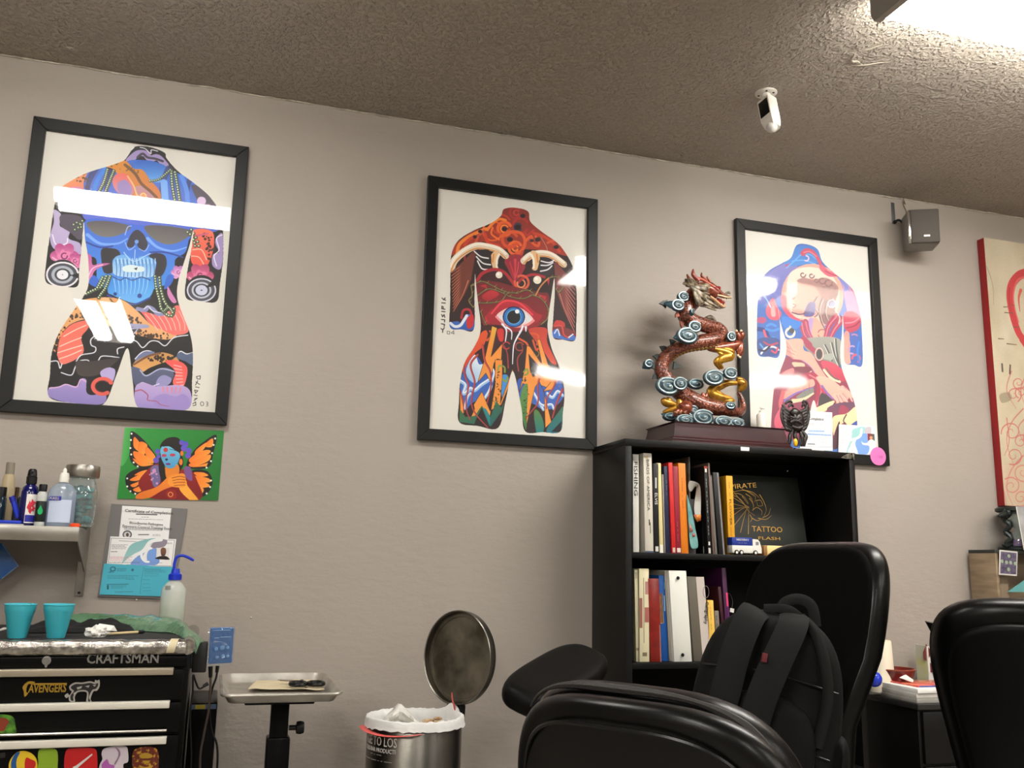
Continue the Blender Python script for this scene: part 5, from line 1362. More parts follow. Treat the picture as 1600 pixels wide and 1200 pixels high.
sticker(DRAW[2], 'red_square_sticker', z2([(830,740),(900,712),(1100,706),(1190,725),(1215,800),(1215,1000),(1190,1090),(1000,1110),(840,1080),(805,980),(805,850)]), mat('crimson_print', (190, 14, 20), .35), lab='red rounded square sticker with a white slanted stroke')
sticker(DRAW[2], 'white_stroke', z2([(1150,780),(1158,795),(985,945),(960,985),(905,950),(950,930)]), M_INKW, y=CF-.0002, sm=False)
sticker(DRAW[2], 'swirl_sticker', z2([(1300,720),(1420,690),(1570,690),(1600,760),(1600,880),(1540,920),(1540,1080),(1250,1080),(1245,930),(1280,850),(1270,780)]), mat('lilac_white_print', (206, 196, 206), .4), lab='white and purple swirl sticker')
sticker(DRAW[2], 'swirl_purple', z2([(1290,890),(1340,850),(1370,910),(1430,930),(1400,1000),(1300,1000),(1270,930)]), mat('purple_print', (170, 90, 170), .4), y=CF-.0002)
sticker(DRAW[2], 'swirl_line', z2([(1440,700),(1490,730),(1505,790),(1480,850),(1440,920),(1430,900),(1470,830),(1480,770),(1460,730)]), mat('mauve_print', (140, 110, 140), .4), y=CF-.0002)
sticker(DRAW[2], 'gold_mask_sticker', z6([(715,1110),(745,1090),(800,1086),(840,1100),(850,1150),(842,1220),(800,1260),(745,1260),(712,1200),(708,1150)]), mat('dark_red_gold_print', (96, 30, 14), .4, col2=(190, 140, 30), cscale=110, contrast=(.54, .62)), lab='dark red sticker with gold markings')
for q in ([(750,1130),(780,1118),(815,1130),(808,1145),(755,1146)], [(762,1160),(805,1160),(795,1176),(772,1176)], [(745,1185),(780,1195),(820,1185),(800,1210),(766,1210)]): sticker(DRAW[2], 'gold_mark', z6(q), gold, y=CF-.0002)
sticker(DRAW[2], 'small_print_sticker', z2([(-20,780),(60,765),(70,790),(60,830),(-20,840)]), mat('black_print'), sm=False)
# casters
for sx in (CXL+.07, CXR-.07):
    for sy in (CF+.08, -.15):
        mb = MB(); mb.lathe([(.0, -.014), (.04, -.014), (.045, -.008), (.045, .008), (.04, .014), (0, .014)], 20, M=Tr(sx, sy, .045) @ Ry(PI/2)); mb.box(sx-.02, sx+.02, sy-.02, sy+.02, .05, .092, .003)
        wbuild(mb, 'caster', M_BLACKP, t)

# ------------------------------------------------------------------ on the chest
teal = mat('teal_cup_plastic', (64, 186, 204), .38, coat=.15)
def cup(px0, px1, label):
    Y = -.585
    cx, r = standing(px0, px1, Y, CT)
    t = empty('plastic_cup', (cx, Y, CT), 0, label, 'cup', 'teal cups on the tool chest')
    ro, h = .0355, .081
    mb = MB()
    mb.lathe([(r*.92, .0), (r*.98, .003), (r+(ro-r)*.70, h*.70), (r+(ro-r)*.70+.0012, h*.72), (r+(ro-r)*.8+.001, h*.8), (r+(ro-r)*.8+.002, h*.815), (ro, h), (ro-.0015, h), (r+(ro-r)*.7-.002, h*.7), (r*.9, .004), (0, .004)], 32)
    mb.build('cup_wall', teal, t)
    mb = MB(); mb.tube([(ro*math.cos(a), ro*math.sin(a), h) for a in np.linspace(0, 2*PI, 40, endpoint=False)], .0019, 8, closed=True); mb.build('rolled_rim', teal, t)
cup(11, 42, 'teal plastic cup on the tool chest at the left photo edge')
cup(72, 102, 'teal plastic cup on the tool chest, nearer the wash bottle')
# dark cloth heap
rg = random.Random(9)
p = atz(122, 985, CT)
t = empty('black_cloth', (p.x, -.35, CT), 0, 'crumpled black cloth lying behind the teal cups', 'cloth')
def clothf(u, v):
    x = -.15+.30*u; y = -.09+.2*v
    e = max(0, math.sin(PI*u))**.5*max(0, math.sin(PI*v))**.5
    return (x, y, .002+e*(.022+.024*noise.noise((u*4, v*3, 1.3))+.012*noise.noise((u*11, v*9, 4))))
mb = MB(); mb.grid(clothf, 36, 20); mb.build('cloth', mat('black_towel', (22, 21, 22), .95, bump=(250, .4, .002)), t, angle=180)
# crumpled white tissue
p = atz(160, 990, CT)
t = empty('paper_tissue', (p.x, -.56, CT), 0, 'crumpled white tissue lying on the tool chest beside the swab', 'tissue')
def tis(u, v):
    a = 2*PI*u; e = PI*(v-.5)
    q = Vector((math.cos(a)*math.cos(e), math.sin(a)*math.cos(e), math.sin(e)))
    k = 1+.5*noise.noise(q*2.1)+.25*noise.noise(q*5)
    return (q.x*.028*k, q.y*.024*k, max(0.0, .012+q.z*.016*k))
mb = MB(); mb.grid(tis, 26, 15, cu=True); mb.build('tissue_ball', M_WHITE, t, angle=20)
mb = MB(); mb.add([(-.01, -.005, .018), (.03, -.01, .016), (.036, .01, .027), (.0, .016, .032), (.022, .003, .024), (.044, .016, .013)], [(0, 1, 4, 3), (1, 2, 4), (3, 4, 2), (1, 5, 2)]); mb.build('tissue_flap', M_WHITE, t, smooth=False, solid=.0008, recalc=False)
# swab
a, b = atz(168, 990.5, CT+.0045), atz(226, 987, CT+.0045)
t = empty('wooden_swab', (a.x, a.y, CT), 0, 'wooden swab with a dark tip on the tool chest', 'swab')
mb = MB(); mb.tube([a, a.lerp(b, .82)], .0034, 8); wbuild(mb, 'stick', mat('pale_wood', (206, 186, 140), .6), t)
mb = MB(); mb.tube([a.lerp(b, .8), a.lerp(b, .84), a.lerp(b, .95), b], [.003, .0048, .005, .002], 10); wbuild(mb, 'tip', M_BLACKP, t)
# clear crumpled film in the middle and white stick at the left
a, b = atz(-12, 988, CT+.004), atz(9, 982, CT+.004)
t = empty('white_stick', (b.x, b.y, CT), 0, 'white stick lying left of the first teal cup', 'stick')
mb = MB(); mb.tube([a, a.lerp(b, .8)], .0036, 8); wbuild(mb, 'stick_shaft', M_WHITEP, t)
mb = MB(); mb.tube([a.lerp(b, .8), b], [.0042, .003], 8); wbuild(mb, 'stick_end', M_WHITEP, t)
# green tinted plastic bag draped along the back and over the right corner
bagm = clear_mat('green_bag_film', (150, 200, 160), .08, warp=(22, .8, .01, 3), film=.34, boost=1.6)
ctl = [(100, 968, -.14), (150, 966, -.15), (200, 967, -.2), (240, 971, -.26), (275, 976, -.34), (300, 986, -.46), (318, 1004, -.54)]
ctl2 = [(100, 974, -.22), (150, 975, -.26), (200, 978, -.36), (240, 983, -.42), (270, 989, -.47), (292, 1002, -.56), (306, 1022, -.60)]
A_ = [at(*c) for c in ctl]; B_ = [at(*c) for c in ctl2]
for q in A_[:-1]: q.z = max(q.z, CT+.006)
for q in B_[:-2]: q.z = CT+.003
A_ = catmull(A_, 7); B_ = catmull(B_, 7)
nA = len(A_)
def bagf(u, v):
    i = min(int(round(u*(nA-1))), nA-1)
    q = A_[i].lerp(B_[i], v)
    q.z += (.026*math.sin(PI*v)+.008*noise.noise((u*14, v*4, 2))*math.sin(PI*v))*(1 if u < .8 else .5)
    return q
t = empty('green_plastic_bag', (A_[nA//2].x, A_[nA//2].y, CT), 0, 'green translucent plastic bag draped over the back right corner of the tool chest', 'plastic bag')
mb = MB(); mb.grid(bagf, nA, 9); wbuild(mb, 'bag_film', bagm, t, angle=180)
mb = MB(); mb.tube(A_, .002, 6); wbuild(mb, 'bag_hem', clear_mat('green_hem', (120, 176, 134), .1, film=.7), t)
# wash bottle
Y = -.3
cx, r = standing(247, 287, Y, CT+.012)
t = empty('wash_bottle', (cx, Y, CT+.008), 0, 'translucent wash bottle with a blue cap and bent blue spout by the certificate board', 'bottle')
milk = clear_mat('milky_plastic', (234, 238, 232), .12, warp=(28, .5, .004, 2), film=.5)
H = at(268, 905, Y).z-(CT+.008)
mb = MB(); mb.lathe([(r*.9, 0), (r, .005), (r, H*.72), (r*.97, H*.8), (r*.6, H*.93), (r*.42, H*.96), (r*.42, H)], 30); mb.build('bottle_body', milk, t)
mb = MB(); mb.lathe([(r*.88, .004), (r*.95, .008), (r*.95, H*.42), (0, H*.42)], 26); mb.build('liquid', clear_mat('wash_liquid', (214, 222, 196), .1, film=.45), t)
mb = MB(); mb.lathe([(r*.5, H*.985), (r*.5, H+.014), (r*.36, H+.018), (r*.3, H+.03), (0, H+.03)], 22)
for k in range(18):
    mb.box(r*.49, r*.53, -.001, .001, H*.99, H+.013, M=Rz(2*PI*k/18))
mb.build('cap', M_BLUECAP, t)
sp = [at(*c, Y) for c in ((272, 894), (272.5, 880), (277, 870), (285, 868), (294, 871), (303, 876))]
mb = MB(); mb.tube(catmull(sp, 6), [.0042]*20+[.0034, .003], 10); wbuild(mb, 'spout', M_BLUECAP, t)
mb = MB()
def bl(u, v): a = -PI/2-.75+u*.5; return (r*1.01*math.cos(a), r*1.01*math.sin(a), H*.78+v*.012)
mb.grid(bl, 6, 2); mb.build('label_mark', mat('faint_grey_print', (150, 154, 150), .5), t, recalc=False)

# ------------------------------------------------------------------ power supply wrapped in film, on a bracket at the chest side
Y = -.56
c4 = [at(325, 1038, Y), at(362.5, 1036, Y), at(366, 980.5, Y), at(328.5, 981.5, Y)]
t = empty('blue_power_supply', (c4[0].x, Y, c4[0].z), 0, 'blue power supply box in clear film beside the tool chest', 'power supply')
mb = MB(); mb.slab(c4, .03); o = wbuild(mb, 'case', mat('blue_anodised', (28, 92, 150), .35, .2), t, smooth=False)
md = o.modifiers.new('b', 'BEVEL'); md.width = .003; md.segments = 2
mb = MB()
for u, v, s in ((.35, .18, .004), (.6, .2, .005), (.8, .2, .004), (.3, .42, .005), (.55, .44, .006), (.78, .44, .004)):
    q = c4[0].lerp(c4[1], u).lerp(c4[3].lerp(c4[2], u), v)
    mb.lathe([(s, 0), (s*.8, .004), (0, .004)], 12, M=Tr(q.x, q.y, q.z) @ Rx(PI/2))
wbuild(mb, 'knobs', mat('pale_blue_knob', (96, 150, 196), .3), t)
mb = MB()
for u0, u1, v in ((.2, .85, .93), (.2, .4, .72), (.45, .9, .74)):
    a = c4[0].lerp(c4[1], u0).lerp(c4[3].lerp(c4[2], u0), v); b = c4[0].lerp(c4[1], u1).lerp(c4[3].lerp(c4[2], u1), v)
    mb.tube([a+Vector((0, -.0005, 0)), b+Vector((0, -.0005, 0))], .0011, 6)
wbuild(mb, 'printed_lines', mat('pale_blue_print', (120, 166, 206), .5), t)
ctr = (c4[0]+c4[2])/2
def filmf(u, v):
    q = c4[0].lerp(c4[1], -.06+1.12*u).lerp(c4[3].lerp(c4[2], -.06+1.12*u), -.06+1.1*v)
    return q+Vector((0, -.008-.006*noise.noise((u*4, v*5, 7)), 0))
mb = MB(); mb.grid(filmf, 12, 14); wbuild(mb, 'clear_film', clear_mat('wrap_film', (236, 240, 246), .05, warp=(30, 1.0, .012, 2), film=.05, boost=1.5), t, angle=180)
mb = MB(); mb.box(at(303, 1000, Y).x, at(326, 1000, Y).x, Y+.012, Y+.05, at(310, 1052, Y).z, at(310, 1004, Y).z, .004); mb.box(CXR-.004, at(305, 1000, Y).x, Y+.015, Y+.045, at(310, 1046, Y).z, at(310, 1010, Y).z, .003)
wbuild(mb, 'bracket', mat('dark_bracket', (38, 36, 36), .5), t)
# cables
def cable(name, pts, r, label, m=M_BLACKP, tipr=None, root_first=True):
    P = [at(*p) for p in pts]
    e = empty(name, P[0], 0, label, 'cable')
    mb = MB(); mb.tube(catmull(P, 8), r, 8); wbuild(mb, 'cord', m, e)
    mb = MB(); mb.tube([P[0], P[0].lerp(P[1], .6)], [r*1.9, r*1.5], 8); wbuild(mb, 'plug', M_BLACKP, e)
    return e
M_CORD = mat('brown_grey_cord', (70, 58, 50), .5)
cable('power_cord', [(329, 1041, -.55), (329, 1070, -.55), (327.5, 1090, -.55), (326, 1110, -.55), (318, 1150, -.55), (313, 1180, -.55), (312, 1230, -.55)], .0032, 'brown cord hanging below the blue power supply, nearest the chest', M_CORD)
cable('clip_cord', [(340, 1040, -.545), (338, 1058, -.545), (332, 1075, -.545), (327, 1100, -.54), (330, 1140, -.53), (338, 1160, -.53), (340, 1185, -.53), (337, 1230, -.53)], .0028, 'black cord hanging below the blue power supply, nearest the tray')
cable('foot_cord', [(325, 1068, -.555), (312, 1076, -.56), (306, 1066, -.57), (302, 1055, -.58), (301, 1080, -.58), (297, 1120, -.59), (299, 1180, -.59), (296, 1240, -.59)], .0026, 'thin black cord looping between power supply and chest side')
# narrow black cabinet behind
Y = -.42
x0, x1 = CXR+.006, at(340, 1100, Y).x
zt = at(320, 1098, Y).z
t = empty('side_bin', ((x0+x1)/2, Y+.12, 0), 0, 'narrow black bin with a blue and yellow label between chest and tray', 'bin')
mb = MB(); mb.box(x0, x1, Y, Y+.26, 0.0, zt, .004); wbuild(mb, 'bin_body', M_BLACKM, t)
mb = MB(); mb.box(x0+.004, x1-.003, Y-.001, Y+.01, at(320, 1108, Y).z, at(320, 1100.5, Y).z); wbuild(mb, 'label_strip', mat('steel_blue_print', (84, 104, 136), .5), t, smooth=False)
mb = MB(); mb.box(at(305, 1104, Y).x, at(321, 1104, Y).x, Y-.0018, Y+.002, at(320, 1107.5, Y).z, at(320, 1101, Y).z); wbuild(mb, 'label_patch', mat('yellow_label', (196, 176, 60), .5), t, smooth=False)
# ------------------------------------------------------------------ tray stand with sheet pan
PZ, PF, PB = 0.813, -0.69, -0.235
px0, px1 = at(346, 1086, PF).x, at(536, 1086, PF).x
cxp = (px0+px1)/2; hw = (px1-px0)/2; cyp = (PF+PB)/2; hd = (PB-PF)/2
t = empty('tray_stand', (cxp, cyp, 0), 0, 'black tray stand carrying a shiny aluminium sheet pan', 'stand')
alu = mat('worn_aluminium', (214, 210, 202), .4, .9, col2=(184, 180, 172), cscale=14, bump=(120, .08, .0006))
mb = MB()
def rr(w, d, r, z, n=6):
    pts = []
    for (sx, sy, a0) in ((1, 1, 0), (-1, 1, 90), (-1, -1, 180), (1, -1, 270)):
        for k in range(n+1):
            a = math.radians(a0+90*k/n)
            pts.append((sx*(w-r)+r*math.cos(a), sy*(d-r)+r*math.sin(a), z))
    return pts
rings = [rr(hw-.022, hd-.022, .02, PZ-.024), rr(hw-.018, hd-.018, .022, PZ-.022), rr(hw-.006, hd-.006, .026, PZ-.002), rr(hw-.003, hd-.003, .028, PZ+.001), rr(hw, hd, .03, PZ-.002), rr(hw, hd, .03, PZ-.006)]
vs = [p for r_ in rings for p in r_]; n_ = len(rings[0]); fs = []
for i in range(len(rings)-1):
    for k in range(n_):
        fs.append((i*n_+k, i*n_+(k+1) % n_, (i+1)*n_+(k+1) % n_, (i+1)*n_+k))
fs.append(tuple(range(n_)))
mb.add(vs, fs)
o = mb.build('sheet_pan', alu, t, solid=.0014, recalc=False, label='shiny aluminium sheet pan')
mb = MB(); q = rr(hw, hd, .03, PZ-.002); mb.tube(q, .0032, 8, closed=True); mb.build('rolled_rim', alu, t)
mb = MB(); mb.box(-.09, .09, -.13, .13, PZ-.04, PZ-.026, .003); mb.build('support_plate', M_BLACKM, t)
pc = at(436, 1130, cyp).x-cxp
mb = MB(); mb.box(pc-.024, pc+.024, -.024, .024, .06, PZ-.034, .005); mb.build('post', M_BLACKM, t)
mb = MB(); mb.box(pc-.031, pc+.031, -.031, .031, .06, PZ-.14, .006); mb.build('outer_sleeve', M_BLACKM, t)
mb = MB(); kp = at(459, 1137, cyp-.02); mb.lathe([(.0, 0), (.007, 0), (.007, .018), (.016, .02), (.018, .03), (.015, .04), (0, .042)], 10, M=Tr(pc+.026, -.02, kp.z) @ Ry(PI/2)); mb.build('lock_knob', M_BLACKP, t)
for a in (0, PI/2):
    mb = MB(); mb.box(-.25, .25, -.02, .02, .03, .062, .006, M=Tr(pc, 0, 0) @ Rz(a+.4)); mb.build('foot_bar', M_BLACKM, t)
# paper towel on the pan
zt = PZ-.0215
q = [atz(387, 1080, zt), atz(527, 1080, zt), atz(516, 1055, zt), atz(396, 1053, zt)]
q = [Vector((min(max(v.x, cxp-hw+.026), cxp+hw-.026), min(max(v.y, PF+.028), PB-.028), v.z)) for v in q]
t = empty('paper_towel', (cxp, cyp, zt), 0, 'beige paper towel laid flat in the sheet pan', 'paper towel')
mb = MB()
def tw(u, v):
    p = q[0].lerp(q[1], u).lerp(q[3].lerp(q[2], u), v)
    return p+Vector((0, 0, .003+.004*(noise.noise((u*5, v*4, 3))+.6)))
mb.grid(tw, 18, 14); o = wbuild(mb, 'towel_sheet', mat('beige_paper', (206, 192, 160), .85, bump=(350, .2, .001)), t, angle=180, recalc=False)
mb = MB(); p = atz(408, 1057.5, zt+.008); mb.ball((p.x, p.y, zt+.0075), (.004, .006, .001), 8, 5); wbuild(mb, 'stain_spot', mat('rust_stain', (150, 100, 70), .8), t)
# black handled scissors
c = atz(479, 1071, zt+.01)
t = empty('scissors', (c.x, c.y+.01, zt+.009), 0, 'black handled scissors lying on the paper towel in the pan', 'scissors')
for s, dx in ((0, -.028), (1, .03)):
    mb = MB(); mb.tube([(dx*.85+.021*math.cos(a), -.01+.028*math.sin(a), .006) for a in np.linspace(0, 2*PI, 26, endpoint=False)], .0062, 8, closed=True)
    mb.build('finger_loop', M_BLACKP, t)
for s in (0, 1):
    mb = MB(); mb.prism([(0, -.004), (.012, -.007), (.085, -.002), (.085, .001), (.012, .006), (0, .004)], -.001, .001, M=Tr(0, .02, .006+.003*s) @ Rz(PI*.80+.14*s) @ Rx(PI/2)); mb.build('blade', M_STEEL, t)
mb = MB(); mb.lathe([(0, 0), (.005, 0), (.005, .006), (0, .007)], 12, M=Tr(-.01, .03, .006)); mb.build('pivot_screw', M_CHROME, t)

# ------------------------------------------------------------------ steel step can, lid open
CC = Vector((.603, -.35, 0)); CR = .141
zr = at(640, 1121, -.35).z
t = empty('step_can', CC, 0, 'round steel step trash can with its lid flipped open', 'trash can')
brush = mat('brushed_can_steel', (120, 117, 110), .3, 1.0, bump=(20, .25, .001), cstretch=(1, 1, 40))
mb = MB(); mb.lathe([(CR*.98, .0), (CR, .006), (CR, zr-.004), (CR-.003, zr), (CR-.006, zr-.004), (CR-.006, zr-.12)], 64, cap=False); mb.build('can_body', brush, t)
mb = MB(); mb.lathe([(CR+.003, 0), (CR+.004, .03), (CR, .034)], 48); mb.build('base_ring', M_BLACKP, t)
hd_ = Vector((.84, .54, 0)).normalized()
ha = math.atan2(hd_.y, hd_.x)
# lid: local x = away from can, built upright then leaned back a little
Ml = Tr(hd_.x*(CR+.012)+.016, hd_.y*(CR+.012)-.004, zr+.008) @ Rz(ha) @ Ry(.06)
mb = MB(); R2 = .1445
prof = [(0, .026), (R2*.5, .027), (R2*.9, .022), (R2*.985, .012), (R2, .0), (R2, -.014), (R2-.0025, -.016), (R2-.005, -.014), (R2-.006, .006)]
Md = Ml @ Tr(.0, 0, R2+.012) @ Ry(PI/2)
mb.lathe(prof, 56, M=Md, cap=False); mb.build('lid_shell', brush, t)
mb = MB(); mb.lathe([(0, .0085), (R2-.02, .0085), (R2-.018, .004), (R2-.013, .003), (R2-.006, .006)], 56, M=Md, cap=False); mb.build('lid_lining', mat('smudged_lid_metal', (150, 142, 126), .35, .8, col2=(84, 78, 66), cscale=9, rough2=.5), t, label='dark smudged inside of the lid')
mb = MB(); mb.box(-.012, .014, -.03, .03, -.05, .016, .004, M=Ml); mb.build('hinge', M_BLACKP, t)
mb = MB(); mb.box(-.02, .05, -.03, .03, -.008, .008, .004, M=Rz(ha+PI) @ Tr(CR, 0, .02)); mb.build('pedal', M_BLACKP, t)
def wrap_text(body, px, py, width_px, size, parent, m, name='lettering'):
    """letters bent round the can"""
    def ang(pxx):
        lo, hi = -PI, 0.0
        best = min(np.linspace(-PI, 0, 721), key=lambda a: abs(_pix(CC+Vector((CR*math.cos(a), CR*math.sin(a), zr-.06)))[0]-pxx))
        return best
    a0, a1 = ang(px), ang(px+width_px)
    o = text(body, name, m, parent, (0, 0, 0), (1, 0, 0), (0, 1, 0), size, depth=.0003, fit=CR*abs(a1-a0))
    pz = at(px+width_px/2, py, CC.y+CR*math.sin((a0+a1)/2)).z
    for v in o.data.vertices:
        a = a0+v.co.x/CR
        r_ = CR+.0006+v.co.z
        v.co = Vector((r_*math.cos(a), r_*math.sin(a), pz+v.co.y))
def _pix(P):
    d = P-CAM
    z = d.dot(FWD)
    return 800+F_PX*d.dot(RGT)/z, 600-F_PX*d.dot(UPV)/z
wrap_text('AGE TO LOS', 571, 1164, 49, .026, t, M_INKW)
wrap_text('TTLES BAR PRODUCTI', 570, 1174, 48, .012, t, M_INKW)
wrap_text('-- - ---', 580, 1179, 16, .005, t, M_INKW)
wrap_text('- ---- ---- - - ----', 571, 1188, 42, .006, t, M_INKW)
# bag liner
lin_m = mat('white_bin_liner', (232, 232, 230), .4, spec=.6, bump=(40, .3, .004), trans=0.0)
t2 = empty('bin_liner', (CC.x, CC.y, zr), 0, 'white bin liner with red drawstring turned over the can rim', 'bag')
mb = MB()
def linf(u, v):
    a = 2*PI*u
    w = noise.noise((math.cos(a)*5, math.sin(a)*5, v*2))
    w2 = noise.noise((math.cos(a)*11, math.sin(a)*11, v*3+5))
    pr = [(CR-.03, -.10), (CR-.014, -.04), (CR-.01, -.004), (CR-.004, .008), (CR+.004, .006), (CR+.0065, -.004), (CR+.0075, -.012), (CR+.009, -.019)]
    k = v*(len(pr)-1); i = min(int(k), len(pr)-2); f = k-i
    r = pr[i][0]*(1-f)+pr[i+1][0]*f; z = pr[i][1]*(1-f)+pr[i+1][1]*f
    inn = max(0, 1-v*2.2)
    r += -.018*inn*(w+.3)+.0025*abs(w2)*min(1, v*2)
    z += .004*w2*(1-inn)+(.004*w if v > .8 else 0)+.022*math.exp(-((a-ha+.15)/.22)**2)*(1 if .3 < v < .8 else 0)
    return (r*math.cos(a), r*math.sin(a), z)
mb.grid(linf, 120, 26, cu=True); mb.build('liner_film', lin_m, t2, angle=180, recalc=False)
red = mat('red_drawstring', (226, 100, 94), .45)
mb = MB(); aa = np.linspace(-PI*1.0, -PI*.52, 22)
mb.tube([((CR+.0125)*math.cos(a), (CR+.0125)*math.sin(a), -.021-.010*math.sin((a+PI)*2.0)) for a in aa], [.013, .012, .009, .007, .005, .003], 8, flat=.25, up=None)
mb.build('drawstring', red, t2)
mb = MB(); a = ha-.3
b0 = Vector(((CR-.004)*math.cos(a), (CR-.004)*math.sin(a), .004))
mb.tube([b0, b0+Vector((-.004, -.004, .02)), b0+Vector((-.012, -.006, .045)), b0+Vector((-.012, -.002, .06))], [.006, .009, .008, .006], 8, flat=.3); mb.build('drawstring_tab', red, t2)
# waste
t3 = empty('waste_paper', (CC.x-.03, CC.y+.0, zr-.02), 0, 'crumpled white paper sheet sticking up out of the bin', 'paper')
mb = MB()
def wp(u, v):
    p = Vector((-.085+.17*u, -.02+.05*noise.noise((u*3, v*3, 1)), -.05+.10*v))
    z = .058*(1-abs(u-.38)*2.4)
    return (p.x+.02*v*(.5-u), p.y+.05*(v-.5)+.02*noise.noise((u*7, v*7, 9)), -.045+v*(.05+max(z, -.02)))
mb.grid(wp, 18, 12); mb.build('paper_body', M_WHITE, t3, angle=25, solid=.0006, recalc=False)
t4 = empty('food_scraps', (CC.x+.07, CC.y-.01, zr-.03), 0, 'brown crumpled scraps in the bin beside the white paper', 'waste')
mb = MB(); rg = random.Random(8)
for k in range(16):
    mb.ball((rg.uniform(-.035, .035), rg.uniform(-.04, .04), rg.uniform(-.01, .028)), (rg.uniform(.008, .02), rg.uniform(.006, .012), rg.uniform(.005, .012)), 7, 5)
tag(mb.build('scrap_pile', mat('brown_scraps', (150, 112, 70), .7, col2=(206, 184, 150), cscale=60), t4, angle=30), kind='stuff')
tag(t4, kind='thing')
# ------------------------------------------------------------------ bookcase
BX0, BX1, BYF = at(977, 700, -.30).x, at(1335, 712, -.30).x, -.30
BZT = (at(979, 684, BYF).z+at(1335, 709, BYF).z)/2
SZ1, SZ2 = at(990, 862.5, BYF).z, at(990, 1036, BYF).z
bk = empty('bookcase', ((BX0+BX1)/2, -.15, 0), 0, 'tall black bookcase with open shelves of books against the wall', 'bookcase')
M_CASE = mat('black_laminate', (10, 9, 9), .42, spec=.3, bump=(140, .05, .001))
th = .024
for (x0, x1) in ((BX0, BX0+th), (BX1-th, BX1)):
    mb = MB(); mb.box(x0, x1, BYF, -.004, 0, BZT-th, .0012); wbuild(mb, 'side_panel', M_CASE, bk)
mb = MB(); mb.box(BX0-.002, BX1+.002, BYF-.003, -.003, BZT-th, BZT, .0015); wbuild(mb, 'top_panel', M_CASE, bk)
for z in (SZ1, SZ2, SZ2-.36, .1):
    mb = MB(); mb.box(BX0+th, BX1-th, BYF+.004, -.012, z-.02, z, .001); wbuild(mb, 'shelf', M_CASE, bk)
mb = MB(); mb.box(BX0+th*.6, BX1-th*.6, -.011, -.005, .05, BZT-th); wbuild(mb, 'back_panel', mat('black_hardboard', (5, 5, 5), .7, spec=.2), bk, smooth=False)
mb = MB(); mb.box(BX0+th, BX1-th, BYF+.02, BYF+.035, 0, .08); wbuild(mb, 'plinth_board', M_CASE, bk, smooth=False)
p0, p1 = at(1157.5, 704, BYF-.0035), at(1170.5, 699, BYF-.0035)
mb = MB(); mb.box(p0.x, p1.x, BYF-.0042, BYF-.0028, p0.z, p1.z); wbuild(mb, 'paper_tag', M_WHITE, bk, smooth=False, label='small white tag on the top edge')
chip = mat('bare_chipboard', (120, 112, 98), .8, col2=(40, 38, 34), cscale=120)
mb = MB(); pl = [at(a, b, BYF) for a, b in ((1313, 715.5), (1318, 711.5), (1327, 708.5), (1330, 712), (1329, 717), (1320, 717))]
mb.prism([(v.x, v.z) for v in pl], BYF-.0045, BYF-.002); wbuild(mb, 'chipped_edge', chip, bk, smooth=False, label='chipped bare patch at the top right corner')
mb = MB(); pl = [at(a, b, BYF) for a, b in ((1330.5, 709), (1334, 709.5), (1334, 719), (1331, 716))]
mb.prism([(v.x, v.z) for v in pl], BYF-.0045, BYF-.002); wbuild(mb, 'chipped_corner', chip, bk, smooth=False)
mb = MB(); p = at(1230, 736, -.012); mb.lathe([(0, 0), (.004, 0), (.004, .004), (0, .005)], 10, M=Tr(p.x, -.012, p.z) @ Rx(PI/2)); wbuild(mb, 'shelf_peg', mat('nickel', (220, 218, 214), .2, 1), bk)

# books: corner columns in the photograph at foot (l, r) and head (l, r), head row
M_PAGES = mat('book_pages', (206, 196, 172), .8)
def book(zoom, feet, heads, ytop, zs, label, col, Yf=-.268, dep=.2, title=None, tcol=None, tsize=.6, name='book', group='books on the upper shelf', rough=.45, col2=None, marks=(), tpos=(.12, .88), soft=False, cols=25):
    zx, zy, s = zoom
    fl, fr = at(zx+feet[0]*s, zy+feet[2]*s, Yf), at(zx+feet[1]*s, zy+feet[2]*s, Yf)
    hl, hr = at(zx+heads[0]*s, zy+ytop*s, Yf), at(zx+heads[1]*s, zy+ytop*s, Yf)
    z0, z1 = zs, hl.z
    # lean taken from the left edge, thickness from foot and head together
    w = max(.006, .5*((fr.x-fl.x)+(hr.x-hl.x)))
    xa, xb = fl.x, fl.x+(hl.x-fl.x)*1.0
    if abs(xb-xa) < .004: xb = xa
    t = empty(name, (xa+w/2, Yf, z0), 0, label, 'book', group)
    H = z1-z0
    sh = Matrix(((1, 0, (xb-xa)/H, 0), (0, 1, 0, 0), (0, 0, 1, 0), (0, 0, 0, 1)))
    m = mat('cover_%s' % label.replace(' ', '_')[:40], col, rough, col2=col2, cscale=cols) 
    c = .0022
    mb = MB()
    mb.box(-w/2, -w/2+c, 0, dep, 0, H, M=sh); mb.box(w/2-c, w/2, 0, dep, 0, H, M=sh)
    mb.tube([(0, .0, 0), (0, .0, H)], 1, 4) if False else mb.box(-w/2, w/2, -.002, .003, 0, H, .0012, M=sh)
    mb.build('cover', m, t)
    mb = MB(); mb.box(-w/2+c, w/2-c, .003, dep-.004, .003, H-.003, M=sh); mb.build('pages', M_PAGES, t, smooth=False)
    for mk in marks:
        a0, a1, b0, b1, mc = mk
        mb = MB(); mb.box(-w/2+w*a0, -w/2+w*a1, -.0026, -.001, H*b0, H*b1, M=sh); mb.build('spine_print', mat('print_%d_%d_%d' % mc, mc, .5), t, smooth=False)
    if title:
        zb = H*tpos[1]
        d = Vector(((xb-xa)/H, 0, 1)).normalized()
        ln = H*(tpos[1]-tpos[0])
        sz = w*tsize
        text(title, 'title', mat('title_%d_%d_%d' % tcol, tcol, .5), t, (-sz*.5+(xb-xa)*tpos[1], -.0032, zb), -d, (1, 0, 0), sz, depth=.0003, fit=ln)
    return t
U = (985, 700, .14172); V = (1110, 720, .125); D = (985, 880, .14162)
UB = 1120
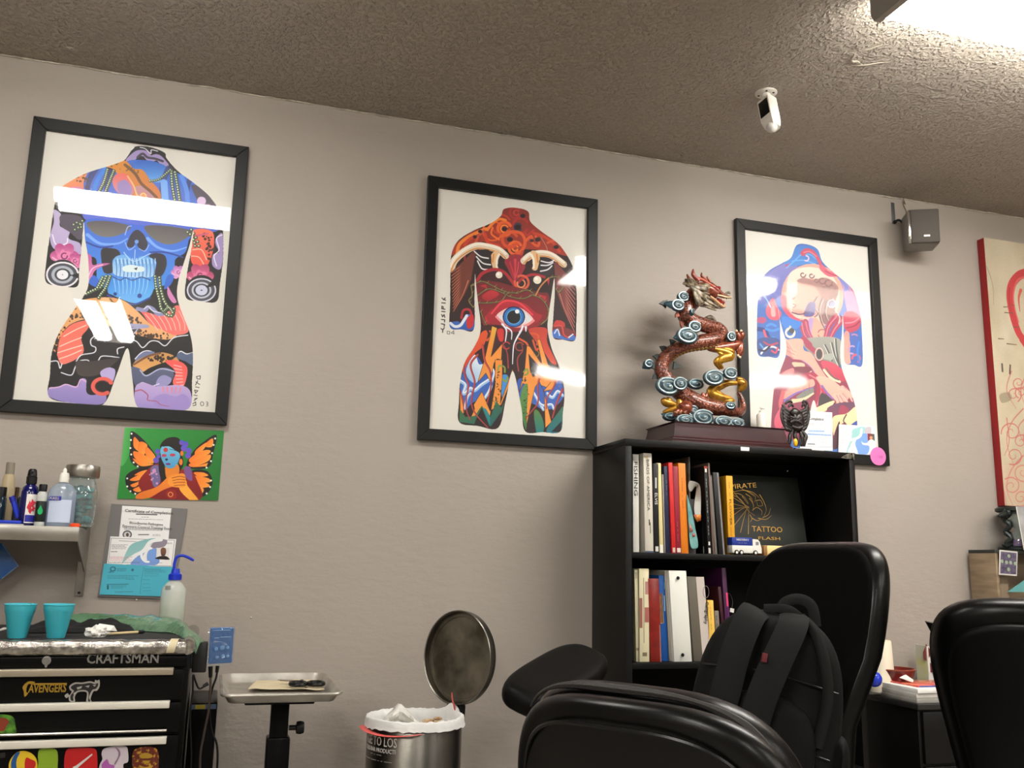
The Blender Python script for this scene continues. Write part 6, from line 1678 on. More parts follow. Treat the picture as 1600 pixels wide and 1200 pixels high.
book(U, (28, 90, UB), (22, 92), 68, SZ1, 'thick white book with big black letters, leftmost on the upper shelf', (222, 220, 212), title='FISHING', tcol=(30, 28, 28), tsize=.62, tpos=(.58, .93), Yf=-.255)
book(U, (160, 250, UB), (140, 235), 55, SZ1, 'thick cream bird book, tallest white spine on the upper shelf', (212, 206, 192), title='BIRDS OF AMERICA', tcol=(84, 80, 76), tsize=.34, tpos=(.42, .94), marks=[(0.0, 1, 0, .016, (70, 84, 110)), (.5, .62, .27, .33, (60, 56, 54)), (.62, .7, .19, .3, (90, 86, 80)), (.1, .5, .945, .97, (196, 178, 140))])
book(U, (255, 318, UB), (243, 300), 170, SZ1, 'black paperback with short white block title on the upper shelf', (18, 17, 18), title='ELVIS', tcol=(224, 222, 216), tsize=.5, tpos=(.54, .67), marks=[(.35, .62, .72, .84, (200, 198, 192)), (.3, .85, .015, .07, (214, 212, 206))])
book(U, (320, 366, UB), (293, 330), 165, SZ1, 'slim pale yellow book beside the black paperback', (222, 208, 150), dep=.21, marks=[(0.1, .9, 0, .09, (232, 230, 222))])
book(U, (370, 390, UB), (345, 362), 290, SZ1, 'thin grey booklet beside the pale yellow book', (150, 144, 134), dep=.2, Yf=-.26)
book(U, (388, 446, UB), (366, 412), 200, SZ1, 'navy book with small pale title on the upper shelf', (30, 34, 66), title='-- --- --', tcol=(150, 150, 156), tsize=.3, tpos=(.66, .84), Yf=-.262)
book(U, (455, 500, UB), (416, 462), 160, SZ1, 'bright red slim book on the upper shelf', (200, 34, 32), marks=[(.2, .8, .01, .06, (206, 190, 176))])
book(U, (502, 560, UB), (464, 520), 200, SZ1, 'dark crimson book between the bright red and orange ones', (140, 26, 46), title='-- - ---', tcol=(206, 110, 110), tsize=.4, tpos=(.14, .36), marks=[(.2, .85, .012, .06, (220, 206, 196))])
book(U, (560, 642, UB), (524, 600), 165, SZ1, 'thick orange book on the upper shelf', (222, 124, 26), title='----- - ---', tcol=(160, 84, 20), tsize=.36, tpos=(.5, .84))
book(U, (652, 664, 1110), (632, 656), 100, SZ1, 'tall thin grey folder behind the curled magazine', (128, 122, 114), Yf=-.2, dep=.15, name='folder')
# curled magazine
q = [at(985+a*.14172, 700+b*.14172, -.275) for a, b in ((655, 1128), (765, 1115), (630, 400))]
t = empty('magazine', (q[0].x, -.26, SZ1), 0, 'floppy teal magazine with a curled white cover on the upper shelf', 'magazine')
tealm = mat('teal_print', (122, 172, 168), .4, col2=(92, 146, 146), cscale=25)
mb = MB()
g = lambda a, b, y=-.275: at(985+a*.14172, 700+b*.14172, y)
sheet = [[g(655, 1130), g(712, 1125), g(768, 1112)], [g(642, 900), g(690, 900), g(718, 900)], [g(630, 700), g(656, 700), g(684, 720)], [g(616, 450), g(640, 560), g(662, 640)]]
mb.add([p for r_ in sheet for p in r_], [(r_*3+c_, r_*3+c_+1, (r_+1)*3+c_+1, (r_+1)*3+c_) for r_ in range(3) for c_ in range(2)])
wbuild(mb, 'front_page', tealm, t, solid=.0015, recalc=False, sub=2)
mb = MB()
crv = [(632, 345), (680, 350), (735, 370), (775, 400), (782, 560), (780, 700), (760, 800)]
crv2 = [(632, 420), (650, 560), (690, 690), (735, 800), (760, 800)]
rowA = [g(632, 345, -.272), g(700, 362, -.285), g(760, 385, -.292), g(778, 440, -.288), g(782, 600, -.28), g(778, 730, -.275), g(775, 800, -.272)]
rowB = [g(634, 470, -.268), g(676, 500, -.262), g(700, 430, -.255), g(735, 400, -.25), g(700, 600, -.262), g(694, 700, -.268), g(735, 815, -.27)]
mb.add(rowA+rowB, [(i, i+1, i+8, i+7) for i in range(6)])
wbuild(mb, 'curled_cover', mat('white_gloss_page', (206, 206, 200), .3, col2=(196, 198, 192), cscale=20), t, solid=.001, recalc=False, sub=2, label='curled back white cover')
mb = MB(); mb.add([g(694, 735, -.2765), g(778, 735, -.2765), g(776, 800, -.2765), g(735, 816, -.2765)], [(0, 1, 2, 3)]); wbuild(mb, 'cover_picture', mat('rust_fire_print', (170, 60, 30), .4, col2=(206, 140, 50), cscale=50), t, solid=.001, recalc=False)
mb = MB(); mb.add([g(650, 820, -.2775), g(692, 920, -.2775), g(655, 930, -.2775)], [(0, 1, 2)]); mb.add([g(685, 945, -.2775), g(712, 940, -.2775), g(714, 975, -.2775), g(688, 980, -.2775)], [(0, 1, 2, 3)]); wbuild(mb, 'page_pictures', mat('page_collage', (190, 150, 130), .5, col2=(170, 50, 50), cscale=40), t, solid=.0006, recalc=False)
mb = MB(); mb.box(q[0].x+.002, q[1].x-.008, -.26, -.08, SZ1, SZ1+.19, M=None); wbuild(mb, 'page_block', mat('magazine_edge', (60, 58, 58), .7), t, smooth=False)
book(U, (796, 852, 1130), (776, 812), 250, SZ1, 'black book behind the curled magazine cover', (16, 15, 16), Yf=-.24, dep=.2, marks=[(.1, .5, .012, .09, (190, 188, 184)), (.3, .9, .88, .99, (120, 40, 24))])
book(U, (852, 888, 1135), (808, 846), 200, SZ1, 'black book with white spine lettering in the middle of the upper shelf', (14, 14, 15), title='--- -- ---- -- ---', tcol=(224, 222, 218), tsize=.42, tpos=(.22, .86), marks=[(.3, .75, .1, .14, (224, 222, 218)), (.2, .8, .93, .97, (220, 216, 206)), (.2, .8, .01, .07, (200, 196, 190)), (0, 1, .975, 1, (150, 50, 30))])
book(U, (905, 925, 1138), (850, 872), 165, SZ1, 'thin brown and grey book with pale page edge on the upper shelf', (112, 92, 82), Yf=-.26)
book(U, (930, 965, 1140), (873, 890), 300, SZ1, 'thin grey folder leaning right of the brown book', (128, 124, 118), Yf=-.255, name='folder')
book(U, (975, 1060, 1140), (905, 944), 268, SZ1, 'black portfolio with a grey edge leaning on the upper shelf', (20, 20, 21), Yf=-.262, marks=[(.72, 1, .0, 1, (128, 126, 128))], name='portfolio')
book(V, (228, 318, 1140), (190, 266), 186, SZ1, 'yellow book with dark spine title beside the big gold stamped book', (222, 160, 34), Yf=-.245, title='---  -- FLOWER ----', tcol=(120, 80, 20), tsize=.32, tpos=(.24, .92))
book(V, (180, 226, 1140), (130, 186), 300, SZ1, 'short orange brown book just left of the yellow one', (150, 92, 22), Yf=-.2, dep=.15, col2=(88, 44, 22), cols=12)
# large face-out book leaning on the back panel
Yb = -.13
c4 = [at(1110+a*.125, 720+b*.125, y) for a, b, y in ((330, 1140, Yb), (1235, 1140, Yb), (1225, 185, Yb+.06), (290, 150, Yb+.06))]
for v in c4[:2]: v.z = SZ1+.001
w = c4[1].x-c4[0].x; h = c4[3].z-c4[0].z
t = empty('cover_out_book', ((c4[0].x+c4[1].x)/2, Yb, SZ1), 0, 'large dark green book with gold stamped cover standing face out', 'book', 'books on the upper shelf')
Mb = Tr(-w/2, 0, .0) @ Rx(-math.atan2(.06, h))
mb = MB(); mb.box(0, w, 0, .004, 0, h, .001, M=Mb); mb.box(0, w, .022, .026, 0, h, .001, M=Mb); mb.box(0, .006, 0, .026, 0, h, .001, M=Mb); mb.build('cover', mat('dark_green_cloth', (26, 30, 25), .5, bump=(300, .1, .0006)), t)
mb = MB(); mb.box(.006, w-.004, .004, .022, .003, h-.003, M=Mb); mb.build('pages', M_PAGES, t, smooth=False)
gilt = mat('gilt_stamp', (176, 138, 66), .35, .6)
gsc = lambda a, b: ((a-310)/(1235-310)*w, (1140-b)/(1140-168)*h)
def gold_stroke(pts, w0, w1=None):
    P = [gsc(*p) for p in pts]
    P = [Mb @ Vector((a, -.0004, b)) for a, b in P]
    gb.tube(catmull(P, 5) if len(P) > 2 else P, [w0, w1 if w1 is not None else w0*.3], 6, flat=.35, up=(0, 1, 0))
gb = MB()
k = w/925*.5
for i in range(8):
    a = math.radians(100+i*18)
    gold_stroke([(540, 560), (540+math.cos(a)*1*(i % 2*40+60), 560+math.sin(a)*60), (540+math.cos(a)*(300+20*(i % 3)), 560+math.sin(a)*(330+20*(i % 3)))], 2*k, 7*k)
for q_ in ([(330, 430), (400, 440), (470, 500), (520, 600), (600, 660)], [(330, 400), (420, 370), (520, 360), (620, 420)], [(340, 420), (420, 400), (500, 440), (540, 520)], [(470, 430), (500, 470), (530, 520)], [(480, 350), (560, 370), (640, 430), (620, 500)], [(540, 360), (620, 380), (690, 440)], [(580, 600), (640, 560), (700, 600), (690, 650)], [(640, 480), (700, 470), (720, 530), (660, 540), (650, 490)], [(540, 650), (560, 700), (530, 740)], [(560, 690), (620, 720), (680, 700)], [(700, 400), (740, 480), (760, 580), (720, 660)], [(560, 450), (600, 520), (590, 590)], [(520, 400), (580, 440), (600, 500)], [(700, 680), (780, 640), (820, 560)], [(640, 690), (740, 700), (820, 650)]):
    gold_stroke(q_, 9*k, 3*k)
gb.build('gilt_emblem', gilt, t)
def gtext(s, a, b, size, wid, rot=0):
    x, z = gsc(a, b)
    o = Mb @ Vector((x, -.0006, z))
    text(s, 'gilt_title', gilt, t, o, (math.cos(rot), 0, math.sin(rot)), (-math.sin(rot), .1, math.cos(rot)), size, fit=wid)
gtext('PIRATE', 330, 350, .019, w*.36, .1)
gtext('TATTOO', 540, 850, .021, w*.42)
gtext('FLASH', 600, 945, .012, w*.3)
# toy truck
p0, p1 = at(1145, 863, -.283), at(1191, 865, -.283)
w = p1.x-p0.x
t = empty('toy_truck', ((p0.x+p1.x)/2, -.262, SZ1), 0, 'small white toy truck with a blue box on the upper shelf', 'toy')
b = .018; s = w
mb = MB(); mb.box(-s*.5, s*.18, -b, b, s*.28, s*.52, .001); mb.build('cargo_box', mat('toy_blue', (30, 54, 140), .4), t)
mb = MB(); mb.box(-s*.5, s*.2, -b, b, s*.06, s*.28, .001); mb.build('white_chassis', M_WHITEP, t)
mb = MB(); mb.prism([(s*.2, s*.06), (s*.5, s*.06), (s*.5, s*.2), (s*.44, s*.4), (s*.38, s*.47), (s*.2, s*.48)], -b, b); o = mb.build('cab', M_WHITEP, t, smooth=False)
mb = MB(); mb.box(s*.3, s*.4, -b-.0006, b+.0006, s*.3, s*.4); mb.build('cab_window', mat('toy_window', (130, 134, 140), .2), t, smooth=False)
for xx in (-.36, -.2, .28):
    for yy in (-1, 1):
        mb = MB(); mb.lathe([(0, -.003), (s*.07, -.003), (s*.075, 0), (s*.07, .003), (0, .003)], 16, M=Tr(s*xx, yy*b, s*.075) @ Rx(PI/2)); wh = mb.build('wheel', M_BLACKP, t)
        mb = MB(); mb.lathe([(0, -.0036), (s*.04, -.0036), (s*.04, .0036), (0, .0036)], 12, M=Tr(s*xx, yy*b, s*.075) @ Rx(PI/2)); mb.build('hubcap', M_WHITEP, wh)
text('WESTERN S', 'lettering', M_INKW, t, (-s*.36, -b-.0003, s*.42), (1, 0, 0), (0, 0, 1), s*.06, fit=s*.42)
text('--- -- ----', 'lettering', M_INKW, t, (-s*.30, -b-.0003, s*.34), (1, 0, 0), (0, 0, 1), s*.04, fit=s*.3)
# cream box with brown end
p0, p1 = at(1199, 861, -.27), at(1258, 861, -.27)
w = p1.x-p0.x
t = empty('cream_box', ((p0.x+p1.x)/2, -.20, SZ1), 0, 'low cream box with a brown end beside the toy truck', 'box')
mb = MB(); mb.box(-w/2, w/2, -.07, .05, 0, .036, .002); mb.build('box_body', mat('cream_card', (234, 206, 140), .5), t)
mb = MB(); mb.box(-w/2-.012, -w/2, -.066, .05, 0, .035, .001); mb.build('box_end', mat('brown_card', (150, 104, 62), .6), t)
# lower shelf
DB = 1085
G2 = 'books on the lower shelf'
book(D, (62, 96, DB), (40, 84), 70, SZ2, 'slim cream volume, leftmost on the lower shelf', (206, 200, 166), group=G2, Yf=-.262, marks=[(.1, .9, .12, .15, (150, 130, 100)), (.2, .8, .9, .97, (170, 164, 140))])
book(D, (98, 216, DB), (86, 186), 58, SZ2, 'thick cream volume with red brown ornament on the lower shelf', (216, 208, 172), group=G2, Yf=-.268, marks=[(.02, .3, .36, .68, (150, 96, 84)), (.55, .95, .42, .58, (160, 92, 84)), (.3, .75, .06, .1, (120, 110, 84)), (.6, .95, .72, .86, (176, 130, 120)), (.42, .5, .2, .9, (160, 150, 126))])
book(D, (220, 340, DB), (195, 312), 168, SZ2, 'wide dark red album on the lower shelf', (112, 24, 20), group=G2, rough=.3, col2=(134, 34, 26), Yf=-.27, marks=[(.88, 1, 0, .44, (150, 96, 92))], name='album')
book(D, (338, 428, DB), (310, 380), 132, SZ2, 'royal blue folder on the lower shelf', (22, 88, 166), group=G2, Yf=-.25, marks=[(.6, .78, .58, .76, (150, 190, 226)), (.72, .86, .84, .92, (120, 200, 220))], name='folder')
p0, p1 = g(0, 0), g(0, 0)
gd = lambda a, b, y=-.262: at(985+a*.14162, 880+b*.14162, y)
v = [gd(312, 330), gd(350, 335), gd(366, 660), gd(330, 665)]
t = empty('brown_card', (v[2].x, -.262, v[2].z), 0, 'small brown printed card sticking out in front of the royal blue folder', 'card')
mb = MB(); mb.slab([v[3], v[2], v[1], v[0]], .002); wbuild(mb, 'card_sheet', mat('brown_print', (140, 90, 44), .5, col2=(96, 74, 70), cscale=50), t, smooth=False)
mb = MB(); mb.tube([v[3]+Vector((0, -.001, 0)), v[2]+Vector((0, -.001, 0)), v[1]+Vector((0, -.001, 0))], .0012, 6); wbuild(mb, 'card_edge', mat('grey_card_edge', (150, 146, 140), .5), t)
book(D, (432, 478, DB), (374, 420), 88, SZ2, 'grey white binder edge left of the big white binder', (176, 172, 158), group=G2, Yf=-.255, marks=[(.55, 1, .0, .09, (96, 66, 40))], name='binder')
o = book(D, (482, 684, 1096), (420, 606), 80, SZ2, 'big white vinyl binder with two rivet holes on the lower shelf', (226, 226, 218), group=G2, Yf=-.272, dep=.24, rough=.3, name='binder')
for (a, b) in ((524, 163), (575, 1012)):
    p = gd(a, b, -.2765)
    mb = MB(); mb.lathe([(0, 0), (.0062, 0), (.005, .003), (0, .003)], 14, M=Tr(p.x-o.location.x, -.0055, p.z-o.location.z) @ Rx(PI/2)); mb.build('rivet_hole', M_BLACKP, o)
# purple capped bottle-like toy between binder and script book
p = gd(675, 455, -.24)
t = empty('purple_ball_bottle', (p.x, -.235, SZ2), 0, 'purple ball on a crimson tube between white binder and script book', 'bottle')
mb = MB(); mb.lathe([(.012, 0), (.0125, .004), (.0125, p.z-SZ2-.03), (.008, p.z-SZ2-.022)], 16); mb.build('tube_body', mat('crimson_plastic', (110, 14, 40), .3), t)
mb = MB(); mb.ball((0, 0, p.z-SZ2), (.0135, .0135, .0165), 16, 10); mb.build('ball_cap', mat('violet_plastic', (110, 100, 170), .2, coat=.4), t)
book(D, (700, 862, 1100), (622, 832), 148, SZ2, 'thick grey book with script title on the lower shelf', (98, 92, 82), group=G2, Yf=-.268, marks=[(.52, 1, 0, 1, (196, 186, 178))])
o = bpy.data.objects[[x.name for x in bpy.data.objects if x.get('label', '').startswith('thick grey book')][0]]
text('Calligraphy', 'title', M_INKK, o, (.015, -.0035, .20), (-.08, 0, -1), (1, 0, -.08), .013, fit=.075)
text('-- --- -- ---- -- ----', 'title', M_INKG, o, (.024, -.0035, .12), (-.08, 0, -1), (1, 0, -.08), .006, fit=.075)
mb = MB(); mb.tube([(.017+.011*math.cos(a), -.0035, .232+.02*math.sin(a)) for a in np.linspace(0, 2*PI, 22, endpoint=False)], .0009, 6, closed=True); mb.build('title_oval', M_INKG, o)
book(D, (882, 945, DB), (846, 914), 408, SZ2, 'short yellow paperback on the lower shelf', (226, 184, 84), group=G2, title='---- -- ---', tcol=(170, 130, 60), tsize=.35, tpos=(.3, .9))
book(D, (955, 1000, DB), (924, 974), 525, SZ2, 'short grey patterned book right of the yellow paperback', (120, 112, 102), group=G2, Yf=-.26, title='-- --- ----', tcol=(50, 46, 44), tsize=.6, tpos=(.3, .92))
book(D, (1040, 1070, DB), (962, 1000), 260, SZ2, 'dark maroon book leaning near the backpack', (56, 14, 26), group=G2, Yf=-.25)
book(D, (1072, 1120, DB), (1002, 1052), 52, SZ2, 'tall dark purple book with a magenta edge on the lower shelf', (62, 18, 60), group=G2, Yf=-.255, marks=[(.6, 1, .58, .73, (210, 60, 110)), (.8, 1, .3, .58, (110, 30, 120))])
p = gd(1120, 520, -.2)
t = empty('white_tag', (p.x, -.2, p.z), 0, 'little white tag hanging on the lower shelf above the backpack', 'tag')
mb = MB(); mb.box(-.008, .008, -.001, .001, -.007, .007, M=Ry(.2)); mb.build('tag_card', M_WHITE, t, smooth=False)
mb = MB(); mb.tube(catmull([(0, 0, .006), (.004, 0, .03), (-.002, 0, .05), (-.012, 0, .06)], 5), .0006, 5); mb.build('tag_string', mat('grey_string', (110, 108, 104), .7), t)
# ------------------------------------------------------------------ dragon statue on the bookcase
M_ROSE = mat('dark_rosewood', (58, 20, 24), .25, coat=.5, col2=(38, 12, 16), cscale=14, cstretch=(.4, 3, 6))
dq = lambda a, b, y=-.17: at(980+a*.26667, 400+b*.26667, y)
p0, p1, p2 = at(1050, 688, -.285), at(1239, 698.5, -.285), at(993, 683, -.02)
PX0, PX1 = p0.x, p1.x
PH = at(1056, 658.5, -.26).z-BZT
dr = empty('dragon_statue', ((PX0+PX1)/2, -.155, BZT), 0, 'painted copper red dragon statue coiled on silver clouds on a dark wooden plinth', 'statue')
mb = MB()
lay = [(0, 0), (0, .008), (.006, .014), (.006, .018), (.012, .024), (.02, PH*.75), (.022, PH-.006), (.016, PH)]
rings = []
for ins, z in lay:
    rings.append([(PX0+ins, -.285+ins*.8, BZT+z), (PX1-ins, -.285+ins*.8, BZT+z), (PX1-ins, -.025-ins*.8, BZT+z), (PX0+ins, -.025-ins*.8, BZT+z)])
vs = [p for r_ in rings for p in r_]; fs = [(3, 2, 1, 0)]
for i in range(len(rings)-1):
    for k in range(4): fs.append((i*4+k, i*4+(k+1) % 4, i*4+4+(k+1) % 4, i*4+4+k))
fs.append(tuple(len(vs)-4+k for k in range(4)))
mb.add(vs, fs); wbuild(mb, 'plinth', M_ROSE, dr, smooth=False, label='dark glossy rosewood plinth')
M_SC = scaly_mat('copper_scales', (158, 84, 54), (72, 28, 18), 130)
M_COP = mat('copper_red_lacquer', (150, 74, 46), .3, .3, coat=.4, col2=(92, 36, 24), cscale=60)
M_RED = mat('dragon_red', (150, 26, 26), .3, coat=.5)
M_MANE = mat('bronze_mane', (146, 132, 108), .45, .2, col2=(62, 54, 44), cscale=70, coat=.2)
M_CLD = mat('blue_grey_cloud', (62, 92, 104), .35, .25, coat=.3, col2=(38, 58, 70), cscale=40)
M_SIL = mat('silver_line', (150, 166, 168), .32, .5)
M_GLD = mat('gold_flame', (190, 142, 40), .3, .6, coat=.3, col2=(140, 92, 22), cscale=50)
M_DKG = mat('dark_green_fin', (34, 42, 38), .4, .2)
M_IVO = mat('ivory_tooth', (224, 206, 170), .4)
US = .000624
body = [(395, 262, -.185, 46), (352, 300, -.19, 54), (345, 350, -.195, 52), (390, 385, -.195, 46), (470, 412, -.185, 44), (530, 432, -.17, 46), (548, 465, -.17, 46), (500, 492, -.185, 50), (420, 508, -.19, 46), (330, 530, -.175, 42), (250, 570, -.16, 42), (205, 630, -.15, 44), (208, 690, -.15, 46), (250, 745, -.155, 46), (310, 800, -.17, 50), (380, 845, -.19, 54), (460, 878, -.2, 52), (560, 896, -.2, 44), (620, 910, -.19, 34), (662, 915, -.175, 24), (678, 880, -.16, 19), (668, 830, -.155, 15), (648, 795, -.15, 8)]
P = [dq(a, b, y) for a, b, y, r in body]
Pc = catmull(P, 8)
mb = MB(); mb.tube(Pc, [r*US for r in lerp_list([b_[3] for b_ in body], len(Pc))], 18, up=(0, 1, 0)); wbuild(mb, 'body', M_SC, dr, label='scaly copper red body')
# pale belly plates along the lower bend
mb = MB()
for i in range(46, 84, 2):
    c, tg = Pc[i], (Pc[i+1]-Pc[i-1]).normalized()
    n_ = tg.cross(Vector((0, 1, 0)))
    rr_ = lerp_list([b_[3] for b_ in body], len(Pc))[i]*US
    n_ = n_ if n_.z < 0 else -n_
    q = c+n_*rr_*.86+Vector((0, -.006, 0))
    mb.ball((q.x, q.y, q.z), (rr_*.34, rr_*.5, rr_*.26), 8, 6)
tag(wbuild(mb, 'belly_plates', mat('belly_gold', (150, 116, 70), .35, .3), dr), kind='stuff')
# back fins on the outer side of the coil
def fin(c, d, h, w_, m=M_DKG, nm='back_fin'):
    mb = MB(); s = d.cross(Vector((0, 1, 0))).normalized()
    a = [c-s*w_, c-s*w_*.5+d*h*.6, c+d*h+s*w_*.4, c+s*w_*.6+d*h*.4, c+s*w_]
    th_ = Vector((0, .006, 0))
    mb.add([p-th_*.7 for p in a]+[p+th_*.7 for p in a], [(0, 1, 2, 3, 4), (9, 8, 7, 6, 5)]+[(i, i+5, (i+1) % 5+5, (i+1) % 5) for i in range(5)])
    wbuild(mb, nm, m, dr, smooth=False)
lr = lerp_list([b_[3] for b_ in body], len(Pc))
for i in list(range(66, 106, 5)):
    tg = (Pc[i+1]-Pc[i-1]).normalized(); n_ = tg.cross(Vector((0, 1, 0)))
    ctr_ = dq(380, 650)
    if (Pc[i]-ctr_).dot(n_) < 0: n_ = -n_
    fin(Pc[i]+n_*lr[i]*US*.8, n_, .026, .016)
fin(dq(270, 640, -.15), Vector((1, 0, -.15)).normalized(), .034, .016)
fin(dq(322, 385, -.2), Vector((-.25, 0, -1)), .024, .01, M_COP, 'neck_frill')
fin(dq(300, 340, -.2), Vector((-.8, 0, -.6)), .02, .012, M_COP, 'neck_frill')
# clouds with raised spiral
def cloud(a, b, rx, rz, y, rot=0.0, tail=None, dark=False, turns=2.2, hand=1):
    c = dq(a, b, y)
    rx, rz = rx*US*1.12, rz*US*1.14
    mb = MB(); M = Tr(c.x, c.y, c.z) @ Ry(-rot)
    mb.ball((0, 0, 0), (rx, .014, rz), 20, 10, M=M)
    if tail:
        q = M.inverted() @ dq(*tail, y+.004)
        d = Vector((q.x, q.y, q.z))
        mb.tube([d*.25, d*.55, d*.8, d], [rz*.8, rz*.62, rz*.34, .001], 8, flat=.6, up=(0, 1, 0), M=M)
    o = wbuild(mb, 'cloud', M_CLD, dr)
    L_ = Vector(dr.location)
    mb = MB(); n_ = 46; pts = []
    for i in range(n_+1):
        t_ = i/n_; ang = hand*(t_*turns*2*PI)+.6; k = .93*(1-t_)**.85+.05
        pts.append((rx*k*math.cos(ang), -.0135*math.sqrt(max(0.05, 1-k*k*.97))-.0015, rz*k*math.sin(ang)))
    mb.tube(pts, [max(.0012, rz*.15*(1-.4*i/n_)) for i in range(n_+1)], 6, M=M)
    mb.ball((rx*.04, -.0145, 0), (rz*.17, .004, rz*.17), 8, 6, M=M)
    mb.v = [(v[0]-L_.x, v[1]-L_.y, v[2]-L_.z) for v in mb.v]
    mb.build('swirl', M_SIL, o)
cloud(326, 242, 36, 28, -.215); cloud(294, 292, 42, 32, -.225, tail=(212, 276)); cloud(392, 418, 42, 32, -.235); cloud(350, 470, 66, 44, -.235, tail=(268, 480)); cloud(606, 476, 30, 28, -.2)
cloud(505, 716, 64, 42, -.235, .05); cloud(602, 690, 44, 32, -.23); cloud(236, 766, 72, 48, -.215, -.1); cloud(306, 752, 46, 36, -.225); cloud(398, 752, 52, 28, -.19, turns=1.5); cloud(122, 636, 30, 26, -.15, tail=(88, 658), turns=1.3)
cloud(440, 948, 66, 42, -.235); cloud(334, 962, 54, 28, -.24); cloud(560, 972, 56, 30, -.24); cloud(640, 980, 48, 26, -.24); cloud(250, 944, 44, 22, -.2, tail=(198, 924), turns=1.4); cloud(380, 915, 34, 34, -.225, turns=1.6); cloud(600, 880, 36, 22, -.22, turns=1.4)
fin(dq(230, 282, -.2), Vector((-1, 0, .2)).normalized(), .03, .016)
cloud(378, 330, 14, 18, -.245, turns=1.0)
# gold flames
def ribbon(pts, w_, nm='gold_flame', m=M_GLD, y=-.2):
    Q = catmull([dq(a, b, y+(c[0] if c else 0)) for a, b, *c in pts], 6)
    mb = MB(); n_ = len(Q)
    mb.tube(Q, [1.2*w_*US*math.sin(PI*(.12+.8*i/(n_-1))) for i in range(n_)], 10, flat=.8, up=(0, 1, 0)); wbuild(mb, nm, m, dr)
for pts, w_ in (([(510, 545), (570, 560), (606, 585), (560, 600), (535, 625), (560, 660)], 26), ([(530, 560), (560, 590), (520, 620), (545, 665)], 16), ([(560, 540), (610, 560), (615, 590)], 18), ([(640, 735), (676, 750), (660, 790)], 26), ([(640, 720), (670, 730), (680, 770), (650, 790)], 18), ([(650, 745), (580, 745), (520, 765), (490, 800), (530, 820), (600, 838), (625, 850)], 24), ([(620, 745), (560, 765), (520, 790), (560, 815), (600, 830)], 14), ([(560, 850), (600, 850), (630, 845)], 16), ([(208, 832), (222, 855), (262, 868), (300, 890)], 22), ([(296, 840), (310, 870), (280, 895), (210, 915)], 24), ([(230, 830), (250, 850), (285, 870)], 14)):
    ribbon(pts, w_)
# right foreleg with claw, left foot
ribbon([(470, 540), (530, 540), (600, 530), (650, 515), (668, 490)], 30, 'foreleg', M_COP, -.19)
for pts in ([(662, 500), (650, 465), (640, 440)], [(668, 495), (672, 460), (668, 440)], [(668, 505), (655, 545), (650, 580)], [(672, 505), (664, 560), (660, 592)]): ribbon(pts, 16, 'claw', M_COP, -.195)
for q in ((640, 440), (668, 440), (650, 582), (660, 592)):
    c = dq(*q, -.195); mb = MB(); mb.ball((c.x, c.y, c.z), (.0055, .005, .006), 8, 6); wbuild(mb, 'claw_tip', M_IVO, dr)
ribbon([(350, 850), (345, 880), (330, 905), (310, 920)], 40, 'hind_leg', M_COP, -.225)
for dx in (-28, -6, 18):
    ribbon([(325+dx*.5, 905), (318+dx, 915), (312+dx*1.3, 938)], 16, 'claw', M_COP, -.24)
    c = dq(316+dx*1.1, 918, -.25); mb = MB(); mb.ball((c.x, c.y, c.z), .0055, 8, 6); wbuild(mb, 'claw_tip', mat('bronze_tip', (150, 110, 80), .3, .4), dr)
ribbon([(440, 800), (455, 830), (470, 800)], 14, 'hind_claw', M_COP, -.215); ribbon([(455, 365), (490, 360), (520, 380)], 12, 'shoulder_tuft', M_MANE, -.15)
# head
def hq(a, b, y=-.19): return at(1000+a*.10833, 410+b*.10833, y)
HS = .10833*3.4/F_PX
def loft(pts, nm, m, fl=.8, n=14):
    """pts: (x, y in the head crop, depth, radius in crop units)"""
    Q = [hq(a, b, y) for a, b, y, r in pts]
    C_ = catmull(Q, 6)
    mb = MB(); mb.tube(C_, [r*HS for r in lerp_list([q[3] for q in pts], len(C_))], n, flat=fl, up=(0, 1, 0)); return wbuild(mb, nm, m, dr)
loft([(720, 560, -.19, 110), (760, 470, -.185, 110), (860, 400, -.185, 120), (980, 395, -.188, 105), (1060, 440, -.19, 84), (1110, 470, -.19, 70)], 'head', M_COP, 1.0)
loft([(1000, 330, -.19, 60), (1090, 400, -.19, 62), (1160, 460, -.19, 48), (1230, 490, -.19, 36), (1290, 505, -.19, 24), (1325, 500, -.19, 8)], 'upper_jaw', M_COP, 1.1)
loft([(900, 560, -.19, 90), (1000, 590, -.19, 74), (1090, 620, -.19, 50), (1170, 640, -.19, 32), (1230, 640, -.19, 14)], 'lower_jaw', M_MANE, 1.0)
loft([(1010, 490, -.215, 20), (1080, 540, -.215, 22), (1150, 600, -.215, 20), (1210, 640, -.215, 14), (1230, 600, -.215, 8)], 'lower_lip', mat('tan_lip', (190, 140, 96), .35), .7)
loft([(1120, 470, -.215, 10), (1180, 480, -.215, 12), (1250, 500, -.215, 12), (1325, 500, -.21, 7)], 'upper_lip', mat('ivory_lip', (206, 190, 150), .35), .7)
loft([(1110, 540, -.19, 40), (1180, 570, -.19, 34), (1220, 590, -.19, 20)], 'tongue', M_RED, .8)
for a, b in ((1040, 400), (1090, 380), (1135, 370)):
    c = hq(a, b, -.2); mb = MB(); mb.ball((c.x, c.y, c.z), (.0085, .010, .0075), 10, 8); wbuild(mb, 'brow_lump', M_RED, dr)
c = hq(985, 365, -.226); mb = MB(); mb.ball((c.x, c.y, c.z), .005, 10, 8); wbuild(mb, 'eye', M_IVO, dr)
loft([(1230, 480, -.2, 12), (1240, 450, -.2, 18), (1280, 435, -.2, 20), (1300, 455, -.2, 14)], 'whisker_curl', M_MANE, .7)
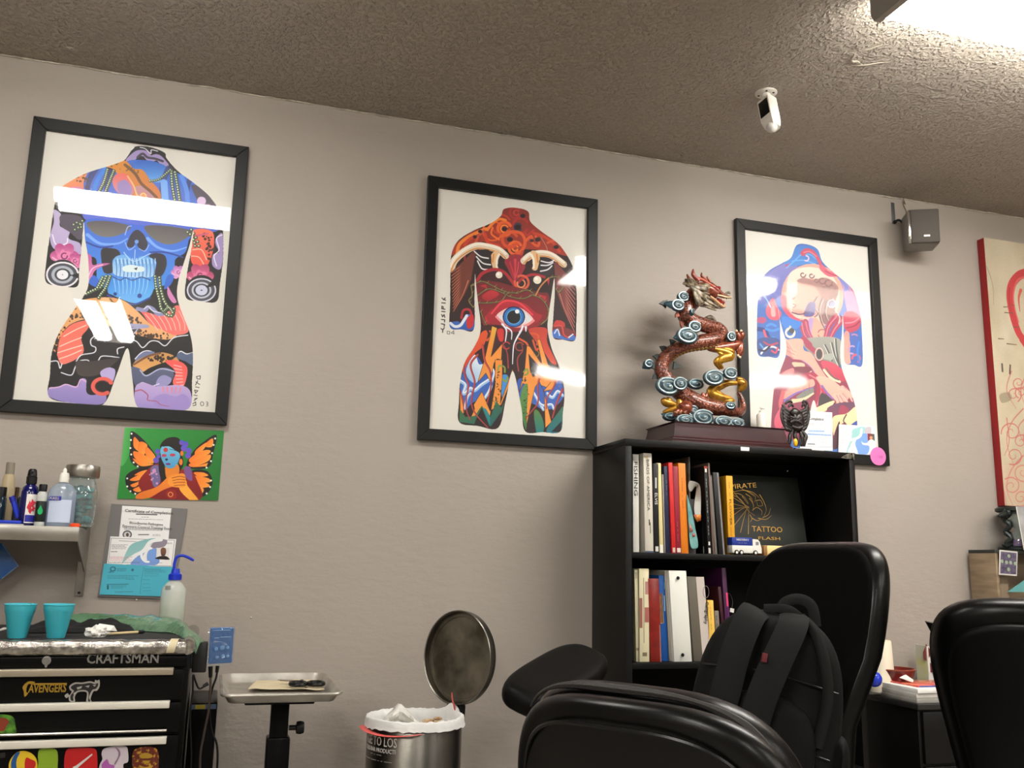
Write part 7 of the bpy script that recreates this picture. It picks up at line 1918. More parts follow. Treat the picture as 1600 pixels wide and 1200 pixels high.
for a, b, c_, d_ in ((1190, 520, 1195, 555), (1225, 515, 1228, 550), (1265, 520, 1268, 550), (1290, 520, 1292, 540), (1215, 625, 1218, 590), (1180, 610, 1182, 585)):
    loft([(a, b, -.212, 9), (c_, d_, -.212, 2)], 'tooth', M_IVO, 1, 7)
for pts in ([(850, 270, -.2, 36), (800, 220, -.2, 32), (765, 170, -.2, 30), (768, 98, -.2, 10)], [(960, 260, -.2, 26), (920, 220, -.2, 24), (888, 190, -.2, 20), (892, 148, -.2, 8)], [(1020, 290, -.2, 22), (990, 250, -.2, 20), (965, 200, -.2, 9)], [(740, 260, -.17, 30), (700, 220, -.17, 26), (678, 170, -.17, 10)]):
    loft(pts, 'horn', M_COP if pts[0][0] != 850 else mat('horn_red', (136, 46, 34), .35, coat=.3), 1, 10)
loft([(800, 230, -.2, 30), (900, 250, -.205, 26), (980, 300, -.21, 26), (1060, 350, -.21, 24)], 'crest', mat('crest_red', (170, 74, 54), .35, coat=.3), .9)
rg = random.Random(12)
for i in range(26):
    t_ = i/25
    a0 = (960-120*t_+rg.uniform(-20, 20), 330+260*t_)
    ang = math.radians(175+ (t_-.2)*-95)
    ln = 330-60*abs(t_-.4)
    mid = (a0[0]+math.cos(ang)*ln*.5, a0[1]-math.sin(ang)*ln*.5*-1*-1-16)
    end = (a0[0]+math.cos(ang-.2)*ln, a0[1]-math.sin(ang-.2)*ln)
    y_ = -.226+.010*math.cos(t_*17)
    loft([(a0[0]+50, a0[1]+6, y_, 16), (a0[0], a0[1], y_-.004, 34), (mid[0], mid[1], y_-.004, 32), (end[0], end[1], y_+.018, 6)], 'mane_lock', M_MANE, .6, 8)
for pts in ([(860, 470, -.22, 20), (940, 480, -.228, 28), (1020, 520, -.225, 16)], [(860, 560, -.222, 24), (960, 600, -.23, 26), (1080, 660, -.22, 10)], [(900, 610, -.22, 22), (990, 650, -.226, 22), (1100, 695, -.215, 8)], [(960, 560, -.226, 18), (1050, 600, -.228, 20), (1160, 670, -.22, 8)], [(820, 400, -.226, 18), (900, 420, -.23, 26), (1000, 460, -.226, 12)]):
    loft(pts, 'beard_lock', M_MANE, .7, 8)

# ------------------------------------------------------------------ little things beside the dragon
# carved figure
z6q = lambda a, b, y=-.245: at(1160+a*.15, 600+b*.15, y)
b0 = z6q(610, 680)
fg = empty('carved_figure', (b0.x, -.245, BZT), 0, 'small black carved winged figure standing right of the dragon plinth', 'figurine')
M_EB = mat('black_ebony_carving', (26, 17, 15), .3, coat=.35, bump=(220, .6, .003))
S6 = .15*3.55/F_PX
def lump(a, b, rx, rz, y=-.245, nm='torso', ry=None):
    c = z6q(a, b, y); mb = MB()
    m_ = 12
    mb.ball((c.x, c.y, c.z), (rx*S6, (ry or rx*.7)*S6, rz*S6), 16, m_); return wbuild(mb, nm, M_EB, fg)
lump(560, 390, 92, 120); lump(545, 300, 56, 50, -.255, 'head'); 
mb = MB()
c = z6q(590, 662); mb.box(c.x-.036, c.x+.036, -.275, -.215, BZT, BZT+.010, .003); wbuild(mb, 'base', M_EB, fg)
def strip(pts, w_, nm, y=-.25, m=M_EB):
    Q = catmull([z6q(a, b, y) for a, b in pts], 5); mb = MB()
    mb.tube(Q, [w_*S6*(.6+.4*math.sin(PI*i/(len(Q)-1))) for i in range(len(Q))], 8, flat=.7, up=(0, 1, 0)); wbuild(mb, nm, m, fg)
for i in range(7):
    t_ = i/6
    strip([(520, 300+190*t_), (450+10*t_, 270+200*t_), (418+36*t_*t_, 210+230*t_)], 22, 'wing_feather')
    strip([(600, 290+190*t_), (655-6*t_, 270+190*t_), (684-20*t_*t_, 210+230*t_)], 22, 'wing_feather')
for pts in ([(450, 210), (470, 185), (500, 180), (520, 200)], [(625, 200), (640, 180), (665, 190), (684, 230)], [(412, 240), (405, 330), (430, 420), (470, 480)], [(690, 240), (692, 330), (672, 430), (640, 490)], [(480, 240), (510, 215), (530, 240)], [(620, 240), (640, 210), (660, 240)]): strip(pts, 16, 'wing_edge')
for pts in ([(530, 470), (500, 530), (490, 600), (480, 640)], [(610, 480), (660, 540), (650, 590), (640, 650)], [(560, 480), (545, 540), (570, 600), (560, 650)], [(600, 500), (625, 560), (615, 650)]): strip(pts, 24, 'leg')
for pts in ([(500, 340), (560, 360), (600, 340)], [(500, 400), (550, 380), (620, 410)], [(520, 440), (580, 460), (630, 440)], [(545, 320), (550, 350), (545, 380)]): strip(pts, 16, 'carved_ridge', -.268)
mb = MB(); c = z6q(552, 610, -.262); mb.ball((c.x, c.y, c.z), (26*S6, 18*S6, 42*S6), 12, 8); wbuild(mb, 'yellow_ornament', mat('yellow_ornament', (214, 168, 30), .35), fg)
# white lotion pump
b0 = at(1190, 664, -.06)
cx, r = b0.x, (at(1196.5, 664, -.06).x-at(1183, 664, -.06).x)/2
lp = empty('lotion_bottle', (cx, -.06, BZT), 0, 'small white lotion pump bottle behind the dragon plinth', 'bottle')
zt_ = at(1190, 646, -.06).z-BZT; zp = at(1190, 637, -.06).z-BZT
mb = MB(); mb.lathe([(r*.9, 0), (r, .004), (r, zt_-.008), (r*.7, zt_), (r*.4, zt_+.003)], 22); mb.build('bottle_body', mat('cream_white_plastic', (226, 220, 208), .4), lp)
mb = MB(); mb.lathe([(r*.45, zt_), (r*.45, zt_+.01), (.002, zt_+.011), (.002, zp-.004), (.006, zp-.003), (.006, zp), (0, zp)], 14); mb.tube([(0, 0, zp-.002), (.014, -.001, zp-.002), (.017, -.001, zp-.006)], [.004, .003, .002], 8); mb.build('pump_head', M_WHITEP, lp)
# papers tucked in the third frame
def art_cert2(A):
    A.frame(1160, 600, .15)
    A.poly([(560,270),(960,285),(960,720),(560,700)], (240,240,240), sm=False); A.poly([(600,320),(915,330),(918,660),(600,650)], (236,236,238), sm=False, line=(150,156,170), lw=4)
    for ys, c, w, x0, x1 in (([410,424], (150,150,154), 6, 690, 830), ([440], (150,150,154), 5, 690, 760), ([460], (150,150,154), 5, 690, 850), ([560,572], (170,170,174), 5, 690, 900), ([625], (60,60,66), 10, 680, 760), ([610,622,634], (170,170,174), 5, 810, 900)): lines(A, x0, x1, ys, c, w, .04)
    lines(A, 690, 840, [490], (120,160,214), 18, .02, False); lines(A, 680, 910, [522], (120,160,214), 18, .06, False)
def art_permit2(A):
    A.frame(1160, 600, .15)
    A.poly([(990,400),(1400,420),(1410,760),(990,730)], (238,238,238), sm=False); A.poly([(1020,440),(1375,452),(1385,730),(1018,700)], (236,237,238), sm=False, line=(160,170,180), lw=3)
    A.poly([(1150,470),(1280,450),(1240,540),(1140,600),(1100,700),(1080,700),(1130,560)], (150,200,200)); A.poly([(1290,450),(1340,455),(1330,530),(1270,520)], (190,180,190)); A.poly([(1170,600),(1230,540),(1240,620),(1310,640),(1290,720),(1200,720)], (120,160,224)); A.poly([(1240,520),(1300,520),(1300,600),(1240,600)], (120,160,226)); A.stroke([(1110,690),(1150,640),(1180,700)], 30, (238,240,240)); A.stroke([(1130,580),(1220,540),(1240,470)], 26, (238,240,240))
    A.poly([(1300,512),(1372,518),(1372,590),(1300,586)], (150,40,44), (70,90,84), 0, sm=False); A.disc(1335,555,16,(220,150,110)); A.poly([(1310,588),(1325,574),(1350,574),(1364,590)], (236,232,228)); lines(A, 1030, 1120, [492,504,520,545,590], (150,150,154), 5); lines(A, 1020, 1150, [610,640], (210,140,150), 4); lines(A, 1310, 1370, [620,640], (160,160,164), 5)
for lab, corners, fn, W_, H_, nm in (('white certificate tucked in the lady print frame behind the carved figure', [(1252, 641), (1300.3, 644.5), (1301, 704.5), (1250, 702)], art_cert2, 240, 300, 'tucked_certificate'), ('white card with a small portrait at the lower right of the lady print', [(1311, 663), (1368, 666.5), (1369.5, 711.5), (1310, 707)], art_permit2, 300, 240, 'tucked_permit')):
    q = at(*corners[0], -.016)
    e = empty(nm, (q.x, -.014, q.z), 0, lab, 'certificate')
    wall_print(nm+'_art', corners, fn, W_, H_, e, (240, 240, 240), .0155, nm='sheet', rough=.5)
    Q = [at(*c, -.0152) for c in corners]
    mb = MB(); mb.slab([Q[3], Q[2], Q[1], Q[0]], .0012); wbuild(mb, 'sheet_back', M_WHITE, e, smooth=False)
    if nm == 'tucked_certificate':
        ex_, ey_ = Q[1]-Q[0], Q[0]-Q[3]
        text('of Completion', 'lettering', M_INKK, e, at(1258, 655.5, -.0158)-Vector(e.location), ex_, ey_, .013, fit=.088, bold=.0002)
        o_ = text('Certificate', 'lettering', M_INKK, e, at(1254, 651.8, -.0158)-Vector(e.location), ex_, ey_, .006, fit=.03)
# pink price sticker on the third frame
q = at(1372, 713, -.0245)
L3 = FR3[0].location
mb = MB(); R_ = at(1384, 713, -.0245).x-q.x
mb.lathe([(0, 0), (R_, 0), (R_, .0008), (0, .0009)], 32, M=Tr(q.x-L3.x, q.y-L3.y, q.z-L3.z) @ Rx(PI/2)); o = mb.build('price_sticker', mat('pink_sticker', (232, 116, 180), .5), FR3[0], label='round pink price sticker on the corner of the frame')
text('110', 'sticker_print', mat('mauve_ink', (150, 70, 130), .6), FR3[0], (q.x-L3.x-.006, q.y-L3.y-.0012, q.z-L3.z-.006), (1, 0, -.1), (.1, 0, 1), .012, fit=.022)

# ------------------------------------------------------------------ security camera, loudspeaker, red edged canvas
cp = atz(1197, 145, ZC)
sc_ = empty('security_camera', (cp.x, cp.y, ZC), 0, 'white security camera with a black face hanging from the ceiling', 'camera')
M_CAMW = mat('camera_white', (224, 220, 210), .35)
d_ = (CAM-cp).length
kx = d_/F_PX*1.0
mb = MB(); mb.lathe([(.0, -.006), (.034, -.006), (.038, -.003), (.038, 0)], 28); mb.build('mount_disc', M_CAMW, sc_)
for a in (.6, 2.4, 4.2, 5.4):
    mb = MB(); mb.lathe([(0, -.0075), (.004, -.0075), (.004, -.005)], 10, M=Tr(.026*math.cos(a), .026*math.sin(a), 0)); mb.build('screw', M_BLACKP, sc_)
mb = MB(); mb.ball((0, 0, -.018), (.018, .018, .02), 14, 9); mb.tube([(0, 0, -.01), (.002, -.002, -.034)], .012, 12); mb.build('ball_joint', M_CAMW, sc_)
# body hangs, its flat black face towards the left
axis = (atd(1209, 206, (cp-CAM).dot(FWD)*.975)-cp)
ax = axis.normalized(); 
face = Vector((-.96, -.28, 0)); face = (face-ax*face.dot(ax)).normalized()
side = ax.cross(face)
Mc = Matrix(((face.x, side.x, -ax.x, 0), (face.y, side.y, -ax.y, 0), (face.z, side.z, -ax.z, 0), (0, 0, 0, 1)))
Mc = Tr(*(ax*.036)) @ Mc
Lb = .125
mb = MB()
sec = [(.028, -.024), (.028, .024), (.012, .030), (-.012, .028), (-.024, .016), (-.026, 0), (-.024, -.016), (-.012, -.028), (.012, -.030)]
def ringz(s, z, dx=0): return [(a*s+dx, b*s, z) for a, b in sec]
rings = [ringz(.86, -.0), ringz(1, -.006), ringz(1, -Lb*.78), ringz(.9, -Lb*.92, -.002), ringz(.72, -Lb, -.004)]
vs = [p for r_ in rings for p in r_]; n_ = len(sec); fs = [tuple(range(n_))]
for i in range(4):
    for k in range(n_): fs.append((i*n_+k, i*n_+(k+1) % n_, (i+1)*n_+(k+1) % n_, (i+1)*n_+k))
fs.append(tuple(4*n_+k for k in range(n_)))
mb.add(vs, fs, M=Mc); mb.build('camera_body', M_CAMW, sc_, angle=30)
mb = MB(); mb.box(.0265, .0295, -.020, .020, -Lb*.66, -Lb*.12, .0015, M=Mc); mb.build('lens_window', mat('black_glass', (6, 6, 7), .1), sc_)
mb = MB(); mb.ball((.006, 0, -Lb*1.0), (.02, .02, .018), 14, 9, M=Mc); mb.build('sensor_dome', mat('frosted_dome', (206, 204, 198), .45), sc_)
# loudspeaker
Ys = -.13
sp_ = empty('wall_speaker', (at(1440, 358, Ys).x, Ys, at(1440, 358, Ys).z), 0, 'small grey loudspeaker on a bracket high on the right wall', 'speaker')
sc0 = at(1440, 358, Ys)
wS = .125; hS = .155
Ms = Rz(math.radians(-28)) @ Rx(.06)
mb = MB(); mb.box(-wS/2, wS/2, -.04, .085, -hS/2, hS/2, .01, 3, M=Ms); mb.build('speaker_cabinet', mat('silver_grey_plastic', (120, 116, 110), .4, .2), sp_)
mb = MB(); mb.box(-wS/2+.008, wS/2-.002, -.05, -.036, -hS/2+.004, hS/2-.004, .006, 3, M=Ms); mb.build('grille', mat('grille_cloth', (74, 68, 62), .7, bump=(500, .5, .001)), sp_)
mb = MB(); mb.box(-wS/2-.001, -wS/2+.009, -.048, -.034, -hS/2+.006, hS/2-.006, .003, M=Ms); mb.build('chrome_edge', M_CHROME, sp_)
mb = MB(); mb.box(-.004, .02, -.0515, -.0495, -hS/2+.03, -hS/2+.038, .0005, M=Ms); mb.build('badge', mat('pale_badge', (210, 204, 190), .3, .5), sp_)
bp0 = at(1396, 333, -.003)-sc0
mb = MB(); mb.box(bp0.x-.009, bp0.x+.009, bp0.y, bp0.y+.003+.0, bp0.z-.05, bp0.z+.05, .002); mb.build('wall_plate', mat('slate_metal', (92, 94, 98), .4, .5), sp_)
mb = MB(); j = Vector((bp0.x+.002, bp0.y-.004, bp0.z-.042)); k_ = Ms @ Vector((-wS/2*.2, .08, .0))
mb.tube(catmull([j, j+Vector((.0, -.03, -.004)), k_.lerp(j, .4)+Vector((0, -.01, 0)), k_], 5), .0055, 8); mb.ball(tuple(j), .009, 8, 6); mb.build('bracket_arm', M_BLACKP, sp_)
P_ = [at(1412, 308, -.004), at(1411, 318, -.012), at(1414, 326, -.02), at(1416, 332, -.04), at(1414, 345, -.06)]
cb = empty('speaker_wire', P_[0], 0, 'thin wire dropping from the ceiling to the loudspeaker', 'cable')
mb = MB(); mb.tube(catmull(P_, 6), .0022, 6); wbuild(mb, 'cord', mat('dusty_wire', (120, 108, 92), .6), cb)
mb = MB(); c = at(1413, 318, -.01); mb.tube([c+Vector((-.006, 0, .01)), c, c+Vector((.006, 0, -.004)), c+Vector((0, 0, .012))], .002, 6); wbuild(mb, 'wire_knot', mat('dusty_wire'), cb)
# canvas
X0c, X1c = at(1526, 372, -.002).x, at(1526, 372, -.002).x+.62
zt_, zb_ = at(1542, 372, -.042).z, at(1572, 790, -.042).z
cv = empty('red_edged_canvas', (X0c, 0, zb_), 0, 'tall beige canvas painting with red brush ring and deep red edges at the right', 'painting')
hC = zt_-zb_; wC = X1c-X0c
mb = MB(); mb.box(0, wC, -.042, -.002, 0, hC, .001); mb.build('canvas_box', mat('red_canvas_edge', (140, 22, 26), .5), cv, label='deep red painted canvas edge')
def art_canvas(A):
    A.to_uv = None
    A.fr = (0, 0, 1); A.k = A.W/1.0*1.0
    A.wash(9, .5, (168, 152, 120)); A.wash(17, .4, (226, 216, 190)); A.wash(5, .35, (150, 136, 110)); A.wash(30, .2, (190, 170, 140))
    def uvp(px, py):
        q = at(px, py, -.0425)
        return ((q.x-X0c)/wC, 1-(q.z-zb_)/hC)
    A.to_uv = uvp; A.frame(1540, 360, .16667)
    RD = (190, 62, 66)
    c = uvp(1628, 485); 
    A.stroke([(420,390),(320,420),(250,500),(228,600),(240,720),(270,850),(310,960),(350,1020)], 70, RD, 56); A.stroke([(400,430),(300,470),(260,600),(275,740),(310,860)], 20, (206,96,92), 8); A.stroke([(225,540),(222,660),(250,800)], 12, (160,50,56), 4); A.stroke([(330,560),(310,640),(322,760)], 26, (200,90,80), 6)
    A.stroke([(350,1020),(480,1180),(680,1260),(880,1180),(1000,960),(1010,700),(920,480),(720,360),(520,350),(420,390)], 70, RD, 60); A.stroke([(380,1040),(520,1180),(700,1230)], 14, (214,110,104), 5)
    for q in ([(170,718),(215,716)], [(245,700),(268,705)], [(262,905),(310,908)], [(120,1015),(172,1017)], [(200,1062),(290,1072)], [(180,770),(260,776)]): A.stroke(q, 8, (110,86,70), 5)
    A.stroke([(10,340),(45,430),(70,540),(75,700)], 8, (150,138,118), 4)
    A.frame(1540, 360, .36667)
    PK = (186, 100, 96)
    def scroll(x, y, r, a0, turns, w, hand=1):
        pts = []
        for i in range(34):
            t_ = i/33; a = a0+hand*t_*turns*2*PI; k_ = r*(1-t_*.85)
            pts.append((x+k_*math.cos(a), y+k_*math.sin(a)))
        A.stroke(pts, w, PK, w*.4, sm=False, alpha=.85)
    for x, y, r, a0, tn, h_ in ((140,650,30,0,1.6,1),(120,700,34,1,1.4,-1),(150,690,26,2,1.5,1),(110,860,44,3,1.5,1),(150,900,36,1,1.6,-1),(120,960,40,2,1.4,-1),(160,1030,46,0,1.7,1),(110,1090,40,4,1.5,1),(150,1140,38,2,1.6,-1),(210,880,60,1,1.5,1),(260,1000,70,2,1.6,-1),(230,1120,60,0,1.6,1),(320,900,60,3,1.5,-1),(380,1080,80,1,1.6,1),(240,680,50,2,1.5,1),(340,720,60,0,1.5,-1)): scroll(x, y, r, a0, tn, 4.5, h_)
    for q in ([(110,600),(90,680),(130,760)], [(160,760),(110,820),(90,900),(120,1000)], [(170,800),(140,840),(160,900)], [(90,800),(100,900),(80,960)], [(160,960),(110,1020),(90,1100),(120,1180)], [(60,1060),(80,1120),(90,1190)], [(170,620),(150,680),(165,740)]): A.stroke(q, 5, PK, 2, alpha=.75)
    A.poly([(60,700),(100,690),(110,720),(70,735)], (120,110,90), alpha=.5); A.stroke([(70,570),(72,600)], 7, (90,80,70)); A.stroke([(105,575),(103,610)], 6, (90,70,64))
    A.poly([(0,1000),(170,1000),(170,1200),(0,1200)], (226,170,150), sm=False, alpha=.18)
Ac = Art(420, int(420*hC/wC), (196, 187, 166))
art_canvas(Ac); Ac.grain(.05)
print_quad('painted_front', Ac.material('canvas_art', .7), cv, [(0, -.0425, hC), (wC, -.0425, hC), (wC, -.0425, 0), (0, -.0425, 0)])
# ------------------------------------------------------------------ chairs
M_LEA = mat('black_leather', (5, 5, 5), .33, spec=.26, bump=(160, .12, .0012), coat=.04, coatrough=.2)
M_LEA2 = mat('matte_black_leather', (5, 5, 5), .5, spec=.15, bump=(180, .15, .001))
M_MESH = mat('black_mesh_fabric', (6, 6, 6), .9, spec=.1, bump=(700, .5, .0008))
M_STITCH = mat('worn_seam', (44, 42, 40), .6, bump=(300, .6, .002))
def superpt(u, w, h, n_):
    a = 2*PI*u; c, s = math.cos(a), math.sin(a)
    return (w*math.copysign(abs(c)**(2/n_), c), h*math.copysign(abs(s)**(2/n_), s))
def shell(w, h, th_, n_=3.2, curve=0.0, prof=None, taper=0.0, nu=64, nv=7, rim=1.0):
    """a rounded-rectangle cushion in x,z, thickness along y, bent about the upright; prof(z)-> y offset, taper narrows the foot"""
    vs, fs = [], []
    lev = []
    m_ = nv
    for j in range(-m_, m_+1):
        t_ = j/m_
        lev.append((math.cos(t_*PI/2)**.7, math.sin(t_*PI/2)))
    def put(x, z, y):
        k = 1-taper*max(0, (h-z)/(2*h))
        x = x*k
        return (x, y+curve*(x/w)**2+(prof(z/h) if prof else 0), z)
    cols = []
    for e, y in lev:
        ring_ = []
        ins = (1-e)*th_*rim
        for i in range(nu):
            x, z = superpt(i/nu, max(w-ins, .001), max(h-ins, .001), n_)
            ring_.append((x, z, y*th_))
        cols.append(ring_)
    inner = [.72, .4]
    allr = []
    for k in reversed(inner):
        allr.append([(x*k, z*k, -th_) for x, z, y in cols[0]])
    allr += cols
    for k in inner:
        allr.append([(x*k, z*k, th_) for x, z, y in cols[-1]])
    vs = [put(*p) for r_ in allr for p in r_]
    R_ = len(allr)
    for i in range(R_-1):
        for k in range(nu): fs.append((i*nu+k, i*nu+(k+1) % nu, (i+1)*nu+(k+1) % nu, (i+1)*nu+k))
    c0 = len(vs); vs += [put(0, 0, -th_), put(0, 0, th_)]
    for k in range(nu):
        fs.append((c0, (k+1) % nu, k)); fs.append((c0+1, (R_-1)*nu+k, (R_-1)*nu+(k+1) % nu))
    return vs, fs
def chair_base(t, seat_z, seat_m, sw=.25, sd=.24):
    mb = MB(); v, f = shell(sw, sd, .045, 4, nu=40, nv=4); mb.add(v, f, M=Tr(0, .03, seat_z) @ Rx(PI/2)); mb.build('seat', seat_m, t)
    mb = MB(); mb.box(-.12, .12, -.1, .12, seat_z-.09, seat_z-.05, .008); mb.build('seat_plate', M_BLACKP, t)
    mb = MB(); mb.lathe([(.028, .1), (.028, .3), (.018, .3), (.018, seat_z-.08)], 18); mb.build('gas_lift', M_BLACKP, t)
    for k in range(5):
        a = 2*PI*k/5+.3
        mb = MB(); mb.tube([(0, 0, .115), (.15, 0, .095), (.3, 0, .075)], [.03, .026, .018], 10, flat=.7, M=Rz(a)); mb.build('base_leg', M_BLACKP, t)
        mb = MB(); mb.lathe([(0, -.014), (.024, -.014), (.027, 0), (.024, .014), (0, .014)], 16, M=Rz(a) @ Tr(.3, 0, .027) @ Rx(PI/2)); mb.tube([(.3, 0, .03), (.3, 0, .075)], .008, 8, M=Rz(a)); mb.build('caster', M_BLACKP, t)
# near executive chair seen from behind
FC = FRONT_CHAIR
t = empty('leather_chair', (FC['x'], FC['y'], 0), FC['rz'], 'black leather office chair seen from behind in the foreground, double rimmed worn back', 'chair', 'office chairs')
h = .33; zc_ = FC['top']-h
mb = MB(); v, f = shell(FC['w']-.012, h, .045, 3.4, curve=.05, taper=.21, prof=lambda s: -.05*s*s*(1 if s > 0 else .3)); mb.add(v, f, M=Tr(-.03, -.235, zc_-.034)); mb.build('back_cushion', M_LEA, t, angle=180)
mb = MB(); v, f = shell(FC['w']-.012, h-.016, .03, 3.4, curve=.05, taper=.216, prof=lambda s: -.05*s*s*(1 if s > 0 else .3)); mb.add(v, f, M=Tr(0, -.305, zc_-.028)); mb.build('back_shell', M_LEA, t, angle=180, label='outer rear shell of the back')
mb = MB(); pr = lambda s: -.05*s*s*(1 if s > 0 else .3)
def rimline(w_, h_, y_, zz, n_=120, k0=0.0, k1=.5):
    out = []
    for i in range(n_):
        u = k0+(k1-k0)*i/(n_-1)
        x, z = superpt(u, w_, h_, 3.4)
        x *= 1-.215*max(0, (h_-z)/(2*h_))
        out.append((x, y_+.05*(x/w_)**2+pr(z/h_), z+zz))
    return out
mb.tube(rimline(FC['w']-.045, h-.05, -.338, zc_-.028), .0032, 6); mb.build('piping', M_LEA, t)
mb = MB(); mb.tube([(a-.03, b, c) for a, b, c in rimline(FC['w']-.016, h-.004, -.272, zc_-.034, k0=.0, k1=.36)], [.002, .0075, .0045, .0085, .004, .007, .003, .002], 7); mb.build('worn_seam', M_STITCH, t, label='cracked worn seam on the right of the rim')
mb = MB(); mb.box(-.035, .035, -.26, -.2, .42, zc_-.1, .01); mb.build('back_post', M_BLACKP, t)
chair_base(t, .47, M_LEA)
# chair at the right edge
RC = RIGHT_CHAIR
t = empty('leather_chair', (RC['x'], RC['y'], 0), RC['rz'], 'black leather office chair cut by the right edge of the photo', 'chair', 'office chairs')
h = .36; zc_ = RC['top']-h
mb = MB(); v, f = shell(RC['w'], h, .05, 4.2, curve=.06, taper=.55, prof=lambda s: -.04*s*s); mb.add(v, f, M=Tr(0, -.22, zc_)); mb.build('back_cushion', M_LEA, t, angle=180)
mb = MB(); v, f = shell(RC['w']-.035, h-.045, .02, 4.0, curve=.06, taper=.55, prof=lambda s: -.04*s*s); mb.add(v, f, M=Tr(0, -.268, zc_-.01)); mb.build('back_shell', M_LEA2, t, angle=180)
mb = MB(); mb.box(-.035, .035, -.26, -.2, .42, zc_-.1, .01); mb.build('back_post', M_BLACKP, t)
_W = Matrix.Translation((RC['x'], RC['y'], 0)) @ Rz(RC['rz'])
Mi = _W.inverted()
_dd = (_W @ Vector((-RC['w']*.9, -.17, zc_+h*.72))-CAM).dot(FWD)
p = atd(1448.5, 972, _dd); q = atd(1463, 975, _dd); q2 = atd(1458, 990, _dd)
mb = MB(); A_ = [Mi @ v_ for v_ in (p, q, q2)]; off = Mi.to_3x3() @ (FWD*.012)
mb.add(A_+[v_+off for v_ in A_], [(0, 1, 2), (5, 4, 3), (0, 3, 4, 1), (1, 4, 5, 2), (2, 5, 3, 0)]); mb.build('loose_label', M_BLACKP, t, smooth=False)
chair_base(t, .5, M_LEA)
# tall task chair with the backpack
MC = MID_CHAIR
t = empty('task_chair', (MC['x'], MC['y'], 0), MC['rz'], 'tall black task chair with curved back in front of the bookcase, backpack on its seat', 'chair', 'office chairs')
h = .40; zc_ = MC['top']-h
sprof = lambda s: -.08*max(0, s)**1.6+.10*math.exp(-((s+.2)/.34)**2)
mb = MB(); v, f = shell(MC['w'], h, .036, 4.6, curve=.03, taper=.31, prof=sprof); mb.add(v, f, M=Tr(0, -.222, zc_)); mb.build('back_frame', M_LEA, t, angle=180, label='glossy padded back rim')
mb = MB(); v, f = shell(MC['w']-.012, h-.012, .012, 4.6, curve=.03, taper=.31, prof=sprof); mb.add(v, f, M=Tr(0, -.192, zc_)); mb.build('back_mesh', M_MESH, t, angle=180, label='matte fabric face of the back')
mb = MB(); mb.box(-.04, .04, -.27, -.21, .5, zc_-.2, .01); mb.build('back_post', M_BLACKP, t)
_Mi = (Matrix.Translation((MC['x'], MC['y'], 0)) @ Rz(MC['rz'])).inverted()
a0_, a1_ = _Mi @ atd(818, 1094, 2.12), _Mi @ atd(918, 1030, 2.42)
ax_ = (a1_-a0_).normalized()
nz_ = (_Mi.to_3x3() @ (Vector((0, 0, .9))-FWD*.62)); nz_ = (nz_-ax_*nz_.dot(ax_)).normalized()
sd_ = nz_.cross(ax_)
Ma = Matrix(((sd_.x, nz_.x, ax_.x, 0), (sd_.y, nz_.y, ax_.y, 0), (sd_.z, nz_.z, ax_.z, 0), (0, 0, 0, 1)))
mid_ = (a0_+a1_)/2
mb = MB(); v, f = shell(.078, (a1_-a0_).length/2+.03, .028, 3.2, nu=44, nv=5); mb.add(v, f, M=Tr(*mid_) @ Ma); mb.build('arm_pad', M_LEA2, t, angle=180, label='padded arm rest tilted up towards the wall')
mb = MB(); mb.tube(catmull([mid_-nz_*.02, mid_+Vector((0, 0, -.12)), Vector((mid_.x*.9, mid_.y*.6, .60)), Vector((.16, .02, .525))], 6), .02, 10); mb.build('arm_post', M_BLACKP, t)
chair_base(t, .56, M_LEA2)
# ------------------------------------------------------------------ backpack
BPm = mat('black_nylon', (11, 11, 11), .75, spec=.2, bump=(600, .3, .0006), col2=(15, 15, 15), cscale=30)
BPs = mat('charcoal_webbing', (25, 26, 26), .8, spec=.2, bump=(900, .4, .0006))
BP = BACKPACK
bp = empty('backpack', (BP['x'], BP['y'], BP['z']), BP['rz'], 'black backpack with straps facing out, propped on the tall task chair', 'backpack', None, (BP['lean'], BP['roll'], BP['rz']))
bp.scale = (.90, .85, .98)
h = .235
mb = MB(); v, f = shell(.16, h, .075, 3.0, nu=56, nv=6, taper=-.12); mb.add(v, f, M=Tr(0, 0, h)); 
mb.v = [(x, y+.012*noise.noise((x*9, z*8, 2)), z) for x, y, z in mb.v]
mb.build('bag_body', BPm, bp, angle=180)
mb = MB(); v, f = shell(.12, .13, .035, 3.0, nu=40, nv=5); mb.add(v, f, M=Tr(0, -.085, .17)); mb.build('back_pad', BPm, bp, angle=180)
mb = MB(); v, f = shell(.03, .12, .055, 2.6, nu=36, nv=5); mb.add(v, f, M=Tr(.165, -.0, .13) @ Rz(.2)); mb.build('side_pocket', BPm, bp, angle=180)
def strap(pts, w_, nm, m=BPs, lab=None, th_=.22):
    mb = MB(); Q = catmull(pts, 7); mb.tube(Q, w_, 10, flat=th_, up=(0, -1, .25)); return mb.build(nm, m, bp, label=lab)
strap([(-.05, -.05, .462), (-.06, -.095, .44), (-.075, -.128, .37), (-.085, -.132, .28), (-.10, -.118, .18), (-.12, -.09, .08), (-.135, -.06, .03)], .034, 'shoulder_strap')
strap([(.035, -.05, .465), (.035, -.098, .44), (.012, -.135, .36), (-.01, -.140, .27), (-.02, -.125, .16), (-.03, -.10, .06)], .034, 'shoulder_strap')
strap([(.05, -.04, .465), (.085, -.07, .44), (.115, -.085, .38), (.13, -.08, .31), (.12, -.08, .22)], .012, 'edge_piping', th_=.8)
strap([(-.13, -.11, .215), (-.11, -.132, .205), (-.085, -.138, .20)], .026, 'strap_pad')
strap([(.0, -.02, .466), (.01, -.015, .492), (.04, -.01, .505), (.07, -.01, .495), (.085, -.01, .455)], .0125, 'grab_handle', th_=.5)
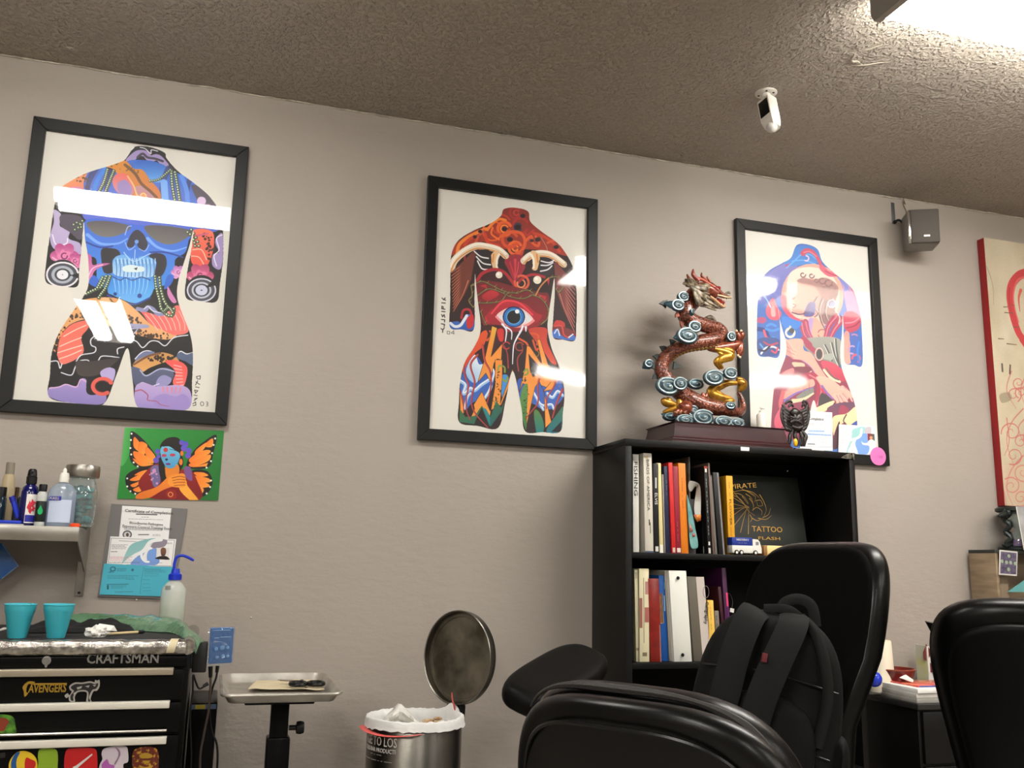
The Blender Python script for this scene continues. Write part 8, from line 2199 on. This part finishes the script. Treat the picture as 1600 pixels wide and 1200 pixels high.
strap([(.06, -.02, .46), (.02, -.03, .478), (-.035, -.03, .47)], .010, 'top_loop', th_=.4)
mb = MB(); mb.box(-.006, .006, -.1495, -.144, .33, .348, .001, M=Tr(-.012, -.002, .03)); mb.build('red_mark', mat('dull_red_patch', (96, 22, 26), .7), bp, label='little red mark on the strap')
strap([(.06, -.10, .04), (.12, -.12, .055), (.18, -.11, .02), (.20, -.10, -.04), (.17, -.10, -.08)], .026, 'loose_strap', th_=.25)
for z_ in (.33, .20): 
    mb = MB(); mb.tube(catmull([(-.15, -.072, z_), (0, -.09, z_+.012), (.15, -.072, z_)], 6), .0022, 6); mb.build('zip_line', M_BLACKP, bp)

# ------------------------------------------------------------------ low black desk cabinet with clutter
DZ, DF, DX0, DX1 = .700, -.405, 2.375, 4.6
dk = empty('desk_cabinet', ((DX0+DX1)/2, -.2, 0), 0, 'low black drawer cabinet along the wall right of the bookcase', 'cabinet')
mb = MB(); mb.box(DX0+.012, DX1, DF+.018, -.015, 0, DZ-.02, .002); wbuild(mb, 'carcass', M_CASE, dk)
mb = MB(); mb.box(DX0, DX1, DF, -.008, DZ-.02, DZ, .002); wbuild(mb, 'desk_top', mat('grey_black_top', (40, 39, 38), .3), dk)
hx0, hx1 = at(1440, 1114, DF).x, at(1486, 1113, DF).x
M_DH = mat('dull_handle', (110, 108, 104), .4, .7)
xs = [DX0+.02, DX0+.56, DX0+1.1, DX0+1.64, DX1-.01]
for i in range(4):
    for (z0, z1) in ((.50, .672), (.29, .49), (.05, .28)):
        mb = MB(); mb.box(xs[i]+.004, xs[i+1]-.004, DF+.004, DF+.02, z0, z1, .002); d = wbuild(mb, 'drawer', M_CASE, dk)
        mb = MB(); xm = (xs[i]+xs[i+1])/2; mb.tube([(xm-.1, DF+.004, z1-.03), (xm-.1, DF-.014, z1-.03), (xm+.1, DF-.014, z1-.03), (xm+.1, DF+.004, z1-.03)], .004, 8); wbuild(mb, 'drawer_pull', M_DH, d)
zq = lambda a, b, z: atz(1340+a*.125, 960+b*.125, z)
zy = lambda a, b, y: at(1340+a*.125, 960+b*.125, y)
# stack of white pads with a red booklet
x0, x1 = DX0+.008, DX0+.36
pd = empty('paper_stack', ((x0+x1)/2, -.3, DZ), 0, 'stack of white pads lying on the front edge of the black cabinet', 'paper stack')
zt_ = at(1360, 1069, DF+.03).z
hh = max(.018, min(.05, zt_-DZ))
for k in range(3):
    mb = MB(); mb.box(x0+.003*k, x1-.004*k, DF+.012+.004*(k % 2), DF+.2, DZ+hh*k/3+.0005, DZ+hh*(k+1)/3-.0005, .001); wbuild(mb, 'pad', mat('pad_%d' % k, [(150, 148, 142), (196, 192, 186), (236, 234, 230)][k], .7), pd)
zb_ = DZ+hh
rb = empty('red_booklet', (x0+.2, DF+.1, zb_), 0, 'glossy red booklet lying on the white pads', 'booklet')
mb = MB(); mb.box(x0+.035, x0+.35, DF+.045, DF+.19, zb_, zb_+.006, .001, M=None); wbuild(mb, 'booklet_cover', mat('red_gloss_print', (206, 52, 58), .25, coat=.4, col2=(230, 130, 100), cscale=16), rb)
mb = MB(); mb.box(x0+.04, x0+.13, DF+.043, DF+.05, zb_+.001, zb_+.005); wbuild(mb, 'blue_edge', mat('blue_page_edge', (70, 90, 160), .5), rb, smooth=False)
# white flap
v = [zy(520, 790, -.26), zy(600, 750, -.24), zy(700, 820, -.3), zy(690, 850, -.3)]
wf = empty('folded_note', v[0], 0, 'small folded white note leaning on the dark red bowl', 'paper')
mb = MB(); mb.slab([v[0], v[3], v[2], v[1]], .001); wbuild(mb, 'note_sheet', M_WHITE, wf, smooth=False)
# bowl
bc = zy(440, 680, -.17); bx0, bx1 = zy(225, 680, -.17), zy(662, 680, -.17)
R_ = (bx1.x-bx0.x)/2
bw = empty('dark_red_bowl', ((bx0.x+bx1.x)/2, -.17, DZ), 0, 'shallow dark red wooden bowl on the black cabinet', 'bowl')
zr_ = bc.z-DZ
mb = MB(); mb.lathe([(R_*.35, 0), (R_*.5, .004), (R_*.8, zr_*.55), (R_, zr_), (R_*.96, zr_+.002), (R_*.74, zr_*.6), (R_*.4, .008), (0, .008)], 40); mb.build('bowl_wall', mat('red_brown_lacquer', (112, 34, 26), .3, coat=.3, col2=(74, 22, 18), cscale=14), bw)
mb = MB(); mb.tube([(R_*.98*math.cos(a), R_*.98*math.sin(a), zr_+.001) for a in np.linspace(0, 2*PI, 44, endpoint=False)], .0028, 6, closed=True); mb.build('bowl_rim', mat('rim_brown', (134, 62, 44), .35), bw)
# white tapered candle cup with skull ornament
c0, c1 = zy(160, 660, -.17), zy(432, 680, -.17)
cw = c1.x-c0.x; ccx = (c0.x+c1.x)/2; cz0 = DZ+.012; cz1 = zy(300, 320, -.17).z
cn = empty('white_candle', (ccx, -.17, cz0), 0, 'thick tapered white candle standing in the dark red bowl', 'candle')
mb = MB(); mb.lathe([(cw*.5, 0), (cw*.5, .005), (cw*.41, cz1-cz0-.004), (cw*.39, cz1-cz0), (0, cz1-cz0)], 32); mb.build('candle_body', mat('cream_wax', (232, 222, 200), .5), cn)
mb = MB(); mb.tube([(0, 0, cz1-cz0), (.001, 0, cz1-cz0+.008)], .0015, 6); mb.build('wick', M_INKK, cn)
S_ = at(1368, 1000, -.17)
sk = empty('skull_ornament', (S_.x, -.17, cz1), 0, 'small cream skull ornament on top of the white candle', 'ornament')
bone = mat('aged_bone', (226, 212, 160), .5)
hz = zy(240, 120, -.17).z-cz1
mb = MB(); mb.ball((0, 0, hz*.70), (.019, .022, hz*.32), 16, 10); mb.box(-.012, .012, -.02, .008, hz*.22, hz*.5, .004); mb.build('cranium', bone, sk)
mb = MB(); mb.box(-.016, .018, -.02, .016, 0, hz*.24, .004); mb.build('jaw_base', bone, sk)
for s in (-1, 1):
    mb = MB(); mb.ball((s*.008, -.0195, hz*.62), (.0045, .003, .0055), 8, 6); mb.build('eye_socket', M_INKK, sk)
mb = MB(); mb.box(-.012, .012, -.0212, -.019, hz*.28, hz*.33); mb.build('teeth_gap', mat('tooth_gap', (110, 90, 50), .6), sk, smooth=False)
# blue ball
b_ = zy(205, 735, -.33)
r_ = .027
bl_ = empty('blue_ball', (b_.x, -.33, zb_+r_), 0, 'shiny royal blue ball half hidden behind the task chair back', 'ball')
mb = MB(); mb.ball((0, 0, 0), r_, 22, 14); mb.build('ball_shell', mat('royal_blue_gloss', (26, 54, 190), .2, coat=.5), bl_)
mb = MB(); mb.tube([(r_*1.0*math.sin(a)*.96, -r_*.3, r_*1.0*math.cos(a)) for a in np.linspace(.3, 1.9, 12)], .0016, 6); mb.build('white_stripe', M_WHITEP, bl_)
# card box standing at the wall
c4 = [zy(742, 735, -.05), zy(884, 748, -.09), zy(862, 398, -.09), zy(722, 372, -.05)]
c4[0].z = c4[1].z = DZ+.001
cbx = empty('card_box', c4[0], 0, 'upright pale card box with a dark red picture against the wall', 'box')
mb = MB(); mb.slab(c4, .01); wbuild(mb, 'box_body', mat('olive_pale_card', (176, 172, 120), .5, col2=(170, 170, 168), cscale=14), cbx, smooth=False)
e4 = [c4[1]+Vector((.003, .0, 0)), zy(960, 765, -.07), zy(935, 400, -.07), c4[2]+Vector((.003, .0, 0))]; e4[1].z = DZ+.001
mb = MB(); mb.slab(e4, .006); wbuild(mb, 'box_side', M_WHITE, cbx, smooth=False)
mb = MB(); mb.prism([(.0, -.03), (.012, -.034), (.03, -.01), (.026, .012), (.012, .03), (.004, .012), (-.004, .0)], -.002, 0, M=Tr(*(zy(828, 470, -.085)))); wbuild(mb, 'box_picture', mat('dark_red_print', (110, 40, 50), .5), cbx, smooth=False)
mb = MB(); mb.prism([(-.012, -.014), (.012, -.018), (.016, .012), (-.006, .02)], -.002, 0, M=Tr(*(zy(915, 670, -.082)))); wbuild(mb, 'box_patch', mat('dark_red_print'), cbx, smooth=False)
# blue cap at pad edge
b_ = zy(1010, 1020, DF+.02)
bc_ = empty('blue_stopper', (b_.x, DF+.03, DZ), 0, 'blue stopper at the right end of the white pads, beside the right chair', 'stopper')
mb = MB(); mb.lathe([(.014, 0), (.014, .02), (.011, .023), (0, .023)], 20); mb.build('cap_shell', M_BLUECAP, bc_)
mb = MB()
for k in range(14): mb.box(.0135, .0148, -.001, .001, .002, .018, M=Rz(2*PI*k/14))
mb.build('cap_ribs', M_BLUECAP, bc_)

# ------------------------------------------------------------------ wooden cubby box with hourglass at the far right
YC = -.16
wx0 = at(1557, 900, YC).x; wz1 = at(1560, 859, YC).z
cbb = empty('wooden_cubby', (wx0+.2, YC+.1, DZ), 0, 'brown wooden cubby box standing on the cabinet at the right edge', 'box')
M_CUB = mat('brown_wood_box', (140, 122, 98), .6, col2=(120, 102, 80), cscale=8, cstretch=(1, 1, 6))
wx1 = wx0+.42; t_ = .014
for (a, b, c, d) in ((wx0, wx1, DZ, DZ+t_), (wx0, wx1, wz1-t_, wz1), (wx0, wx0+t_, DZ+t_, wz1-t_), (wx1-t_, wx1, DZ+t_, wz1-t_)):
    mb = MB(); mb.box(a, b, YC, YC+.14, c, d, .001); wbuild(mb, 'board', M_CUB if c != wz1-t_ else mat('dark_green_edge', (44, 46, 42), .5), cbb)
mb = MB(); mb.box(wx0+t_, wx1-t_, YC+.1, YC+.11, DZ+t_, wz1-t_); wbuild(mb, 'back_board', mat('cubby_back', (128, 112, 92), .6), cbb, smooth=False)
mb = MB(); mb.box(wx0+t_, wx0+.075, YC+.02, YC+.03, DZ+t_, wz1-t_); wbuild(mb, 'face_panel', mat('cubby_back'), cbb, smooth=False)
tl = [at(1575, 925, YC+.01), at(1640, 925, YC+.01), at(1640, 880, YC+.01), at(1606, 903, YC+.01)]
tcd = empty('teal_sheet', tl[0], 0, 'teal sheet corner inside the wooden cubby at the right edge', 'paper')
mb = MB(); mb.slab(tl, .004); wbuild(mb, 'sheet', mat('teal_sheet', (96, 160, 160), .5), tcd, smooth=False)
mb = MB(); mb.tube([tl[3]+Vector((0, -.001, 0)), tl[2]+Vector((0, -.001, 0))], .0015, 6); wbuild(mb, 'sheet_edge', mat('teal_edge', (70, 120, 120), .5), tcd)
# tarot-like card hanging on the cubby
c4 = [at(a, b, YC-.006) for a, b in ((1561, 898), (1589, 900), (1590, 862), (1562, 859))]
hc = empty('hanging_card', c4[0], 0, 'patterned purple card with white border hanging on the wooden cubby', 'card')
mb = MB(); mb.slab(c4, .002); wbuild(mb, 'card_sheet', mat('card_white', (206, 202, 196), .5), hc, smooth=False)
ctr_ = sum(c4, Vector())/4
inn = [ctr_+(p-ctr_)*.88+Vector((0, -.0008, 0)) for p in c4]
mb = MB(); mb.slab(inn, .0006); wbuild(mb, 'card_pattern', mat('purple_card_print', (62, 54, 78), .5, col2=(110, 100, 122), cscale=60), hc, smooth=False)
for u, v_ in ((.5, .82), (.36, .52), (.62, .52), (.5, .2), (.08, .55), (.92, .5)):
    p = inn[0].lerp(inn[1], u).lerp(inn[3].lerp(inn[2], u), v_)
    mb = MB(); mb.lathe([(0, 0), (.0075, 0), (.0075, .001), (.004, .0014), (0, .0014)], 14, M=Tr(p.x, p.y-.0004, p.z) @ Rx(PI/2)); wbuild(mb, 'card_dot', mat('pale_green_print', (150, 164, 140), .5), hc)
# dragon hourglass
ch = lambda a, b, y=-.12: at(1540+a*.1415, 770+b*.1415, y)
hgx = ch(370, 600, -.10)
hg = empty('hourglass', (hgx.x, -.10, wz1), 0, 'hourglass with dark green dragon pillars and purple sand on the wooden cubby', 'hourglass')
M_PEW = mat('dark_green_pewter', (38, 44, 42), .4, .4, bump=(160, .5, .002))
zt_ = ch(300, 165, -.10).z
rp = hgx.x-ch(200, 600, -.10).x
for z0, z1 in ((wz1, wz1+.016), (zt_-.018, zt_)):
    mb = MB(); mb.lathe([(rp*.92, z0-wz1), (rp, z0-wz1+.004), (rp, z1-wz1-.004), (rp*.92, z1-wz1), (0, z1-wz1)], 32); mb.build('end_plate', M_PEW, hg)
H_ = zt_-wz1
mb = MB(); mb.lathe([(rp*.62, .018), (rp*.66, .03), (rp*.5, H_*.33), (rp*.1, H_*.5), (rp*.5, H_*.68), (rp*.66, H_-.03), (rp*.62, H_-.018)], 30, cap=False); mb.build('glass_bulbs', glass, hg)
mb = MB(); mb.lathe([(rp*.6, .019), (rp*.62, .028), (rp*.3, .045), (0, .05)], 24); mb.build('sand', mat('purple_sand', (120, 50, 130), .8, bump=(900, .4, .001)), hg)
for k in range(3):
    a = PI+.25+k*2*PI/3
    pts = []
    for i in range(22):
        z = .012+(H_-.024)*i/21
        w_ = .012*math.sin(i*.9+k)
        pts.append((rp*.86*math.cos(a)+w_*math.sin(a), rp*.86*math.sin(a)-w_*math.cos(a), z))
    mb = MB(); mb.tube(pts, [.008+.004*abs(math.sin(i*.55)) for i in range(22)], 9); mb.build('dragon_pillar', M_PEW, hg)
    mb = MB(); c = Vector((rp*1.0*math.cos(a), rp*1.0*math.sin(a), H_-.03)); d = Vector((math.cos(a), math.sin(a), -.2))
    mb.tube([c-d*.02, c+d*.012, c+d*.03, c+d*.048], [.012, .015, .011, .004], 9); mb.tube([c+d*.01+Vector((0, 0, .01)), c-d*.01+Vector((0, 0, .028))], [.005, .001], 6); mb.build('dragon_head', M_PEW, hg)
    mb = MB(); c = Vector((rp*1.0*math.cos(a), rp*1.0*math.sin(a), .02)); mb.tube([c-d*.02, c+d*.02, c+d*.04+Vector((0, 0, .01))], [.012, .009, .003], 8); mb.build('dragon_tail', M_PEW, hg)
# clear folded sheet leaning at the very edge
v = [ch(425, 640, -.185), ch(520, 640, -.185), ch(520, 150, -.185), ch(335, 150, -.185)]
v[0].z = v[1].z = wz1+.001
fs_ = empty('clear_sleeve', v[0], 0, 'glossy grey plastic sleeve in front of the hourglass at the right edge', 'sleeve')
mb = MB(); mb.slab(v, .002); wbuild(mb, 'sleeve_sheet', mat('grey_gloss_sleeve', (176, 176, 176), .2, coat=.5, col2=(140, 140, 142), cscale=12), fs_, smooth=False)
mb = MB(); mb.tube([v[0]+Vector((0, -.001, 0)), v[3]+Vector((0, -.001, 0))], .0016, 6); wbuild(mb, 'sleeve_edge', M_WHITEP, fs_)
